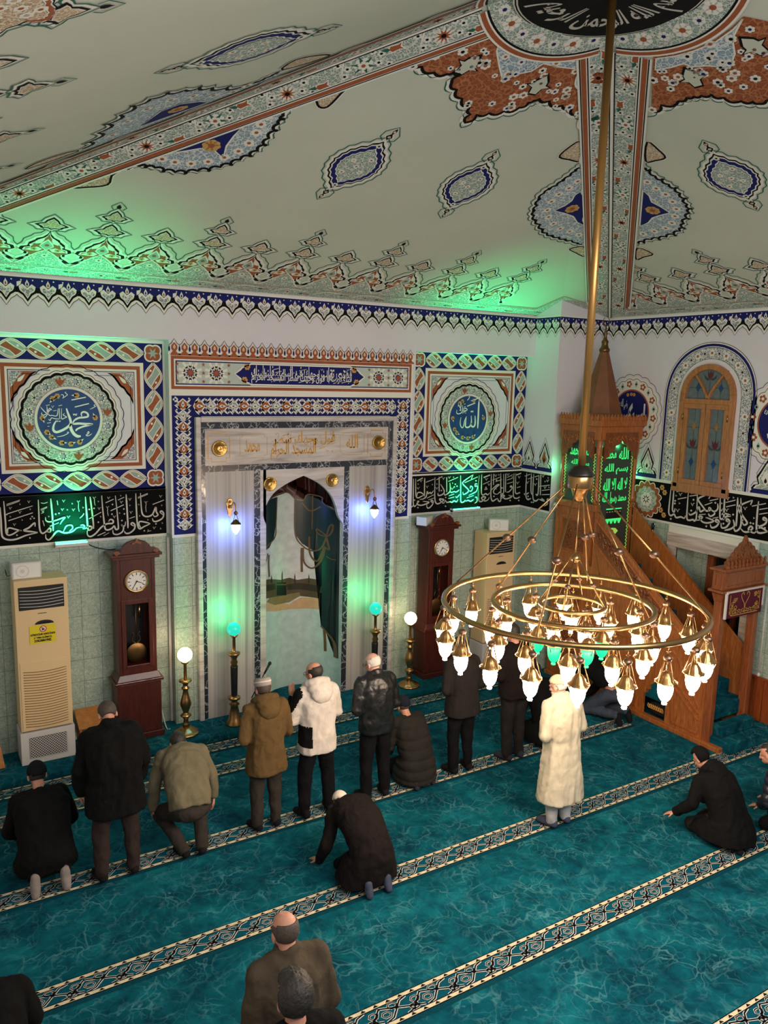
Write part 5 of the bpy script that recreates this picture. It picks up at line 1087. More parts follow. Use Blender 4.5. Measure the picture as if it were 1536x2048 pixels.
for z0, z1, m_ in ((ZP-.02, FM.px(600, 1225)[1]+.02, 'niche_lower'), (FM.px(600, 1225)[1]+.02, 3.66, 'niche_sky')):
    r0 = [(NX-NA*cos(a), yniche(NX-NA*cos(a)), z0) for a in ang]; r1 = [(x, y, z1) for x, y, _ in r0]; g.loft([r0, r1], m_, True, False, False)
g.add([(NX-NA*cos(a), yniche(NX-NA*cos(a)), 3.66) for a in ang], [list(range(n+1))], 'niche_sky'); g.add([(NX-NA*cos(a), yniche(NX-NA*cos(a))+.002, ZP+.012) for a in ang], [list(range(n+1))], 'carpet')
g.build('niche', mih, True)
q8 = lambda pts: [ndist(380+x/3.531, 900+y/3.531) for x, y in pts]
npn = NichePaint()
npn.poly(q8([(470, 420), (520, 380), (560, 350), (620, 310), (690, 298), (745, 345), (800, 355), (830, 312), (930, 330), (938, 370), (1000, 405), (1060, 440), (1060, 130), (470, 130)]), 'drape_maroon', 1)
npn.poly(q8([(498, 770), (498, 395), (560, 352), (612, 332), (605, 520), (592, 620), (560, 690)]), 'drape_green', 2)
npn.poly(q8([(738, 345), (740, 590), (790, 660), (870, 710), (938, 690), (938, 900), (925, 1240), (960, 1280), (1020, 1350), (1030, 1470), (1060, 1480), (1060, 440), (938, 372), (905, 345), (830, 318), (800, 356)]), 'drape_green', 2)
npn.poly(q8([(498, 955), (560, 912), (640, 917), (700, 902), (760, 917), (840, 905), (935, 922), (930, 1052), (780, 1032), (700, 1022), (600, 1042), (498, 1095)]), 'skyline', 1)
npn.poly(q8([(680, 950), (780, 938), (930, 965), (930, 1010), (780, 985), (690, 990)]), 'skyline_dark', 2); npn.poly(q8([(498, 985), (540, 955), (605, 945), (605, 985), (540, 1000), (498, 1040)]), 'skyline_dark', 2)
for x, y in ((650, 850), (740, 868), (840, 872), (575, 880)): npn.poly(q8([(x-5, 940), (x-4, y+25), (x, y), (x+4, y+25), (x+5, 940)]), 'skyline_dark', 3)
npn.poly(q8([(498, 1115), (545, 1082), (700, 1088), (780, 1042), (928, 1050), (925, 1127), (740, 1122), (600, 1142), (498, 1178)]), 'sand', 2)
npn.poly(q8([(538, 1075), (560, 1045), (650, 1030), (772, 1004), (780, 1030), (700, 1076), (600, 1096)]), 'courtyard', 3); npn.poly(q8([(612, 935), (678, 935), (680, 1026), (612, 1026)]), 'kaaba', 4)
npn.line(q8([(612, 950), (678, 950)]), .02, 'cord', 5)
for w, p in ((.03, [(740, 345), (742, 590), (800, 680), (870, 712), (930, 690), (965, 615)]), (.03, [(612, 332), (605, 520), (590, 630), (505, 752)]), (.035, [(800, 690), (805, 790), (865, 835), (930, 775), (955, 680)]), (.035, [(842, 610), (848, 730), (900, 785), (950, 690)]), (.05, [(790, 690), (788, 760), (790, 860)]), (.022, [(867, 322), (865, 440), (862, 560)]), (.03, [(790, 370), (850, 430), (925, 400)]),
    (.05, [(555, 740), (553, 810), (558, 895)]), (.03, [(498, 845), (530, 800), (548, 730)]), (.03, [(925, 1240), (970, 1290), (1020, 1360), (1028, 1465)]), (.04, [(950, 1270), (955, 1340), (957, 1420)]), (.025, [(965, 610), (985, 545), (1010, 525), (1005, 575), (970, 610), (905, 590), (895, 555), (960, 600)]), (.03, [(960, 600), (985, 700), (960, 690)]), (.02, [(965, 750), (1000, 770), (1035, 775)]), (.022, [(560, 352), (620, 312), (690, 300), (745, 347), (800, 357), (830, 314), (930, 332), (938, 372), (1045, 440)])):
    npn.line(q8(p), w*.72, 'cord', 6)
npn.build('painted_scene', mih, True)

# ---------------- wall sconces with bluish bulbs
def sconce(px_, label):
    c = at_y(*px_, NY-.02); t = thing('wall_sconce', label, 'wall lamp', (c.x, NY, c.z), 0, 'brass sconces on the marble')
    g = G(); fr3 = Fr((0, 0, 0), (1, 0, 0), (0, 0, 1))
    q = [(0, .13), (.03, .115), (.035, .08), (.055, .06), (.045, .02), (.05, -.02), (.03, -.05), (.028, -.10), (0, -.15), (-.028, -.10), (-.03, -.05), (-.05, -.02), (-.045, .02), (-.055, .06), (-.035, .08), (-.03, .115)]
    g.prism(q, fr3, 0.0, .018, 'brass'); g.ball((0, -.025, .01), .03, 'brass'); g.ball((0, -.02, .08), .022, 'brass'); g.build('backplate', t, False, .004)
    g = G(); g.tube(spline([(0, -.02, .0), (0, -.08, .03), (0, -.15, .09), (.0, -.22, .07), (0, -.24, -.02)], 5, False), .009, 'brass'); g.ball((0, -.24, -.045), .028, 'copper_ball'); g.build('arm', t)
    g = G()
    for k in range(4): a = 2*PI*k/4+.4; g.tube([(0.01*cos(a), -.24+.01*sin(a), -.06), (.062*cos(a), -.24+.062*sin(a), -.185)], .003, 'brass_dark', 6)
    g.build('chain', t)
    g = G(); g.lathe([(.006, -.13), (.02, -.14), (.045, -.165), (.07, -.19), (.072, -.20), (.05, -.20)], 'brass_dark', (0, -.24, 0)); g.build('cap', t)
    g = G(); g.lathe([(.02, -.20), (.055, -.205), (.06, -.23), (.05, -.275), (.03, -.31), (.012, -.325), (.014, -.335), (.002, -.34)], 'lamp_blue', (0, -.24, 0)); g.build('glass_bulb', t)
sconce((460, 1015), 'brass wall sconce with a bluish white bulb on the marble left of the niche')
sconce((735, 988), 'brass wall sconce with a bluish white bulb on the marble right of the niche')

# ---------------- globe lamps on brass stands
def vase_lamp(x, y, label):
    t = thing('globe_lamp', label, 'lamp', (x, y, ZP), 0, 'warm globe lamps on brass stands')
    g = G(); g.lathe([(.0, 0), (.175, .0), (.175, .018), (.16, .035), (.12, .06), (.07, .085), (.045, .10)], 'brass', n=40, flute=10, fl=.035); g.build('foot', t)
    g = G(); g.lathe([(.035, .09), (.055, .12), (.04, .15), (.03, .20), (.045, .235), (.075, .26), (.075, .275), (.045, .295), (.035, .31), (.05, .35), (.072, .41), (.078, .44), (.062, .50), (.045, .56), (.034, .62), (.038, .64), (.055, .655), (.055, .67), (.032, .685), (.036, .72), (.06, .745), (.088, .76), (.088, .775), (.03, .785)], 'brass', n=28); g.build('stem', t)
    g = G(); g.lathe([(.022, .78), (.02, 1.0), (.05, 1.02), (.055, 1.04)], 'brass'); g.build('neck', t)
    g = G(); g.ball((0, 0, 1.135), .10, 'globe_warm', 24); g.build('glass_globe', t)
vase_lamp(3.13, 10.15, 'lit warm white globe lamp on a brass stand beside the left clock'); vase_lamp(6.80, 10.15, 'lit warm white globe lamp on a brass stand beside the clock right of the niche')
def pillar_lamp(x, y, label):
    t = thing('pillar_lamp', label, 'lamp', (x, y, ZP), 0, 'green globe lamps on pillars')
    g = G(); g.lathe([(0, 0), (.125, 0), (.125, .02), (.085, .08), (.065, .20), (.05, .28), (.075, .30), (.04, .33), (.05, .36), (.085, .38), (.085, .41), (.045, .43)], 'brass', n=32, flute=14, fl=.02); g.build('foot', t)
    g = G(); g.lathe([(.04, .42), (.044, .45), (.052, .85), (.05, .87)], 'black_plastic', n=20); g.build('dark_shaft', t)
    g = G(); g.lathe([(.05, .87), (.04, .89), (.055, .92), (.036, .96), (.05, 1.0), (.085, 1.04), (.088, 1.06), (.03, 1.075), (.024, 1.09), (.022, 1.28), (.05, 1.30), (.058, 1.32)], 'brass', n=24); g.build('neck', t)
    g = G(); g.ball((0, 0, 1.405), .095, 'globe_green', 24); g.build('glass_globe', t)
    lamp('POINT', 'green_globe_light', (x, y+.02, ZP+1.54), 11, (.0, 1.0, .30), .08)
pillar_lamp(3.82, 10.12, 'glowing green globe lamp on a dark pillar beside the microphone'); pillar_lamp(6.10, 10.08, 'glowing green globe lamp behind the man in the black leather jacket')

# ---------------- longcase clocks
def clock(x, y, label):
    t = thing('longcase_clock', label, 'clock', (x, y, ZP), 0, 'longcase clocks beside the mihrab')
    W_ = 'wood_mahogany'
    g = G(); g.box((-.32, -.20, 0), (.32, .17, .09), W_); g.box((-.29, -.175, .09), (.29, .16, .80), W_); g.box((-.32, -.20, .80), (.32, .17, .84), W_)
    g.loft([[(-.30, -.185, .84), (.30, -.185, .84), (.30, .165, .84), (-.30, .165, .84)], [(-.25, -.145, .93), (.25, -.145, .93), (.25, .15, .93), (-.25, .15, .93)]], W_, False); g.build('base', t, False, .008, fix=True)
    g = G(); # waist as an open case with a glazed door
    for x0, x1 in ((-.25, -.20), (.20, .25)): g.box((x0, -.14, .93), (x1, .15, 2.50), W_)
    g.box((-.20, .12, .93), (.20, .15, 2.50), W_); g.box((-.20, -.14, 1.93), (.20, .12, 2.50), W_); g.box((-.20, -.14, .93), (.20, .12, 1.03), W_); g.build('case', t, False, .005)
    g = G(); g.box((-.205, -.155, 1.01), (-.15, -.14, 1.95), W_); g.box((.15, -.155, 1.01), (.205, -.14, 1.95), W_); g.box((-.15, -.155, 1.01), (.15, -.14, 1.05), W_); g.box((-.15, -.155, 1.89), (.15, -.14, 1.95), W_); d = g.build('door', t, False, .004)
    g = G(); g.box((-.14, .105, 1.03), (.14, .115, 1.90), 'black_plastic'); g.build('back_board', t)
    g = G(); g.box((-.30, -.19, 2.50), (.30, .17, 2.54), W_); g.box((-.33, -.22, 2.54), (.33, .17, 2.575), W_)
    fr4 = Fr((0, -.20, 2.575), (1, 0, 0), (0, 0, 1)); q = [(-.30, 0), (-.28, .03), (-.21, .035), (-.19, .07), (-.17, .11), (-.12, .155), (-.05, .18), (0, .19), (.05, .18), (.12, .155), (.17, .11), (.19, .07), (.21, .035), (.28, .03), (.30, 0)]
    g.prism(q, fr4, -.05, 0.0, W_); g.build('bonnet', t, False, .006)
    g = G(); f5 = Fr((0, -.225, 2.575), (1, 0, 0), (0, 0, 1))
    for q in (spline([(-.02, .17), (0, .21), (.02, .17), (.06, .15), (.05, .13), (0, .15), (-.05, .13), (-.06, .15)], 3), spline([(-.26, .0), (-.29, .04), (-.25, .06), (-.21, .03)], 3), spline([(.26, .0), (.29, .04), (.25, .06), (.21, .03)], 3)): g = G(); g.prism(q, f5, -.03, 0.0, 'wood_carved'); g.build('carving', t)
    g = G(); fr5 = Fr((-.0, -.145, 2.20), (1, 0, 0), (0, 0, 1)); cc = lambda r, w: [fr5.p(r*cos(2*PI*k/40), r*sin(2*PI*k/40), w) for k in range(40)]
    g.loft([cc(.155, 0), cc(.155, .02), cc(.135, .03), cc(.13, .018)], 'brass'); bz = g.build('bezel', t)
    g = G(); g.loft([cc(.135, .0), cc(.135, .02)], 'sign_white', False); p2 = Paint(Fr((0, -.167, 2.20), (1, 0, 0), (0, 0, 1)))
    for k in range(12):
        a = 2*PI*k/12; p2.line([(.085*sin(a), .085*cos(a)), (.115*sin(a), .115*cos(a))], .010, 'black_plastic', 0)
    p2.ring((0, 0), .124, .004, 'black_plastic', 0, 40)
    dl = g.build('dial', t); p2.build('hour_marks', t)
    p3 = Paint(Fr((0, -.170, 2.20), (1, 0, 0), (0, 0, 1))); p3.line([(0, 0), (-.045, -.075)], [.014, .005], 'black_plastic', 1); p3.line([(0, 0), (.085, -.035)], [.011, .004], 'black_plastic', 1); p3.disc((0, 0), .012, 'black_plastic', 2, 12); p3.build('hands', t)
    g = G(); f6 = Fr((0, -.06, 1.19), (1, 0, 0), (0, 0, 1)); c6_ = lambda r, w: [f6.p(r*cos(2*PI*k/32), r*sin(2*PI*k/32), w) for k in range(32)]
    g.loft([c6_(.05, -.012), c6_(.132, -.006), c6_(.14, 0), c6_(.132, .006), c6_(.05, .014)], 'brass_dark'); g.tube([(0, -.06, 1.30), (0, -.06, 1.88)], .006, 'brass_dark', 8)
    for s_ in (-1, 1): g.tube(spline([(0, -.06, 1.32), (s_*.05, -.06, 1.36), (s_*.045, -.06, 1.41), (s_*.03, -.06, 1.45), (s_*.05, -.06, 1.48)], 4, False), .007, 'brass_dark', 8)
    g.build('pendulum', t)
    g = G(); g.tube([(.06, -.02, 1.66), (.06, -.02, 1.84)], .016, 'brass'); g.tube([(.06, -.02, 1.84), (.06, -.02, 1.93)], .003, 'brass', 6); g.build('weight', t)
    return t
clock(2.545, 10.44, 'dark red longcase clock standing between the air conditioner with the yellow sticker and the mihrab')
clock(7.46, 10.44, 'dark red longcase clock with a white carton on top, right of the mihrab')
t = thing('carton', 'small white and tan carton lying on top of the right hand longcase clock', 'box', (7.22, 10.44, ZP+2.58)); t.rotation_euler = (0, 0, .5)
g = G(); g.box((-.14, -.09, 0), (.03, .09, .13), 'white_plastic'); g.box((.03, -.09, 0), (.10, .09, .13), 'cream_plastic'); g.build('body', t, False, .004); g = G(); g.box((-.145, -.095, .128), (.10, .095, .137), 'white_plastic'); g.build('lid', t)

# ---------------- air conditioners on lattice stands, speakers on top
def air_con(x, y, sticker, label, label2):
    st = thing('lattice_stand', label2, 'stand', (x, y, ZP), 0, 'lattice stands under the air conditioners')
    g = G(); g.box((-.32, -.17, 0), (.32, .20, .42), 'white_plastic'); g.build('box', st, False, .006)
    g = G(); g.box((-.22, -.181, .08), (.22, -.171, .35), 'vent_dark'); fl_ = Paint(Fr((0, -.182, 0), (1, 0, 0), (0, 0, 1)))
    for i in range(-8, 14):
        for s_ in (1, -1):
            x0 = -.22+i*.034; a = (x0, .08) if s_ > 0 else (x0, .35); b = (x0+.27, .35) if s_ > 0 else (x0+.27, .08)
            u0, u1 = max(a[0], -.22), min(b[0], .22)
            if u1 <= u0: continue
            f = lambda u: a[1]+(u-a[0])/(b[0]-a[0])*(b[1]-a[1]); fl_.line([(u0, f(u0)), (u1, f(u1))], 0.0085, 'white_plastic', 1)
    lt = g.build('lattice', st); fl_.build('lattice_bars', st)
    t = thing('air_conditioner', label, 'air conditioner', (x, y, ZP+.42), 0, 'floor standing air conditioners')
    C_ = 'cream_plastic'
    g = G(); g.box((-.305, -.15, .015), (.305, .20, 1.95), C_); g.box((-.29, -.13, 0), (.29, .18, .015), 'black_plastic'); g.build('cabinet', t, False, .015)
    g = G(); g.box((-.26, -.158, 1.58), (.26, -.149, 1.87), 'vent_dark'); v = g.build('air_outlet', t, False, .01)
    for k in range(6):
        z = 1.62+k*.04; pts = [(-.25+.5*i/10, -.163-.008*sin(PI*i/10), z-.015*sin(PI*i/10)+.01) for i in range(11)]; g = G(); g.tube(pts, .004, 'white_plastic', 6); g.build('louvre', t)
    g = G(); g.box((-.285, -.160, .02), (.285, -.150, .92), C_); g.build('lower_grille', t, False, .006)
    g = G()
    for k in range(22):
        z = .07+k*.034; pts = [(-.25+.5*i/10, -.162-.003*sin(PI*i/10), z-.02*sin(PI*i/10)+.012) for i in range(11)]; g.tube(pts, .0055, 'brass_dark' if False else 'vent_slot', 6)
    g.build('grille_slots', t)
    p = Paint(Fr((0, -.151, 0), (1, 0, 0), (0, 0, 1))); p.poly([(.11*cos(PI*k/12)+.02, 1.385+.05*sin(PI*k/12)) for k in range(13)], 'vent_dark', 1); p.poly([(.08*cos(PI*k/12)+.02, 1.388+.025*sin(PI*k/12)) for k in range(13)], 'lens_glass', 2); p.build('display', t)
    p = Paint(Fr((0, -.151, 0), (1, 0, 0), (0, 0, 1))); p.rect(-.05, 1.52, .05, 1.528, 'vent_dark', 1); p.build('badge', t)
    if sticker:
        p = Paint(Fr((0, -.152, 0), (1, 0, 0), (0, 0, 1))); p.rect(-.155, 1.14, .145, 1.375, 'sticker_yellow', 3); c = (.0, 1.325)
        p.disc(c, .036, 'sign_white', 4); p.poly([(c[0]+a*.02, c[1]+b*.02) for a, b in ((-.7, -.9), (.1, -.9), (.9, .1), (.6, .5), (.2, .2), (-.1, .9), (-.5, .7), (-.3, .1), (-.9, -.2))], 'black_plastic', 5); p.ring(c, .036, .009, 'sticker_red', 6, 24); p.line([(c[0]-.025, c[1]+.025), (c[0]+.025, c[1]-.025)], .008, 'sticker_red', 6)
        for i, tx_ in enumerate(('GÖREVLİLER HARİCİNDE', 'LÜTFEN KLİMAYA', 'DOKUNMAYINIZ.')):
            w = (.142, .105, .10)[i]; write(p, tx_, -w-.005, 1.245-i*.042, w-.005, 1.278-i*.042, 'black_plastic', 5, .05, 0, False)
        p.build('warning_sticker', t, label='yellow warning sticker with a red no-touching sign')
mat('vent_slot', (150, 118, 78), 0.7)
air_con(1.375, 10.37, True, 'tall cream air conditioner with a yellow warning sticker', 'white lattice stand under the air conditioner with the yellow sticker')
air_con(8.68, 10.40, False, 'tall cream air conditioner without a sticker, between clock and minbar', 'white lattice stand under the air conditioner next to the minbar')
def speaker(x, y, rz, label):
    t = thing('loudspeaker', label, 'loudspeaker', (x, y, ZP+.42+1.95), rz, 'white loudspeakers on the air conditioners')
    g = G(); g.box((-.17, -.10, 0), (.17, .10, .21), 'white_plastic'); g.build('cabinet', t, False, .02)
    p = Paint(Fr((0, -.102, 0), (1, 0, 0), (0, 0, 1))); p.rect(-.15, .02, .15, .19, 'sign_white', 0); p.build('grille', t)
    p = Paint(Fr((-.05, -.104, .105), (1, 0, 0), (0, 0, 1))); p.ring((0, 0), .07, .012, 'white_plastic', 1, 32); p.disc((0, 0), .025, 'white_plastic', 2, 20); p.build('cone', t)
    g = G(); g.tube(spline([(-.17, .02, .04), (-.21, .05, .03), (-.22, .10, .10), (-.2, .16, .02)], 5, False), .004, 'black_plastic', 6); g.build('cable', t)
speaker(1.235, 10.40, .0, 'white loudspeaker on top of the air conditioner with the yellow sticker'); speaker(8.72, 10.40, -.55, 'white loudspeaker on top of the air conditioner next to the minbar')

# ---------------- green LED floods under the bands, their cables
def led_bar(px0, px1, label):
    a, b = at_y(*px0, YR-.05), at_y(*px1, YR-.05); z = (a.z+b.z)/2; x0, x1 = a.x, b.x
    t = thing('led_floodlight', label, 'light fitting', ((x0+x1)/2, YR-.06, z), 0, 'green led floodlights on the front wall'); h = (x1-x0)/2
    g = G(); g.box((-h, -.03, -.045), (h, .05, -.005), 'white_plastic'); g.build('housing', t, False, .006)
    g = G(); g.box((-h+.015, -.022, -.005), (h-.015, .035, .004), 'led_green'); g.build('led_strip', t)
    for sx_ in (-h, h-.012): g = G(); g.box((sx_, -.03, -.05), (sx_+.012, .055, .015), 'white_plastic'); g.build('bracket', t)
    lamp('AREA', 'led_flood_light', ((x0+x1)/2, YR-.06, z+.012), 22, (.0, 1.0, .36), 2*h, ((x0+x1)/2, YR-.09, z+1), .05, 1.0)
    return t
led_bar((109, 1089), (176, 1082), 'green glowing LED floodlight beside the left longcase clock'); led_bar((903, 1020), (958, 1014), 'green glowing LED floodlight between the right clock and the speaker')
def cable(pts, label, m='black_plastic', r=.007):
    g = G(); g.tube(spline(pts, 6, False), r, m, 6); tag(g.build('cable'), label, 'cable')
cable([(2.0, YR-.02, 2.79), (2.12, YR-.02, 2.72), (2.28, YR-.05, 2.68), (2.36, YR-.10, 2.69)], 'black cable from the green floodlight to the top of the left clock')
cable([(2.90, YR-.02, .9), (2.90, YR-.05, .5), (2.93, YR-.25, .13), (2.96, 10.34, .125)], 'white flex running from the wall to the left warm globe lamp', 'white_plastic', .008)
g = G(); g.box((3.06, YR-.05, ZP), (3.095, YR-.001, 2.78), 'white_plastic'); tag(g.build('cable_duct'), 'slim vertical cable duct in the corner beside the left clock', 'cable duct')

# ---------------- microphone before the niche
mp, mq = at_y(541, 1324, 9.86), at_y(503, 1396, 9.86)
t = thing('microphone_stand', 'black boom microphone stand in front of the prayer niche', 'microphone stand', (mq.x+.1, 9.86, ZP))
R_l = Vector(t.location)
g = G(); g.lathe([(0, 0), (.11, 0), (.11, .02), (.02, .03)], 'black_plastic'); g.build('foot', t)
piv = (mp+mq)/2-R_l; piv.x = 0.0; piv.z = (mq.z+(mp.z-mq.z)*.30)-ZP; piv.y = 0
bd = (mp-mq).normalized()
g = G(); g.tube([(0, 0, .02), (0, 0, (mq+bd*.14-R_l).z)], .010, 'black_plastic', 8); g.build('pole', t)
g = G(); g.tube([mq-R_l, mp-bd*.16-R_l], .008, 'black_plastic', 8); g.ball(mq+bd*.14-R_l, .02, 'black_plastic', 10); g.build('boom', t)
g = G(); g.tube([mp-bd*.18-R_l, mp-bd*.04-R_l], [.013, .018], 'black_plastic', 10); g.ball(mp-bd*.02-R_l, .026, 'black_plastic', 12); g.build('microphone', t)

# ---------------- two wooden boards by the wall (reading stands)
t = thing('reading_stand', 'low orange wooden reading stand against the wall behind the bowing man in black', 'book stand', (1.96, 10.28, ZP))
g = G(); g.loft([[(-.23, -.16, .36), (.23, -.16, .36), (.23, -.16, .385), (-.23, -.16, .385)], [(-.23, .16, .50), (.23, .16, .50), (.23, .16, .525), (-.23, .16, .525)]], 'wood_board', False); g.build('top', t, False, .004)
for s_ in (-1, 1): g = G(); g.box((s_*.20-.012, -.13, 0), (s_*.20+.012, .13, .39), 'wood_board'); g.build('leg', t)
w0 = floor_px(8, 1538, ZP)
t = thing('reading_stand', 'orange wooden stand cut off by the left edge, next to the lattice stand', 'book stand', (w0.x-.22, w0.y+.05, ZP))
g = G(); g.loft([[(-.24, -.03, 0), (.24, -.03, 0), (.24, .0, 0), (-.24, .0, 0)], [(-.24, .13, .52), (.17, .13, .52), (.17, .16, .52), (-.24, .16, .52)]], 'wood_board', False); g.build('board', t, False, .004)
g = G(); g.box((-.2, .12, 0), (.1, .15, .4), 'wood_board'); g.build('leg', t)

# ================================================================== MINBAR
MXA, MXB, MYF, MYT, MYB = 9.43, 10.36, 6.55, 8.88, 9.76     # near side, far side, gate, tower front, tower back
mb = thing('minbar', 'tall wooden pulpit with a cone spire, green lit lettering and a carved gate', 'pulpit', (9.9, MYF, 0))
FS = Fr((MXA, 0, 0), (0, -1, 0), (0, 0, 1)); FT = Fr((0, MYT, 0), (1, 0, 0), (0, 0, 1))
Wm, Wc, Wg = 'wood_minbar', 'wood_carved', 'wood_gate'
def P(g, name, parent=None, bevel=0.0, **k): return g.build(name, parent or mb, True, bevel, **k)
rail = lambda y: 1.20 + (y-MYF)*(3.02-1.20)/(MYT-MYF)
# stepped arched opening low in the side
oy0, oy1 = rw0 = at_x(1330, 1420, MXA).y, at_x(1285, 1405, MXA).y
arch = [(oy0, .06), (oy0, .40), (oy0+.05, .40), (oy0+.05, .47), (oy0+.10, .47), (oy0+.10, .53), ((oy0+oy1)/2, .62), (oy1-.10, .53), (oy1-.10, .47), (oy1-.05, .47), (oy1-.05, .40), (oy1, .40), (oy1, .06)]
g = G()
def side(poly, x0, x1, m): g.prism([(-y, z) for y, z in poly], Fr((0, 0, 0), (0, -1, 0), (0, 0, 1)), -x1, -x0, m)
side([(MYF, .06), (oy0, .06), (oy0, rail(oy0)-.02), (MYF, rail(MYF)-.02)], MXA, MXA+.05, Wm); side([(oy1, .06), (MYT, .06), (MYT, rail(MYT)-.02), (oy1, rail(oy1)-.02)], MXA, MXA+.05, Wm)
side(arch[1:-1] + [(oy1, rail(oy1)-.02), (oy0, rail(oy0)-.02)], MXA, MXA+.05, Wm); P(g, 'near_side_panel')
g = G(); side([(MYF, .06), (MYT, .06), (MYT, rail(MYT)-.02), (MYF, rail(MYF)-.02)], MXB-.05, MXB, Wm); P(g, 'far_side_panel')
g = G(); g.box((MXA-.06, MYF-.28, 0), (MXA+.05, MYB, .07), Wm); P(g, 'plinth', None, .01)
def rails(x0, x1, name):
    g = G(); side([(MYF, rail(MYF)-.05), (MYT, rail(MYT)-.05), (MYT, rail(MYT)+.02), (MYF, rail(MYF)+.02)], x0, x1, Wm); P(g, name, None, .008)
rails(MXA-.035, MXA+.085, 'near_handrail'); rails(MXB-.085, MXB+.035, 'far_handrail')
# raised mouldings and the carved band on the near side
FSd = Fr((MXA, 0, 0), (0, -1, 0), (0, 0, 1))
def bar(a, b, w, d, m, name='moulding'):
    dx, dy = b[0]-a[0], b[1]-a[1]; l = math.hypot(dx, dy); nx, ny = -dy/l*w/2, dx/l*w/2
    g = G(); g.prism([(-(a[0]-nx), a[1]-ny), (-(b[0]-nx), b[1]-ny), (-(b[0]+nx), b[1]+ny), (-(a[0]+nx), a[1]+ny)][::-1], FSd, 0, d, m); return P(g, name, None, .004)
off = .13
bar((MYF+.12, rail(MYF+.12)-.13), (MYT-.02, rail(MYT-.02)-.13), .035, .02, Wm); bar((MYF+.55, rail(MYF+.55)-.50), (MYT-.02, rail(MYT-.02)-.50), .035, .02, Wm)
bar((MYF+.12, .50), (MYF+.55, rail(MYF+.55)-.50), .03, .02, Wm) ; bar((MYF+.12, .32), (MYF+.75, .32+.63*.80), .03, .02, Wm); bar((MYF+.12, .42), (MYF+.75, .42+.63*.80), .03, .02, Wm)
bar((oy0-.12, .10), (oy0-.12, 1.10), .035, .018, Wm); bar((MYF+.12, .13), (oy0-.12, .13), .03, .018, Wm); bar((oy1+.12, .10), (oy1+.12, 1.5), .035, .018, Wm); bar((oy1+.12, .13), (MYT-.03, .13), .03, .018, Wm); bar((oy1+.12, 1.15), (MYT-.03, 1.15), .03, .018, Wm)
g = G(); g.prism([(-(MYF+.75), rail(MYF+.75)-.46), (-(MYT-.06), rail(MYT-.06)-.46), (-(MYT-.06), rail(MYT-.06)-.17), (-(MYF+.75), rail(MYF+.75)-.17)][::-1], FSd, .001, .008, Wc); P(g, 'carved_ground')
def scrolls(fr, pts, s, name, m=Wc, d=.016):
    g = G()
    for i, (u, v) in enumerate(pts):
        sg = 1 if i % 2 else -1
        sp = [(u+s*(.9-.14*k*.5)*(1-k/16)*cos(k*.75*sg), v+s*(1-k/16)*sin(k*.75)) for k in range(13)]
        g.tube([fr.p(a, b, d) for a, b in sp], [s*.16*(1-.04*k) for k in range(13)], m, 6)
        g.ball(fr.p(u, v, d), s*.2, m, 8); g.tube([fr.p(u+s*.9, v, d), fr.p(u+s*1.3, v+s*.5*sg, d), fr.p(u+s*1.5, v+s*1.0*sg, d)], [s*.2, s*.28, s*.04], m, 6)
    return P(g, name)
n = 11; scrolls(FSd, [(-(MYF+.9+(MYT-MYF-1.05)*i/(n-1)), rail(MYF+.9+(MYT-MYF-1.05)*i/(n-1))-.315) for i in range(n)], .105, 'carved_scrolls')
g = G(); g.box((MXA+.30, oy0, .06), (MXA+.32, oy1, .64), 'vent_dark'); P(g, 'recess_back')
# stairs
g = G()
for i in range(9):
    y0, z1 = MYF+.02+i*.255, .34+.195*(i+1); g.box((MXA+.05, y0, z1-.22), (MXB-.05, MYT, z1), 'carpet')
P(g, 'stair_flight', None, .015)
# tower: solid body, posts, balcony hood
g = G(); g.box((MXA, MYT, 0), (MXB, MYB, 2.08), Wm); g.box((MXA, MYT+.06, 2.08), (MXB, MYB, 2.98), Wm); P(g, 'tower_body')
g = G(); g.box((MXA-.03, MYT+.07, 2.98), (MXB+.03, MYB, 3.09), Wm); g.box((MXA-.03, MYT-.03, 2.98), (MXA+.09, MYT+.07, 3.09), Wm); P(g, 'tower_sill', None, .012)
for z0, z1, nm in ((2.20, 2.85, 1), (1.30, 2.05, 2), (.25, 1.15, 3)):
    g = G(); f_ = FS; u0, u1 = -(MYB-.12), -(MYT+.14)
    for a, b, c, d in ((u0, z0, u1, z0+.05), (u0, z1-.05, u1, z1), (u0, z0+.05, u0+.05, z1-.05), (u1-.05, z0+.05, u1, z1-.05)): g.prism([(a, b), (c, b), (c, d), (a, d)], f_, 0, .018, Wm)
    P(g, 'panel_frame')
    g = G(); g.prism([(u0+.08, z0+.08), (u1-.08, z0+.08), (u1-.08, z1-.08), (u0+.08, z1-.08)], f_, 0, .010, Wc); P(g, 'carved_panel')
    cu = (u0+u1)/2
    scrolls(f_, [(cu+sx*.10, z0+.16+k*.13) for k in range(int((z1-z0-.2)/.13)) for sx in (-1, 1)], .058, 'carved_scrolls', Wc, .02)
for x in (MXA+.045, MXB-.045):
    for y in (MYT+.045, MYB-.045):
        g = G(); g.lathe([(.05, 3.09), (.05, 3.16), (.034, 3.20), (.03, 3.5), (.036, 3.85), (.05, 3.90), (.05, 4.34)], Wm, (x, y, 0), 16); P(g, 'post')
g = G(); g.box((MXA-.02, MYT-.02, 4.12), (MXB+.02, MYB, 4.34), Wm); P(g, 'hood', None, .01)
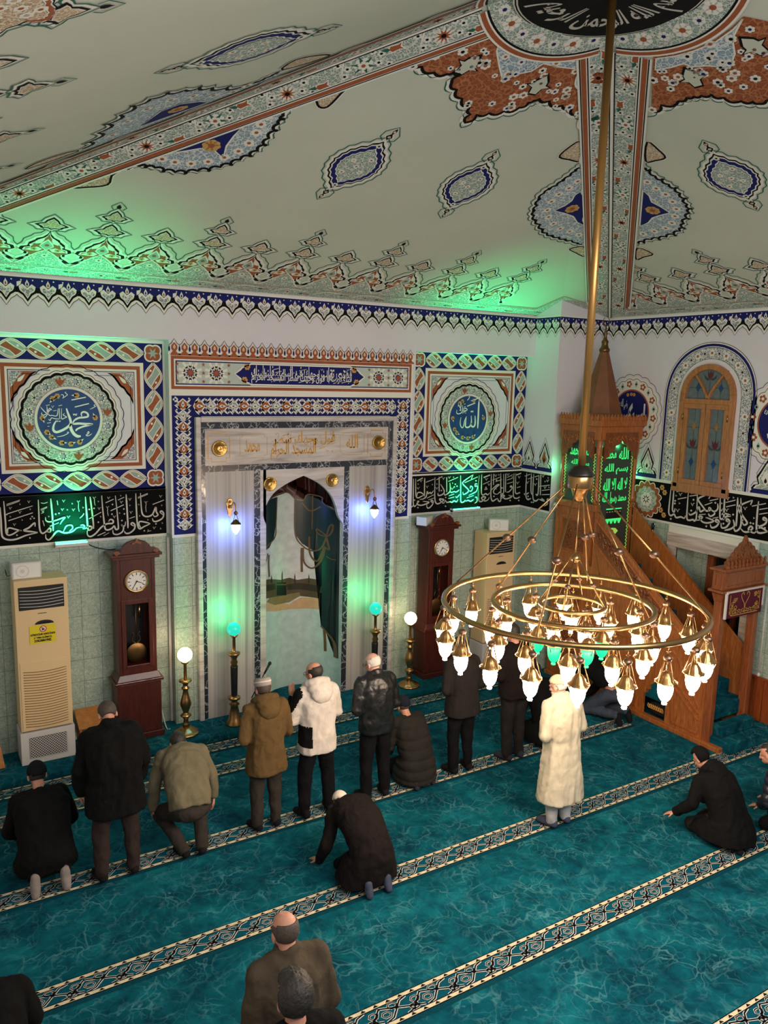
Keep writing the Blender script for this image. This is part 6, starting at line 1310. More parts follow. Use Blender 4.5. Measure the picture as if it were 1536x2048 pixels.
for u0, u1, fr in ((-(MYB-.10), -(MYT+.10), FS), (MXA+.10, MXB-.10, FT)):
    g = G(); cu, hw = (u0+u1)/2, (u1-u0)/2
    q = [(u0, 3.80)] + [(cu-hw*.92, 3.84), (cu-hw*.75, 3.86), (cu-hw*.7, 3.93), (cu-hw*.45, 3.96), (cu-hw*.38, 4.03), (cu-hw*.12, 4.06), (cu, 4.11), (cu+hw*.12, 4.06), (cu+hw*.38, 4.03), (cu+hw*.45, 3.96), (cu+hw*.7, 3.93), (cu+hw*.75, 3.86), (cu+hw*.92, 3.84)] + [(u1, 3.80), (u1, 4.24), (u0, 4.24)]
    g.prism(q, fr, .0, .036, Wc); P(g, 'carved_valance')
    scrolls(fr, [(cu+hw*.27*k, 4.10+.05*abs(k)/3*-1+.06) for k in range(-3, 4)], .05, 'carved_scrolls', Wm, .042)
g = G(); g.box((MXA-.06, MYT-.06, 4.34), (MXB+.06, MYB, 4.43), Wm); P(g, 'cornice', None, .012)
for fr, u0, u1 in ((FS, -MYB, -MYT+.06), (FT, MXA-.06, MXB+.06)):
    n = 15; g = G()
    for i in range(n):
        u = u0+(i+.5)*(u1-u0)/n; w = (u1-u0)/n*.36
        g.prism([(u-w, 4.42), (u+w, 4.42), (u+w*1.2, 4.47), (u+w*.5, 4.50), (u, 4.53), (u-w*.5, 4.50), (u-w*1.2, 4.47)], fr, .03, .05, Wm)
    P(g, 'cresting')
# spire and finial
cx, cy = (MXA+MXB)/2, 9.36; g = G(); rings = []
for r, z in ((.40, 4.42), (.40, 4.50), (.36, 4.54), (.20, 5.10), (.075, 5.52)): rings.append([(cx+r*cos(2*PI*(k+.5)/8), cy+r*sin(2*PI*(k+.5)/8), z) for k in range(8)])
g.loft(rings, 'spire_brown', False); P(g, 'spire')
g = G(); g.lathe([(.07, 5.50), (.085, 5.53), (.085, 5.56), (.06, 5.59), (.05, 5.64), (.058, 5.68), (.03, 5.72), (.022, 5.77), (.035, 5.81), (.012, 5.86), (.010, 5.93)], 'brass_dark', (cx, cy, 0), 16)
g.tube([(cx+.07*cos(a), cy, 6.0+.07*sin(a)) for a in [PI*(-1.30)+k*PI*1.6/14+PI*.0 for k in range(15)]], [.004+.006*sin(PI*k/14) for k in range(15)], 'brass_dark', 6); P(g, 'finial')
# green lettered boards in the two arches
def led_board(fr, u0, u1, z0, z1, name):
    pa = Paint(fr); cu, hw = (u0+u1)/2, (u1-u0)/2
    sh = [(u0, z0), (u1, z0), (u1, z1-.16), (u1-hw*.15, z1-.12), (cu+hw*.5, z1-.02), (cu, z1), (cu-hw*.5, z1-.02), (u0+hw*.15, z1-.12), (u0, z1-.16)]
    o_ = pa.tf; pa.poly(sh, 'led_board', 0)
    h = z1-z0
    def wrt(t, a, b, c, d, bo=.03): write(pa, t, cu+a*hw, z1-b, cu+c*hw, z1-d, 'led_letter', 2, bo, .6)
    return pa, cu, hw, wrt
pa, cu, hw, wrt = led_board(Fr((0, MYT+.05, 0), (1, 0, 0), (0, 0, 1)), MXA+.09, MXB-.09, 2.10, 4.14, 'front')
wrt('الله', .10, .34, .70, .14); wrt('محمد', -.72, .32, -.06, .18); wrt('بسم الله', -.72, .58, .72, .40); wrt('لا اله الا الله', -.74, .84, .74, .64); wrt('محمد رسول الله', -.74, 1.06, .74, .86)
kz = 2.84
pa.poly([(cu-.17, kz), (cu+.19, kz-.0), (cu+.19, kz+.14), (cu-.17, kz+.14)], 'kaaba', 2); pa.rect(cu-.17, kz+.145, cu+.19, kz+.165, 'led_letter', 2); pa.poly([(cu-.17, kz-.03)] + [(cu-.17+.36*i/12, kz-.03-.06*(i % 3 != 0)) for i in range(13)] + [(cu+.19, kz-.03), (cu+.19, kz-.005), (cu-.17, kz-.005)], 'led_letter', 2)
for i in range(6): pa.rect(cu-.16+i*.06, kz+.10, cu-.13+i*.06, kz+.115, 'letter_silver', 3)
for z in (2.62, 2.30): pa.poly([(cu-.14, z), (cu-.08, z+.05), (cu, z+.06), (cu+.08, z+.05), (cu+.14, z), (cu+.08, z-.05), (cu, z-.06), (cu-.08, z-.05)], 'led_ornament', 2); pa.disc((cu, z), .03, 'led_board', 3, 12)
for sx in (-1, 1):
    for i in range(30):
        z = 2.14+i*.058; pa.line([(cu+sx*hw*.97, z), (cu+sx*hw*.88, z+.025), (cu+sx*hw*.97, z+.05)], .014, 'led_ornament', 2)
pa.build('lettered_board', mb, True)
pa, cu, hw, wrt = led_board(Fr((MXA+.04, 0, 0), (0, -1, 0), (0, 0, 1)), -(MYB-.09), -(MYT+.09), 3.09, 4.14, 'side')
wrt('محمد', -.66, .30, .05, .14); wrt('الله', .12, .28, .66, .12); wrt('بسم الله', -.55, .48, .6, .36); wrt('الرحمن الرحيم', -.55, .66, .6, .54)
for sx in (-1, 1):
    for i in range(15):
        z = 3.12+i*.052; pa.line([(cu+sx*hw*.97, z), (cu+sx*hw*.86, z+.025), (cu+sx*hw*.97, z+.05)], .014, 'led_ornament', 2)
pa.build('lettered_board', mb, True)
lamp('POINT', 'tower_green_light', ((MXA+MXB)/2, MYT+.02, 4.02), 1.2, (.1, 1, .35), .012); lamp('POINT', 'tower_green_light', (MXB+.06, MYT+.2, 3.5), 1.6, (.1, 1, .35), .03); lamp('POINT', 'tower_green_light', (MXA-.05, MYB+.06, 3.6), 2.5, (.1, 1, .35), .05)
# gate: two posts, lintel with crest
gx0, gx1, gy0, gy1 = 9.40, 10.30, 6.46, 6.62
for x in (gx0+.02, gx1-.10):
    g = G(); g.box((x, gy0+.02, 0), (x+.10, gy1-.02, 2.14), Wg); P(g, 'gate_post', None, .012)
    g = G(); g.loft([[(x-.0, gy0+.02, 2.10), (x+.10, gy0+.02, 2.10), (x+.10, gy1-.02, 2.10), (x, gy1-.02, 2.10)], [(x-.03, gy0-.0, 2.22), (x+.13, gy0, 2.22), (x+.13, gy1, 2.22), (x-.03, gy1, 2.22)]], Wg, False); P(g, 'bracket')
g = G(); g.box((gx0-.02, gy0, 2.28), (gx1+.02, gy1, 2.54), Wg); P(g, 'lintel_box')
for z in (2.24, 2.54): g = G(); g.box((gx0-.06, gy0-.04, z), (gx1+.06, gy1+.04, z+.035), Wg); P(g, 'cornice', None, .01)
FG = Fr((0, gy0, 0), (1, 0, 0), (0, 0, 1))
g = G()
for a, b, c, d in ((gx0+.03, 2.30, gx1-.03, 2.33), (gx0+.03, 2.48, gx1-.03, 2.51), (gx0+.03, 2.33, gx0+.06, 2.48), (gx1-.06, 2.33, gx1-.03, 2.48), (gx1-.20, 2.33, gx1-.17, 2.48)): g.prism([(a, b), (c, b), (c, d), (a, d)], FG, 0, .014, Wg)
P(g, 'lintel_frame')
FGs = Fr((gx0-.02, 0, 0), (0, -1, 0), (0, 0, 1)); g = G(); u0, u1 = -gy1+.03, -gy0-.03
for a, b, c, d in ((u0, 2.31, u1, 2.33), (u0, 2.49, u1, 2.51), (u0, 2.33, u0+.02, 2.49), (u1-.02, 2.33, u1, 2.49)): g.prism([(a, b), (c, b), (c, d), (a, d)], FGs, 0, .012, Wg)
P(g, 'lintel_frame')
cxg = (gx0+gx1)/2
cr = [(-.40, 0), (-.40, .09), (-.36, .10), (-.35, .14), (-.29, .15), (-.27, .20), (-.22, .21), (-.20, .26), (-.14, .28), (-.11, .32), (-.05, .34), (-.03, .38), (0, .43)]
g = G(); g.prism([(cxg+x, 2.575+y) for x, y in cr] + [(cxg-x, 2.575+y) for x, y in cr[-2::-1]], FG, -.06, -.02, Wc); P(g, 'crest', None, .004)
scrolls(Fr((0, gy0+.02, 0), (1, 0, 0), (0, 0, 1)), [(cxg+x, 2.575+z) for x, z in ((-.30, .07), (-.20, .07), (-.10, .07), (.10, .07), (.20, .07), (.30, .07), (-.20, .15), (-.08, .15), (.08, .15), (.20, .15), (-.08, .24), (.08, .24), (0, .31))], .042, 'carved_scrolls', Wc, .004)
g = G()
for i in range(11):
    u = gx0+(i+.5)*(gx1-gx0)/11; w = .022
    g.prism([(u-w, 2.57), (u+w, 2.57), (u+w*1.3, 2.60), (u+w*.5, 2.62), (u+w*.9, 2.65), (u, 2.68), (u-w*.9, 2.65), (u-w*.5, 2.62), (u-w*1.3, 2.60)], FG, .0, .025, Wg)
P(g, 'cresting')
# banner and its pull cord: hung on the gate, things of their own
bn = thing('banner', 'maroon velvet banner with gold embroidery hanging in the pulpit gate', 'banner', (cxg, gy0-.03, 1.88)); FB = Fr((0, 0, 0), (1, 0, 0), (0, 0, 1))
bw_ = .40
g = G(); g.box((-bw_, -.01, 0), (bw_, .0, .37), 'velvet_maroon'); g.build('cloth', bn)
g = G(); g.box((-bw_-.02, -.02, .36), (bw_+.02, .01, .385), 'white_plastic'); g.box((-bw_-.02, -.02, .0), (-bw_+.005, .01, .36), 'white_plastic'); g.box((bw_-.005, -.02, .1), (bw_+.02, .01, .36), 'white_plastic'); g.ball((-bw_, -.01, .36), .02, 'white_plastic', 10); g.build('rail', bn)
pb = Paint(Fr((0, -.012, 0), (1, 0, 0), (0, 0, 1))); rr = random.Random(5)
for sx in (-1, 1):
    pb.line(spline([(sx*.008, .10), (sx*.012, .17), (sx*.07, .25), (sx*.09, .31), (sx*.05, .34), (sx*.03, .30)], 4, False), .014, 'gold_paint', 1); pb.line([(sx*.33, .06), (sx*.33, .33)], .012, 'gold_paint', 1)
    for i in range(16):
        u, z = sx*(.31-rr.random()*.12), .07+rr.random()*.24
        if abs(u) < .2 and z > .18: continue
        pb.ring((u, z), .018+.01*rr.random(), .009, 'gold_paint', 1, 12); pb.leaf((u, z), (u+.04*cos(i), z+.04*sin(i)), .4, 'gold_paint', 2)
for i in range(13): pb.ring((-.24+i*.04, .075+.012*(i % 2)), .02, .010, 'gold_paint', 1, 12)
pb.line([(-.30, .035), (.30, .035)], .012, 'gold_paint', 1); pb.disc((0, .09), .022, 'gold_paint', 1, 12); pb.build('embroidery', bn)
cord_ = thing('pull_cord', 'white beaded pull cord hanging beside the gate of the pulpit', 'cord', (gx1+.07, gy0-.03, 0))
g = G(); g.tube([(0, 0, 2.2), (.0, 0, .95)], .004, 'white_plastic', 6); g.tube([(.03, 0, 2.2), (.01, 0, .95)], .004, 'white_plastic', 6); g.build('string', cord_); g = G(); g.ball((.005, 0, .92), .022, 'white_plastic', 10, (1, 1, 1.5)); g.build('weight', cord_)
# carpeted steps before the gate
g = G(); g.box((9.46, 6.16, 0), (XR, 6.5, .17), 'carpet'); P(g, 'carpeted_step', None, .02)
g = G(); g.box((9.52, 6.34, .17), (10.24, 6.5, .34), 'carpet'); P(g, 'carpeted_step', None, .02)
# gold cloth stored in the side opening
ym = (oy0+oy1)/2
t = thing('cushion', 'dark cushion with gold embroidery stored in the arched opening of the pulpit', 'cushion', (MXA+.17, ym, .07))
g = G(); rings = []
for z, k in ((0, .7), (.03, 1), (.10, 1.05), (.16, .9), (.19, .5)): rings.append([(.09*k*(abs(cos(a))**.5)*(1 if cos(a) > 0 else -1), (oy1-oy0)*.40*k*(abs(sin(a))**.5)*(1 if sin(a) > 0 else -1), z) for a in [2*PI*i/24 for i in range(24)]])
g.loft(rings, 'cloth_charcoal'); g.build('pad', t); g = G()
for i in range(7): y = (oy1-oy0)*(-.30+.10*i); g.tube(spline([(-.096, y, .10), (-.098, y+.03, .15), (-.09, y+.05, .12), (-.097, y+.02, .09)], 4), .008, 'gold_paint', 6)
g.build('embroidery', t)
# microphone on a gooseneck clipped to the far handrail
m0 = at_x(1303, 1112, MXB-.02); m1 = at_x(1306, 1052, MXB-.05)
t = thing('gooseneck_microphone', 'black gooseneck microphone rising from the far handrail of the pulpit', 'microphone', (m0.x, m0.y, rail(m0.y)))
L0 = Vector(t.location); g = G(); g.tube(spline([(0, 0, .02), (0, -.01, .12), tuple((m0-L0)*.9), tuple(m1-L0)], 5, False), .008, 'chrome', 8); g.build('gooseneck', t)
g = G(); g.tube([m1-L0-Vector((0, 0, .06)), m1-L0, m1-L0+Vector((0, 0, .05))], [.018, .028, .02], 'black_plastic', 10); g.build('microphone', t)
cp = at_x(1107, 1010, PX-.06)
t = thing('security_camera', 'small white security camera on the corner pier below the lettering band', 'camera', (PX, cp.y, cp.z)); g = G(); g.box((-.03, -.03, -.02), (0, .03, .04), 'white_plastic'); g.build('bracket', t)
g = G(); g.tube([(-.02, .0, .01), (-.10, -.08, -.01)], .036, 'white_plastic', 16); g.build('housing', t); g = G(); g.tube([(-.10, -.08, -.01), (-.108, -.088, -.012)], .022, 'black_plastic', 12); g.build('lens', t)

# ================================================================== ARCHED WINDOW, SIDE OPENING, WAINSCOT
win = thing('window_1', None, None, (XR, yc, WZ0)); win['kind'] = 'structure'
WW = 'wood_window'
def wp(name, polys, w0, w1, m, parent=win, bevel=.006):
    g = G()
    for q in polys: g.prism([(-y, z) for y, z in q][::-1], RW, w0, w1, m)
    o = g.build(name, win, True, bevel, fix=True); return o
oa = [warch(i/20) for i in range(21)]; ia = [(yc+(y-yc)*(1-.085/wr), WZS+(z-WZS)*(1-.085/(WZ1-WZS))) for y, z in oa]
wp('frame', [[oa[i], oa[i+1], ia[i+1], ia[i]] for i in range(20)] + [[(WY0, WZ0), (WY0+.085, WZ0), (WY0+.085, WZS), (WY0, WZS)], [(WY1-.085, WZ0), (WY1, WZ0), (WY1, WZS), (WY1-.085, WZS)], [(WY0-.02, WZ0-.07), (WY1+.02, WZ0-.07), (WY1+.02, WZ0+.07), (WY0-.02, WZ0+.07)], [(WY0+.085, WZS-.045), (WY1-.085, WZS-.045), (WY1-.085, WZS+.03), (WY0+.085, WZS+.03)]], -.04, .05, WW)
mu = lambda y0: [(y0, WZS+.02), (y0+.03, WZS+.02)]
mt_ = []
for s_ in (-1, 1):
    pts = [(yc+s_*(.0+.30*t), WZS+.02+.44*t**.75) for t in [k/8 for k in range(9)]]
    for a, b in zip(pts, pts[1:]): mt_.append([(a[0]-.02, a[1]), (a[0]+.02, a[1]), (b[0]+.02, b[1]), (b[0]-.02, b[1])])
wp('tracery', mt_, -.02, .03, WW, bevel=.003)
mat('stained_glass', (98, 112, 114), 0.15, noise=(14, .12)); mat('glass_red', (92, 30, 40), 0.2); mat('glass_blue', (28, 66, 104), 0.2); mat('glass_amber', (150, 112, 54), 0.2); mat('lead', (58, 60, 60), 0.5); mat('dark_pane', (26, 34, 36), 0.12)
g = G()
for i in range(20): g.prism([(-y, z) for y, z in (ia[i], ia[i+1], (yc, WZS))][::-1], RW, -.02, -.012, 'stained_glass')
g.build('arch_glass', win, True)
def tulip_g(p, c, s):
    p.poly([(c[0]+x*s, c[1]+y*s) for x, y in ((-.5, 1), (-.2, .5), (0, 1.05), (.2, .5), (.5, 1), (.42, .1), (.2, -.2), (-.2, -.2), (-.42, .1))], 'glass_red', 2)
    for sx in (-1, 1): p.poly([(c[0]+sx*x*s, c[1]+y*s) for x, y in ((0, -.25), (.5, -.15), (1.1, .35), (.9, -.25), (.45, -.5))], 'lead', 2)
def dia(p, c, s, m): p.poly([(c[0]-s*.6, c[1]), (c[0], c[1]-s), (c[0]+s*.6, c[1]), (c[0], c[1]+s)], m, 2)
p = Paint(Fr((XR-.012+.02, 0, 0), (0, -1, 0), (0, 0, 1))); tulip_g(p, (-yc, WZS+.36), .10); dia(p, (-yc-.20, WZS+.2), .07, 'glass_blue'); dia(p, (-yc+.20, WZS+.2), .07, 'glass_blue')
for sx in (-1, 1): p.line([(-yc+sx*.05, WZS+.2), (-yc+sx*.37, WZS+.2)], .006, 'lead', 1); p.line([(-yc+sx*.2, WZS+.03), (-yc+sx*.2, WZS+.36)], .006, 'lead', 1)
p.line([(-yc, WZS+.1), (-yc, WZS+.5)], .006, 'lead', 1); p.build('arch_leading', win, True)
for y0, y1 in ((WY0+.085, yc), (yc, WY1-.085)):
    a, b, z0, z1, w = y0+.005, y1-.005, WZ0+.07, WZS-.045, .075
    cs = wp('casement', [[(a, z0), (b, z0), (b, z0+w), (a, z0+w)], [(a, z1-w), (b, z1-w), (b, z1), (a, z1)], [(a, z0+w), (a+w, z0+w), (a+w, z1-w), (a, z1-w)], [(b-w, z0+w), (b, z0+w), (b, z1-w), (b-w, z1-w)]], -.01, .045, WW)
    g = G(); g.prism([(-a-w, z0+w), (-a-w, z1-w), (-b+w, z1-w), (-b+w, z0+w)][::1], RW, .0, .008, 'stained_glass'); g.build('pane', cs, True).location = (0, 0, 0)
    p = Paint(Fr((XR-.009, 0, 0), (0, -1, 0), (0, 0, 1))); cm, hh = -(a+b)/2, z1-z0-2*w; zb = z0+w
    p.line([(cm, zb), (cm, zb+hh)], .006, 'lead', 1)
    for f in (.25, .5, .74): p.line([(-b+w, zb+hh*f), (-a-w, zb+hh*f)], .006, 'lead', 1)
    dia(p, (cm, zb+hh*.25), .075, 'glass_blue'); tulip_g(p, (cm, zb+hh*.48), .11); dia(p, (cm, zb+hh*.76), .065, 'glass_amber')
    p.build('leading', cs, True)
    for zz in (z0+.2, z1-.2): g = G(); yy = a if y0 < yc-.1 else b; g.tube([(XR-.055, yy, zz-.05), (XR-.055, yy, zz+.05)], .010, 'brass', 8); g.build('hinge', win, True)
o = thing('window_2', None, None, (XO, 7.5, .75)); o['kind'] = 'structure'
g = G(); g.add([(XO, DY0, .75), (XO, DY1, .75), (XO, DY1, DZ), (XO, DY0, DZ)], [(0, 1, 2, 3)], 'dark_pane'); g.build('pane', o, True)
g = G()
for a, b, c, d in ((DY1-.42, .75, DY1-.30, DZ), (DY0, .75, DY0+.12, DZ), (DY0, DZ-.12, DY1-.30, DZ), (DY0, .75, DY1-.30, .87), (DY0+.12, 1.78, DY1-.42, 1.86), (7.28, .87, 7.36, DZ-.12)): g.box((XO-.06, a, b), (XO-.005, c, d), 'wood_gate')
g.build('frame', o, True)
g = G(); g.add([(XO-.002, DY1-.30, .75), (XO-.002, DY1, .75), (XO-.002, DY1, DZ), (XO-.002, DY1-.30, DZ)], [(0, 1, 2, 3)], 'tile_side'); g.build('tiled_return', o, True)
g = G(); g.box((XR-.05, DY0-.16, DZ), (XR+.02, DY1+.16, DZ+.22), 'travertine'); g.box((XR-.03, DY0-.16, DZ+.22), (XR+.02, DY1+.16, ZB0-.04), 'white_paint'); g.box((XR-.05, DY0-.14, .75), (XR+.02, DY0, DZ), 'travertine'); g.box((XR-.05, DY1, .75), (XR+.02, DY1+.14, DZ), 'travertine')
struct(g, 'trim_9')
g = G(); yw = 6.66; i = 0
while yw > 3.0: g.box((XR-.025-.006*(i % 2), yw-.115, 0), (XR, yw-.003, .80), 'wood_wainscot'); yw -= .118; i += 1
g.box((XR-.04, 3.0, .80), (XR, 6.66, .835), 'wood_wainscot'); struct(g, 'baseboard_right')

# ================================================================== CHANDELIER
CX, CY, CZ = 5.02, 4.92, 3.06
ch = thing('chandelier', 'large brass ring chandelier with three tiers of glowing glass lamps', 'chandelier', (CX, CY, 8.0))
O = Vector((0, 0, -8.0))
g = G(); g.tube([(0, 0, 4.2-8.0), (0, 0, 0)], .033, 'rod_brass', 16); g.build('rod', ch)
g = G(); g.lathe([(.035, 4.305), (.06, 4.30), (.066, 4.295), (.112, 4.235), (.114, 4.228), (.114, 4.215), (.02, 4.214)], 'canopy_dark', O, 28); g.build('canopy_cap', ch)
g = G(); g.lathe([(.02, 4.213), (.106, 4.212), (.108, 4.208), (.108, 4.112), (.105, 4.106), (.082, 4.104), (.076, 4.10), (.06, 4.045), (.05, 4.02), (.028, 3.995), (.005, 3.985)], 'brass', O, 28); cpo = g.build('canopy', ch)
for R, r in ((1.14, .025), (.70, .023), (.28, .019)):
    g = G(); g.torus((0, 0, CZ-8.0), R, r, 'brass', 96, 12); g.build('ring', ch)
def suspension(p0, p1, ballt, r=.0075, br=.042):
    g = G(); g.tube([p0, p1], r, 'brass', 8); a = g.build('suspension_rod', ch)
    c = Vector(p0).lerp(Vector(p1), ballt); g = G(); g.ball(c, br, 'copper_ball', 14, (1, 1, .8)); g.build('ball', a)
for px_ in ((912, 1163), (1073, 1272), (1412, 1236), (1198, 1150)):
    q = floor_px(*px_, CZ+.03); a = math.atan2(q.y-CY, q.x-CX)
    suspension((.10*cos(a), .10*sin(a), 4.15-8), (1.14*cos(a), 1.14*sin(a), CZ+.03-8), .53)
for px_ in ((1000, 1183), (1257, 1227), (1172, 1172)):
    q = floor_px(*px_, CZ+.03); a = math.atan2(q.y-CY, q.x-CX)
    suspension((.09*cos(a), .09*sin(a), 4.12-8), (.70*cos(a), .70*sin(a), CZ+.03-8), .5)
g = G(); g.tube([(0, 0, 3.99-8), (0, 0, 3.52-8)], .006, 'brass', 8); g.build('chain', ch)
g = G(); g.lathe([(.01, 3.53), (.04, 3.50), (.05, 3.47), (.02, 3.45)], 'brass', O, 16); g.build('hub', ch)
for k in range(4):
    a = 2*PI*k/4+.5; suspension((.04*cos(a), .04*sin(a), 3.48-8), (.28*cos(a), .28*sin(a), CZ+.02-8), .55, .009, .026)
def ring_lamp(m):
    g = G(); g.tube([(0, 0, 0), (0, 0, -.05)], .005, 'brass', 6); g.torus((0, 0, -.03), .012, .004, 'brass', 12, 6); g.ball((0, 0, -.085), .036, 'copper_ball', 12, (1, 1, .75)); g.tube([(0, 0, -.10), (0, 0, -.2)], .007, 'brass', 6)
    for k in range(4): a = 2*PI*k/4; g.tube([(.025*cos(a), .025*sin(a), -.09), (.082*cos(a), .082*sin(a), -.275), (.06*cos(a), .06*sin(a), -.33)], .0035, 'brass', 6)
    l = g.build('lamp', ch)
    g = G(); g.lathe([(.015, -.19), (.03, -.20), (.048, -.225), (.060, -.258), (.084, -.270), (.085, -.277), (.060, -.281)], 'brass', (0, 0, 0), 32, 12, .05); g.build('cap', l)
    g = G(); g.lathe([(.045, -.28), (.056, -.282), (.059, -.31), (.058, -.345), (.052, -.378), (.041, -.405), (.027, -.424), (.017, -.431), (.015, -.438), (.021, -.446), (.019, -.456), (.004, -.461)], m, (0, 0, 0), 16); g.build('glass_shade', l)
    return l
protos = {}
def hang(R, a, m):
    if m not in protos: protos[m] = ring_lamp(m); l = protos[m]
    else: l = copy_tree(protos[m], ch)
    l.location = (R*cos(a), R*sin(a), CZ-.03-8.0); l.rotation_euler = (0, 0, a)
    lg = l
for R, n, ph in ((1.14, 20, .22), (.70, 12, .25), (.28, 6, .3)):
    for k in range(n):
        a = 2*PI*k/n+ph; m = 'lamp_warm'
        if R < .3 and math.cos(a-(-2.36)) > -.1: m = 'lamp_green'
        hang(R, a, m)

# ================================================================== PEOPLE
from mathutils import noise as MN
V = Vector
class Blob(G):
    """closed overlapping shapes fused into one continuous skin"""
    def cap(s, a, b, ra, rb, n=14):
        a, b = V(a), V(b); x, y, d = basis(b-a); rings = []
        for k in range(5): t = PI/2*(1-k/4.0); rings.append((a-d*ra*sin(t), max(1e-4, ra*cos(t))))
        for k in range(1, 5): t = PI/2*k/4.0; rings.append((b+d*rb*sin(t), max(1e-4, rb*cos(t))))
        s.loft([[c+(x*cos(2*PI*k/n)+y*sin(2*PI*k/n))*r for k in range(n)] for c, r in rings], 'skin'); return s
    def chain(s, pts, rs):
        for i in range(len(pts)-1): s.cap(pts[i], pts[i+1], rs[i], rs[i+1])
        return s
    def ell(s, c, r, ax=None, n=18):
        ax = ax or (V((1, 0, 0)), V((0, 1, 0)), V((0, 0, 1))); c = V(c); rings = []
        for i in range(1, n//2): t = PI*i/(n//2)-PI/2; rings.append([c+ax[0]*(r[0]*cos(t)*cos(2*PI*k/n))+ax[1]*(r[1]*cos(t)*sin(2*PI*k/n))+ax[2]*(r[2]*sin(t)) for k in range(n)])
        s.loft(rings, 'skin'); return s
    def rings(s, rs, n=28, p=.85):
        out = []
        for c, X, F, rx, ry in rs:
            q = []
            for k in range(n):
                a = 2*PI*k/n; ca, sa = cos(a), sin(a); q.append(V(c)+X*(rx*abs(ca)**p*(1 if ca > 0 else -1))+F*(ry*abs(sa)**p*(1 if sa > 0 else -1)))
            out.append(q)
        s.loft(out, 'skin'); return s
    def fuse(s, name, parent, m, voxel=.012, smooth=4, fold=0.0, fscale=(8, 8, 3.5), quilt=0.0, label=None, seed=0.0):
        me = bpy.data.meshes.new(name); me.from_pydata([V(p) for p in s.v], [], s.f); me.update()
        bm = bmesh.new(); bm.from_mesh(me); bmesh.ops.recalc_face_normals(bm, faces=bm.faces); bm.to_mesh(me); bm.free()
        o = bpy.data.objects.new(name, me); COL.objects.link(o)
        r = o.modifiers.new('r', 'REMESH'); r.mode = 'VOXEL'; r.voxel_size = voxel; r.use_smooth_shade = True
        sm = o.modifiers.new('s', 'SMOOTH'); sm.factor = .5; sm.iterations = smooth
        me2 = bpy.data.meshes.new_from_object(o.evaluated_get(bpy.context.evaluated_depsgraph_get())); bpy.data.objects.remove(o); bpy.data.meshes.remove(me)
        me2.name = name; n = len(me2.vertices)
        if fold or quilt:
            co = np.empty(n*3, np.float32); no = np.empty(n*3, np.float32); me2.vertices.foreach_get('co', co); me2.vertices.foreach_get('normal', no); co = co.reshape(-1, 3); no = no.reshape(-1, 3); d = np.zeros(n, np.float32)
            for i in range(n):
                x, y, z = co[i]
                h = MN.noise((x*fscale[0]+seed, y*fscale[1], z*fscale[2])); h2 = MN.noise((x*17+seed, y*17, z*11+seed))
                h3 = MN.noise((x*13+9+seed, y*13, z*(7+6*h))); d[i] = fold*((1-2*abs(h))*.9 + .45*h2 - .4 + .8*max(0.0, .28-abs(h3)))
                if quilt: d[i] += .016*abs(sin(PI*z/quilt))**.5 - .010
            co += no*d[:, None]; me2.vertices.foreach_set('co', co.ravel())
        me2.materials.clear(); me2.materials.append(MATS[m]); me2.polygons.foreach_set('material_index', [0]*len(me2.polygons)); me2.polygons.foreach_set('use_smooth', [True]*len(me2.polygons)); me2.update()
        o = bpy.data.objects.new(name, me2); COL.objects.link(o); o.parent = parent
        if label: o['label'] = label
        return o
def shell(name, parent, c, ax, r, keep, m, label=None, n=40, thick=.012):
    """hair or cap: the part of an ellipsoid round the skull that keep() selects, with thickness"""
    bm = bmesh.new(); bmesh.ops.create_uvsphere(bm, u_segments=n, v_segments=n//2, radius=1.0)
    bmesh.ops.delete(bm, geom=[v for v in bm.verts if not keep(v.co)], context='VERTS')
    for v in bm.verts:
        d = v.co.copy(); k = 1+(.07 if thick > .018 else .02)*MN.noise(d*6); v.co = V(c)+ax[0]*d.x*r[0]*k+ax[1]*d.y*r[1]*k+ax[2]*d.z*r[2]*k
    bmesh.ops.solidify(bm, geom=bm.faces[:], thickness=thick)
    bmesh.ops.recalc_face_normals(bm, faces=bm.faces)
    me = bpy.data.meshes.new(name); bm.to_mesh(me); bm.free(); me.materials.append(MATS[m])
    me.polygons.foreach_set('use_smooth', [True]*len(me.polygons)); o = bpy.data.objects.new(name, me); COL.objects.link(o); o.parent = parent
    if label: o['label'] = label
    return o
def hand(b, wrist, d, palm, curl=.5, side=1):
    """palm, four unequal bent fingers and a thumb; d = direction of the fingers, palm = palm normal"""
    d = V(d).normalized(); nrm = V(palm); nrm = (nrm-d*nrm.dot(d)).normalized(); x = d.cross(nrm)*side; w = V(wrist)
    b.rings([(w, x, nrm, .027, .019), (w+d*.03, x, nrm, .036, .017), (w+d*.07, x, nrm, .042, .016), (w+d*.095, x, nrm, .040, .013)], 14, 1)
    for i, (o, l) in enumerate(((-.030, .068), (-.010, .078), (.011, .073), (.030, .058))):
        p = w+d*.088+x*o; q = p; dd = d; pts = [p]
        for k, f in enumerate((.45, .32, .23)):
            a = curl*(.5+.45*k); dd = (d*cos(a)+nrm*sin(a)).normalized(); q = q+dd*l*f; pts.append(q)
        b.chain(pts, [.0100, .0092, .0085, .0072])
    t0 = w+d*.028+x*-.030; t1 = t0+(d*.5-x*.75+nrm*.35).normalized()*.038; t2 = t1+(d*.85-x*.3+nrm*.4).normalized()*.030; b.chain([t0, t1, t2], [.014, .0115, .009])
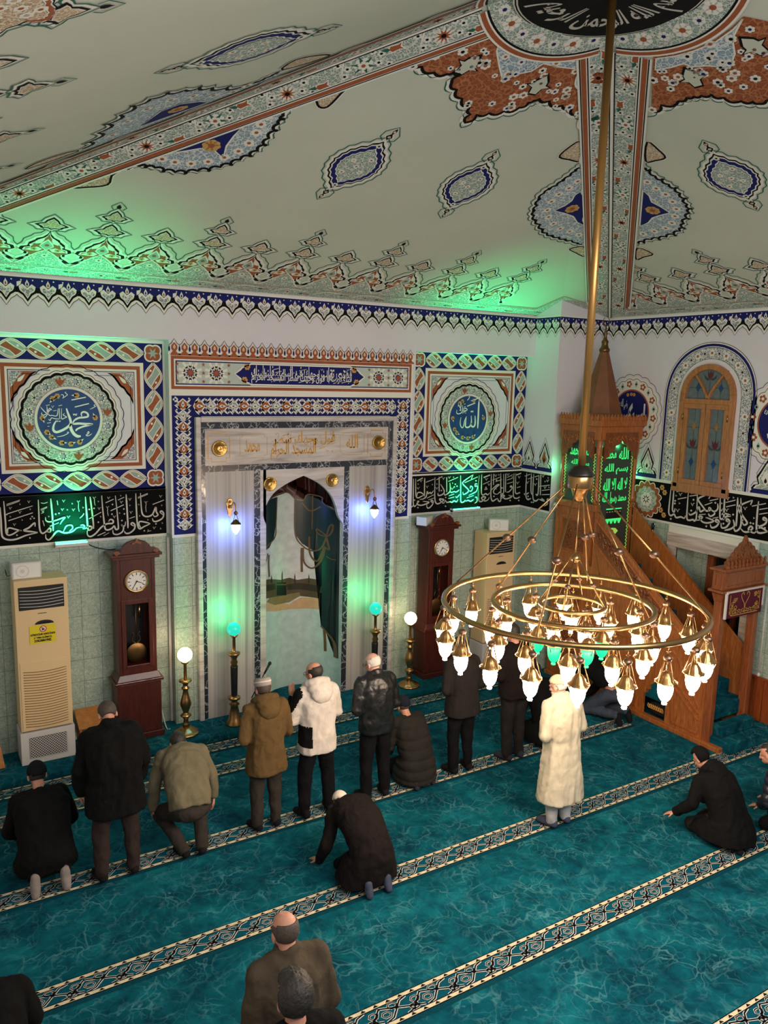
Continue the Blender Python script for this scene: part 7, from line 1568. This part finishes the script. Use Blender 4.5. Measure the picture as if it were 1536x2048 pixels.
def spine_rings(S, X, spec, n=24):
    """spec: (t along spine, rx, ry); S = spine points from pelvis to neck"""
    pts = spline([tuple(p) for p in S], 12, False); out = []
    for t, rx, ry in spec:
        f = max(0, min(1, t))*(len(pts)-1); i = min(int(f), len(pts)-2); a, b = V(pts[i]), V(pts[i+1]); c = a.lerp(b, f-i)
        T = (V(pts[min(i+2, len(pts)-1)])-V(pts[max(i-1, 0)])).normalized()
        if t < 0: c = c+T*t*.5
        F = T.cross(X).normalized(); out.append((c, X, F, rx, ry))
    return out
def person(label, loc, rz, J, h=1.75, girth=1.0, coat=None, legs='cloth_trouser_black', foot='sock_black', head=None, skin='skin', rise=0.0, coat_name='jacket'):
    k = h/1.75; root = thing('person', label, 'person', (loc[0], loc[1], loc[2] if len(loc) > 2 else 0.0), rz); root.scale = (k, k, k)
    X = V((1, 0, 0)); pel, wai, che, nec, hc = [V(p) for p in J['spine']]; S = [pel, wai, che, nec]
    hp = J.get('pitch', .25); hy = J.get('yaw', 0.0)
    hx = V((cos(hy), sin(hy), 0)); hf = V((-sin(hy)*cos(hp), cos(hy)*cos(hp), -sin(hp))); hu = hx.cross(hf); ax = (hx, hf, hu)
    Hd = lambda x, y, z: hc+hx*x+hf*y+hu*z
    # ---- body: one continuous skin
    b = Blob()
    b.rings(spine_rings(S, X, [(0, .14, .095), (.33, .125, .085), (.66, .14, .095), (.85, .13, .08), (1, .06, .055)]))
    b.cap(nec-(nec-che).normalized()*.03, hc-hu*.05-hf*.015, .058, .055)
    b.ell(Hd(0, -.008, .025), (.077, .097, .092), ax); b.ell(Hd(0, .030, -.045), (.058, .066, .068), ax); b.ell(Hd(0, .062, -.085), (.034, .03, .026), ax)
    b.cap(Hd(0, .092, .005), Hd(0, .115, -.032), .011, .016); b.cap(Hd(-.035, .083, .018), Hd(.035, .083, .018), .013, .013); b.cap(Hd(-.022, .092, -.066), Hd(.022, .092, -.066), .009, .009); b.cap(Hd(-.018, .090, -.079), Hd(.018, .090, -.079), .009, .009)
    for sx in (-1, 1):
        b.ell(Hd(sx*.080, -.004, -.014), (.011, .022, .034), ax); b.ell(Hd(sx*.034, .072, -.028), (.02, .02, .018), ax)
    for sd, sx in (('L', -1), ('R', 1)):
        sh, el, wr_ = [V(p) for p in J['arm'+sd]]
        b.chain([nec+(sh-nec)*.45, sh], [.055, .056]); b.chain([sh, el, wr_], [.050, .040, .027])
        hd = J.get('hand'+sd) or ((wr_-el).normalized(), V((0, -1, 0)), .6); hand(b, wr_, hd[0], hd[1], hd[2], sx)
        hip, kn, an, to = [V(p) for p in J['leg'+sd]]
        b.chain([hip, kn, an], [.080, .052, .036]); he = an-(to-an).normalized()*.035+V((0, 0, -.03)) if 'tuck' not in J else an+V((0, -.02, .0)); b.chain([he, an*.4+to*.6, to], [.034, .036, .026]); b.cap(an, he, .036, .032)
    b.fuse('body', root, skin, .0085, 2)
    # ---- trousers and footwear
    t = Blob(); t.ell(pel+V((0, -.005, -.01)), (.165*girth**.5, .125*girth**.5, .12))
    for sd in 'LR':
        hip, kn, an, to = [V(p) for p in J['leg'+sd]]; cuff = an.lerp(kn, .04); t.chain([hip, hip.lerp(kn, .5), kn, kn.lerp(an, .5), cuff], [.108*girth**.3, .095, .080, .072, .066])
    t.fuse('trousers', root, legs, .013, 4, .012, (7, 7, 5), seed=len(label)*.37)
    for sd in 'LR':
        hip, kn, an, to = [V(p) for p in J['leg'+sd]]; f = Blob(); he = an-(to-an).normalized()*.035+V((0, 0, -.03)) if 'tuck' not in J else an+V((0, -.02, .0))
        f.chain([he, an*.4+to*.6, to], [.045, .050, .040]); f.cap(an.lerp(kn, .12), he, .046, .043); f.fuse('sock', root, foot, .009, 3)
    # ---- coat
    if coat:
        c = Blob(); g_ = girth; sp = coat.get('spec') or [(-.28, .205, .150), (0, .205, .150), (.22, .195, .145), (.5, .205, .148), (.75, .205, .138), (.9, .165, .108), (1.0, .088, .080), (1.08, .074, .074)]
        rs = spine_rings(S, X, [(tt, rx*g_, ry*g_) for tt, rx, ry in sp if tt >= -.01])
        low = coat.get('hem')   # list of (dx, dy, dz from pelvis, rx, ry)
        if low: rs = [(pel+V((0, dy, dz)), X, V((0, 1, 0)), rx*g_, ry*g_) for dy, dz, rx, ry in low] + rs
        c.rings(rs)
        for sd in 'LR':
            sh, el, wr_ = [V(p) for p in J['arm'+sd]]; e = coat.get('sleeve', 1.0)
            c.chain([nec+(sh-nec)*.35-V((0, 0, .015)), sh], [.080, .076*e]); c.chain([sh, sh.lerp(el, .5), el, el.lerp(wr_, .5), wr_.lerp(el, .06)], [.076*e, .070*e, .064*e, .058*e, .050*e])
        if coat.get('collar'): c.rings([(nec-hu*.0+V((0, 0, -.02)), X, hf, .085, .085), (nec+(hc-nec)*.42, X, hf, .076, .080)])
        co_ = c.fuse(coat_name, root, coat['m'], .0125, 4, coat.get('fold', .016), coat.get('fs', (7, 7, 3)), coat.get('quilt', 0.0), seed=len(label)*1.3)
        if coat.get('hood') == 'down':
            hb = Blob(); bk = (nec-che).normalized().cross(X).normalized(); bk = bk if bk.y < 0 else -bk; up = (nec-che).normalized()
            hb.ell(nec+bk*.135-up*.060, (.125, .060, .115), (X, bk, up)); hb.ell(nec+bk*.105-up*.01, (.145, .075, .075), (X, bk, up))
            rim = [nec+X*(.118*cos(a))+bk*(.10*sin(a)-.0)+up*(.025+.035*sin(a)) for a in [PI*(-.38+1.76*q/14) for q in range(15)]]; hb.chain(rim, [.030+.016*sin(PI*q/14) for q in range(15)])
            hb.cap(rim[0], rim[0]-bk*.03-up*.10, .03, .02); hb.cap(rim[-1], rim[-1]-bk*.03-up*.10, .03, .02)
            hb.fuse('hood', root, coat['m'], .010, 3, .008, (9, 9, 9), seed=2.2)
        if coat.get('panel'):
            co_.data.materials.append(MATS['cloth_black'])
            for pg in co_.data.polygons:
                if coat['panel'](pg.center): pg.material_index = 1
    # ---- hair, cap, glasses
    C0 = Hd(0, -.008, .025)
    for it in (head or []):
        kind, m = it
        if kind == 'hair': shell('hair', root, C0, ax, (.087, .107, .102), lambda d: d.z > .62-1.25*max(-.05, -d.y)-(.35 if abs(d.x) > .85 and d.y < .15 else 0) or (d.y < -.15 and d.z > -.72), m)
        if kind == 'thick': shell('hair', root, C0+hu*.012, ax, (.100, .120, .118), lambda d: d.z > .45-1.2*max(-.05, -d.y) or (d.y < -.05 and d.z > -.72), m, None, 48, .02)
        if kind == 'bald': shell('hair', root, C0, ax, (.084, .104, .098), lambda d: d.y < .30 and -.72 < d.z < .42-.5*max(0, -d.y)*-.2 and (abs(d.x) > .35 or d.y < -.2), m, None, 40, .008)
        if kind == 'beanie':
            shell('beanie', root, C0, ax, (.094, .113, .115), lambda d: d.z > -.05+.35*d.y, m, None, 40, .014); 
        if kind == 'cap': shell('prayer_cap', root, C0, ax, (.090, .110, .102), lambda d: d.z > .10+.35*d.y, m, None, 40, .012)
        if kind == 'flatcap':
            g = G(); rings = [[Hd(r*.092*cos(2*PI*q/32), -.012+r*.112*sin(2*PI*q/32), z) for q in range(32)] for r, z in ((.98, .035), (1.02, .05), (1.0, .10), (.93, .118), (.6, .124), (.1, .126))]
            g.loft(rings, m); o = g.build('prayer_cap', root)
            if m == 'knit_grey':
                g = G(); rings = [[Hd(r*.092*cos(2*PI*q/32), -.012+r*.112*sin(2*PI*q/32), z) for q in range(32)] for r, z in ((1.035, .075), (1.03, .090))]; g.loft(rings, 'knit_white'); g.build('cap_band', o)
        if kind == 'beard': shell('beard', root, Hd(0, .03, -.045), ax, (.068, .078, .075), lambda d: d.y > .1 and d.z < .1 and not (abs(d.x) < .3 and d.z > -.3), m, None, 30, .01)
        if kind == 'glasses':
            g = G()
            for sx in (-1, 1):
                g.tube([Hd(sx*(.034+.022*cos(a)), .105, .004+.018*sin(a)) for a in [2*PI*q/16 for q in range(17)]], .0022, 'black_plastic', 6, False); g.tube([Hd(sx*.056, .103, .008), Hd(sx*.080, .03, .008), Hd(sx*.084, -.01, -.005)], .0022, 'black_plastic', 6)
            g.tube([Hd(-.012, .107, .006), Hd(.012, .107, .006)], .0022, 'black_plastic', 6); g.build('glasses', root)
    return root
def stand(arms='fold', pitch=.25, bow=0.0, legs=.10, yaw=0.0, step=0.0):
    J = dict(spine=[(0, -.01, .95), (0, .0, 1.10), (0, -.015+bow*.3, 1.30), (0, .01+bow, 1.50-bow*.25), (0, .045+bow*1.9, 1.635-bow*.85)], pitch=pitch, yaw=yaw)
    n = V(J['spine'][3])
    for sd, s in (('L', -1), ('R', 1)):
        sh = n+V((s*.185, -.005, -.075))
        if arms == 'fold': J['arm'+sd] = [sh, sh+V((s*.075, -.055, -.285)), V((s*.045, .20+bow*.3, 1.12+.02*s))]; J['hand'+sd] = ((-s, .25, 0), (0, -1, 0), .5)
        elif arms == 'dua': J['arm'+sd] = [sh, sh+V((s*.085, .02, -.28)), V((s*.17, .26, 1.30))]; J['hand'+sd] = ((0, .35, 1), (0, -1, .2), .35)
        else: J['arm'+sd] = [sh, sh+V((s*.10, -.02, -.28)), sh+V((s*.09, .06, -.53))]; J['hand'+sd] = ((0, .15, -1), (-s, 0, 0), .6)
        J['leg'+sd] = [(s*.085, -.005, .90), (s*(legs+.005), .012+step*s, .49), (s*(legs+.015), -.03+step*s, .085), (s*(legs+.045), .13+step*s, .036)]
    return J
def seiza(lean=.1, pitch=.35, tuck=True, arms='thigh', yaw=0.0, armsL=None, up=0.0):
    J = dict(spine=[(0, -.14, .33+up), (0, -.11+lean*.2, .49+up), (0, -.06+lean*.75, .70+up-lean*.12), (0, -.03+lean*1.35, .875+up-lean*.45), (0, .03+lean*1.8, 1.005+up-lean*.62)], pitch=pitch, yaw=yaw)
    n = V(J['spine'][3])
    for sd, s in (('L', -1), ('R', 1)):
        sh = n+V((s*.185, -.005, -.07)); J['arm'+sd] = [sh, sh+V((s*.09, .02, -.28)), V((s*.15, .22+lean*.6, .30))]; J['hand'+sd] = ((0, 1, -.35), (0, 0, -1), .3)
        J['leg'+sd] = [(s*.09, -.10, .30+up), (s*.16, .26, .10), (s*.13, -.27, .20 if tuck else .10), (s*.135, -.33 if tuck else -.40, .045)]
    if armsL: J['armL'] = [V(J['armL'][0])]+[V(p) for p in armsL[:2]]; J['handL'] = armsL[2]
    if tuck: J['tuck'] = 1
    return J
def bowed(pitch=.9, armsL=None):
    J = dict(spine=[(0, -.20, .42), (0, -.06, .60), (0, .19, .70), (0, .39, .68), (0, .53, .655)], pitch=pitch, tuck=1)
    for sd, s in (('L', -1), ('R', 1)):
        sh = V((s*.185, .35, .63)); J['arm'+sd] = [sh, V((s*.31, .28, .36)), V((s*.27, .50, .10))]; J['hand'+sd] = ((0, 1, -.25), (0, 0, -1), .25)
        J['leg'+sd] = [(s*.09, -.16, .40), (s*.17, .20, .10), (s*.12, -.32, .16), (s*.12, -.38, .045)]
    if armsL: J['armL'] = [V(J['armL'][0])]+[V(p) for p in armsL[:2]]; J['handL'] = armsL[2]
    return J
fp = lambda x, y: tuple(floor_px(x, y))
hem_hip = [(-.0, -.17, .215, .155), (0, -.10, .212, .155)]
hem_thigh = [(-.0, -.24, .225, .165), (0, -.12, .215, .160)]
hem_long = [(-.015, -.60, .265, .20), (-.01, -.40, .25, .185), (0, -.18, .225, .165)]
kneel_hem = [(.06, -.24, .27, .30), (.05, -.14, .255, .27), (.01, -.02, .225, .19)]
# --- row on the second border
person('person kneeling at the left edge in a black coat and beanie, grey socked soles showing', fp(92, 1752), .0, seiza(.14, .45), 1.82, 1.2, dict(m='cloth_black', hem=[(.14, -.20, .225, .18), (.08, -.13, .235, .20), (.01, -.02, .215, .17)], sleeve=1.15, fold=.018), 'cloth_black', 'sock_grey', [('beanie', 'knit_black'), ('hair', 'hair_dark')])
person('person standing with a deeply bowed head in a black coat and brown trousers', fp(236, 1752), .0, stand('hang', .95, .09, .135), 1.84, 1.22, dict(m='cloth_black', hem=hem_thigh, sleeve=1.25, fold=.022, collar=1), 'cloth_trouser_brown', 'sock_black', [('hair', 'hair_short')])
J = dict(spine=[(0, -.20, .62), (0, -.10, .77), (0, .09, .94), (0, .25, 1.05), (0, .38, 1.04)], pitch=1.0)
for sd, s in (('L', -1), ('R', 1)):
    sh = V((s*.19, .21, 1.0)); J['arm'+sd] = [sh, sh+V((s*.10, -.05, -.27)), sh+V((s*.12, -.05, -.50))]; J['hand'+sd] = ((0, .1, -1), (-s, 0, 0), .5)
J['legL'] = [(-.09, -.17, .60), (-.24, .16, .43), (-.04, -.06, .085), (-.09, .10, .036)]; J['legR'] = [(.09, -.17, .60), (.16, .16, .44), (.14, -.06, .085), (.17, .10, .036)]
person('person in a grey olive sweater half squatting with both hands hanging beside the knees', fp(375, 1708), -.1, J, 1.80, 1.10, dict(m='cloth_olive', spec=[(-.0, .185, .150), (.22, .19, .15), (.5, .205, .150), (.75, .205, .138), (.9, .165, .108), (1.0, .10, .09), (1.08, .09, .085)], hem=None, sleeve=1.05, fold=.013, collar=1), 'cloth_trouser_grey', 'sock_black', [('hair', 'hair_dark')], coat_name='sweater')
p4 = person('person standing in an olive brown hooded parka and a grey striped prayer cap', fp(532, 1655), .0, stand('fold', .35, .02, .10), 1.74, 1.05, dict(m='cloth_parka', hem=hem_thigh, hood='down', sleeve=1.12, fold=.018), 'cloth_trouser_grey', 'sock_black', [('flatcap', 'knit_grey'), ('hair', 'hair_short')])
p5 = person('person standing in a white hooded jacket with black panels, bald crown and glasses', fp(632, 1628), .0, stand('dua', .30, .02, .135, .45), 1.83, 1.02, dict(m='cloth_white', hem=hem_hip, hood='down', sleeve=1.08, fold=.014, panel=lambda c: (c.x < -.125 and .87 < c.z < 1.10 and c.y < .06) or (c.x < -.20 and c.z > 1.13 and c.y > -.02+.3*(1.3-c.z)) or (c.x > .2 and c.z > 1.15 and c.y > .03)), 'cloth_trouser_black', 'sock_black', [('bald', 'hair_dark'), ('glasses', '')])
p6 = person('person with white hair and glasses standing in a black leather jacket', fp(748, 1594), .0, stand('fold', .40, .03, .11, .35), 1.81, 1.05, dict(m='leather', hem=[(0, -.10, .20, .15)], sleeve=1.1, fold=.016, collar=1), 'cloth_trouser_black', 'sock_black', [('bald', 'hair_white'), ('glasses', '')], 'skin_pale')
person('person sitting on the heels in a dark quilted puffer jacket and a navy beanie', fp(818, 1555), .1, seiza(.08, .3, True), 1.68, 1.18, dict(m='cloth_puffer', hem=[(.03, -.26, .235, .235), (.03, -.15, .235, .225), (.01, -.02, .22, .18)], sleeve=1.2, fold=.006, quilt=.125), 'cloth_trouser_black', 'sock_dark', [('beanie', 'knit_navy'), ('hair', 'hair_short')], coat_name='puffer_jacket')
person('person standing in a charcoal sweater behind the left edge of the chandelier', fp(918, 1542), .0, stand('fold', .4, .03, .10), 1.80, 1.08, dict(m='cloth_charcoal', hem=hem_hip, sleeve=1.05, fold=.010), 'cloth_trouser_black', 'sock_black', [('hair', 'hair_dark')], coat_name='sweater')
person('person standing in black behind the chandelier lamps, between charcoal sweater and cream coat', fp(1022, 1517), .0, stand('fold', .4, .03, .085), 1.88, 1.08, dict(m='cloth_brownblack', hem=[(0, -.10, .21, .155)], sleeve=1.08, fold=.012), 'cloth_charcoal', 'sock_dark', [('hair', 'hair_dark')])
person('person sitting on the heels in black, half hidden by the cream coat', fp(1078, 1480), .0, seiza(.08, .4), 1.78, 1.05, dict(m='cloth_black', hem=kneel_hem, sleeve=1.1), 'cloth_black', 'sock_black', [('hair', 'hair_dark')])
person('grey haired person in black jacket and jeans bending forward beside the pulpit', fp(1205, 1432), .12, bowed(.6), 1.82, 1.05, dict(m='cloth_black', sleeve=1.1, hem=None, spec=[(-.05, .20, .155), (.22, .20, .15), (.5, .21, .152), (.75, .21, .14), (.9, .165, .108), (1.0, .09, .08), (1.08, .075, .075)]), 'cloth_jeans', 'sock_black', [('hair', 'hair_grey')])
# --- nearer rows
person('person standing in a long cream coat, pale trousers and a knitted cream cap', fp(1112, 1648), .0, stand('fold', .38, .03, .09, .25), 1.78, 1.06, dict(m='cloth_cream', hem=hem_long, sleeve=1.12, fold=.016, collar=1, fs=(9, 9, 1.6)), 'cloth_lightgrey', 'sock_slate', [('cap', 'knit_cream'), ('hair', 'hair_white'), ('beard', 'hair_white')], 'skin_pale', coat_name='long_coat')
person('person in a black coat and white knitted cap bowing forward on the knees', fp(724, 1754), .0, bowed(.8, [(-.33, .24, .36), (-.34, .40, .09), ((-.2, 1, -.2), (0, 0, -1), .3)]), 1.58, 1.2, dict(m='cloth_brownblack', sleeve=1.15, hem=[(.12, -.34, .30, .22), (.08, -.18, .26, .21), (.03, -.04, .22, .18)], fold=.016), 'cloth_black', 'sock_slate', [('cap', 'knit_white'), ('hair', 'hair_dark')])
person('person in a black hooded coat kneeling with one hand reaching to the carpet', fp(1432, 1672), .06, seiza(.15, .75, False, armsL=[(-.33, .16, .46), (-.36, .36, .26), ((-.3, 1, -.5), (0, 0, -1), .3)]), 1.58, 1.28, dict(m='cloth_black', hem=kneel_hem, sleeve=1.15, hood='down', fold=.015), 'cloth_charcoal', 'sock_black', [('thick', 'cloth_black')])
person('person in a shiny navy puffer jacket, cut off by the right edge', tuple(V(fp(1584, 1668))), .25, seiza(.18, .4), 1.66, 1.12, dict(m='cloth_navy', hem=[(.03, -.26, .24, .24), (.03, -.15, .235, .225), (.01, -.02, .22, .18)], sleeve=1.25, fold=.010, quilt=.09), 'cloth_black', 'sock_black', [('hair', 'hair_dark')], coat_name='puffer_jacket')
def stand_at(px_, top, h):
    """floor spot under a head whose crown shows at this pixel"""
    q = floor_px(px_, top, h); return (q.x, q.y, 0)
q = stand_at(572, 1828, 1.76)
person('bald person in an olive brown jacket standing at the bottom edge', (q[0], q[1]-.05, 0), .0, stand('fold', .25, .01, .11), 1.76, 1.14, dict(m='cloth_jacket_brown', hem=hem_hip, sleeve=1.12, fold=.017, collar=1), 'cloth_trouser_black', 'sock_black', [('bald', 'hair_short')])
q = stand_at(585, 1946, 1.86)
person('thick dark haired head at the bottom edge, person before the olive brown jacket', (q[0], q[1]-.06, 0), .0, stand('fold', .05, .0, .10), 1.84, 1.0, dict(m='cloth_black', hem=hem_hip, sleeve=1.05), 'cloth_trouser_black', 'sock_black', [('thick', 'hair_dark')])
q = floor_px(-20, 1975, .95)
person('person in a dark coat at the lower left corner, only the shoulder showing', (q.x-.02, q.y, 0), .0, seiza(.12, .4), 1.80, 1.1, dict(m='cloth_black', hem=kneel_hem, sleeve=1.15), 'cloth_black', 'sock_black', [('hair', 'hair_dark')])
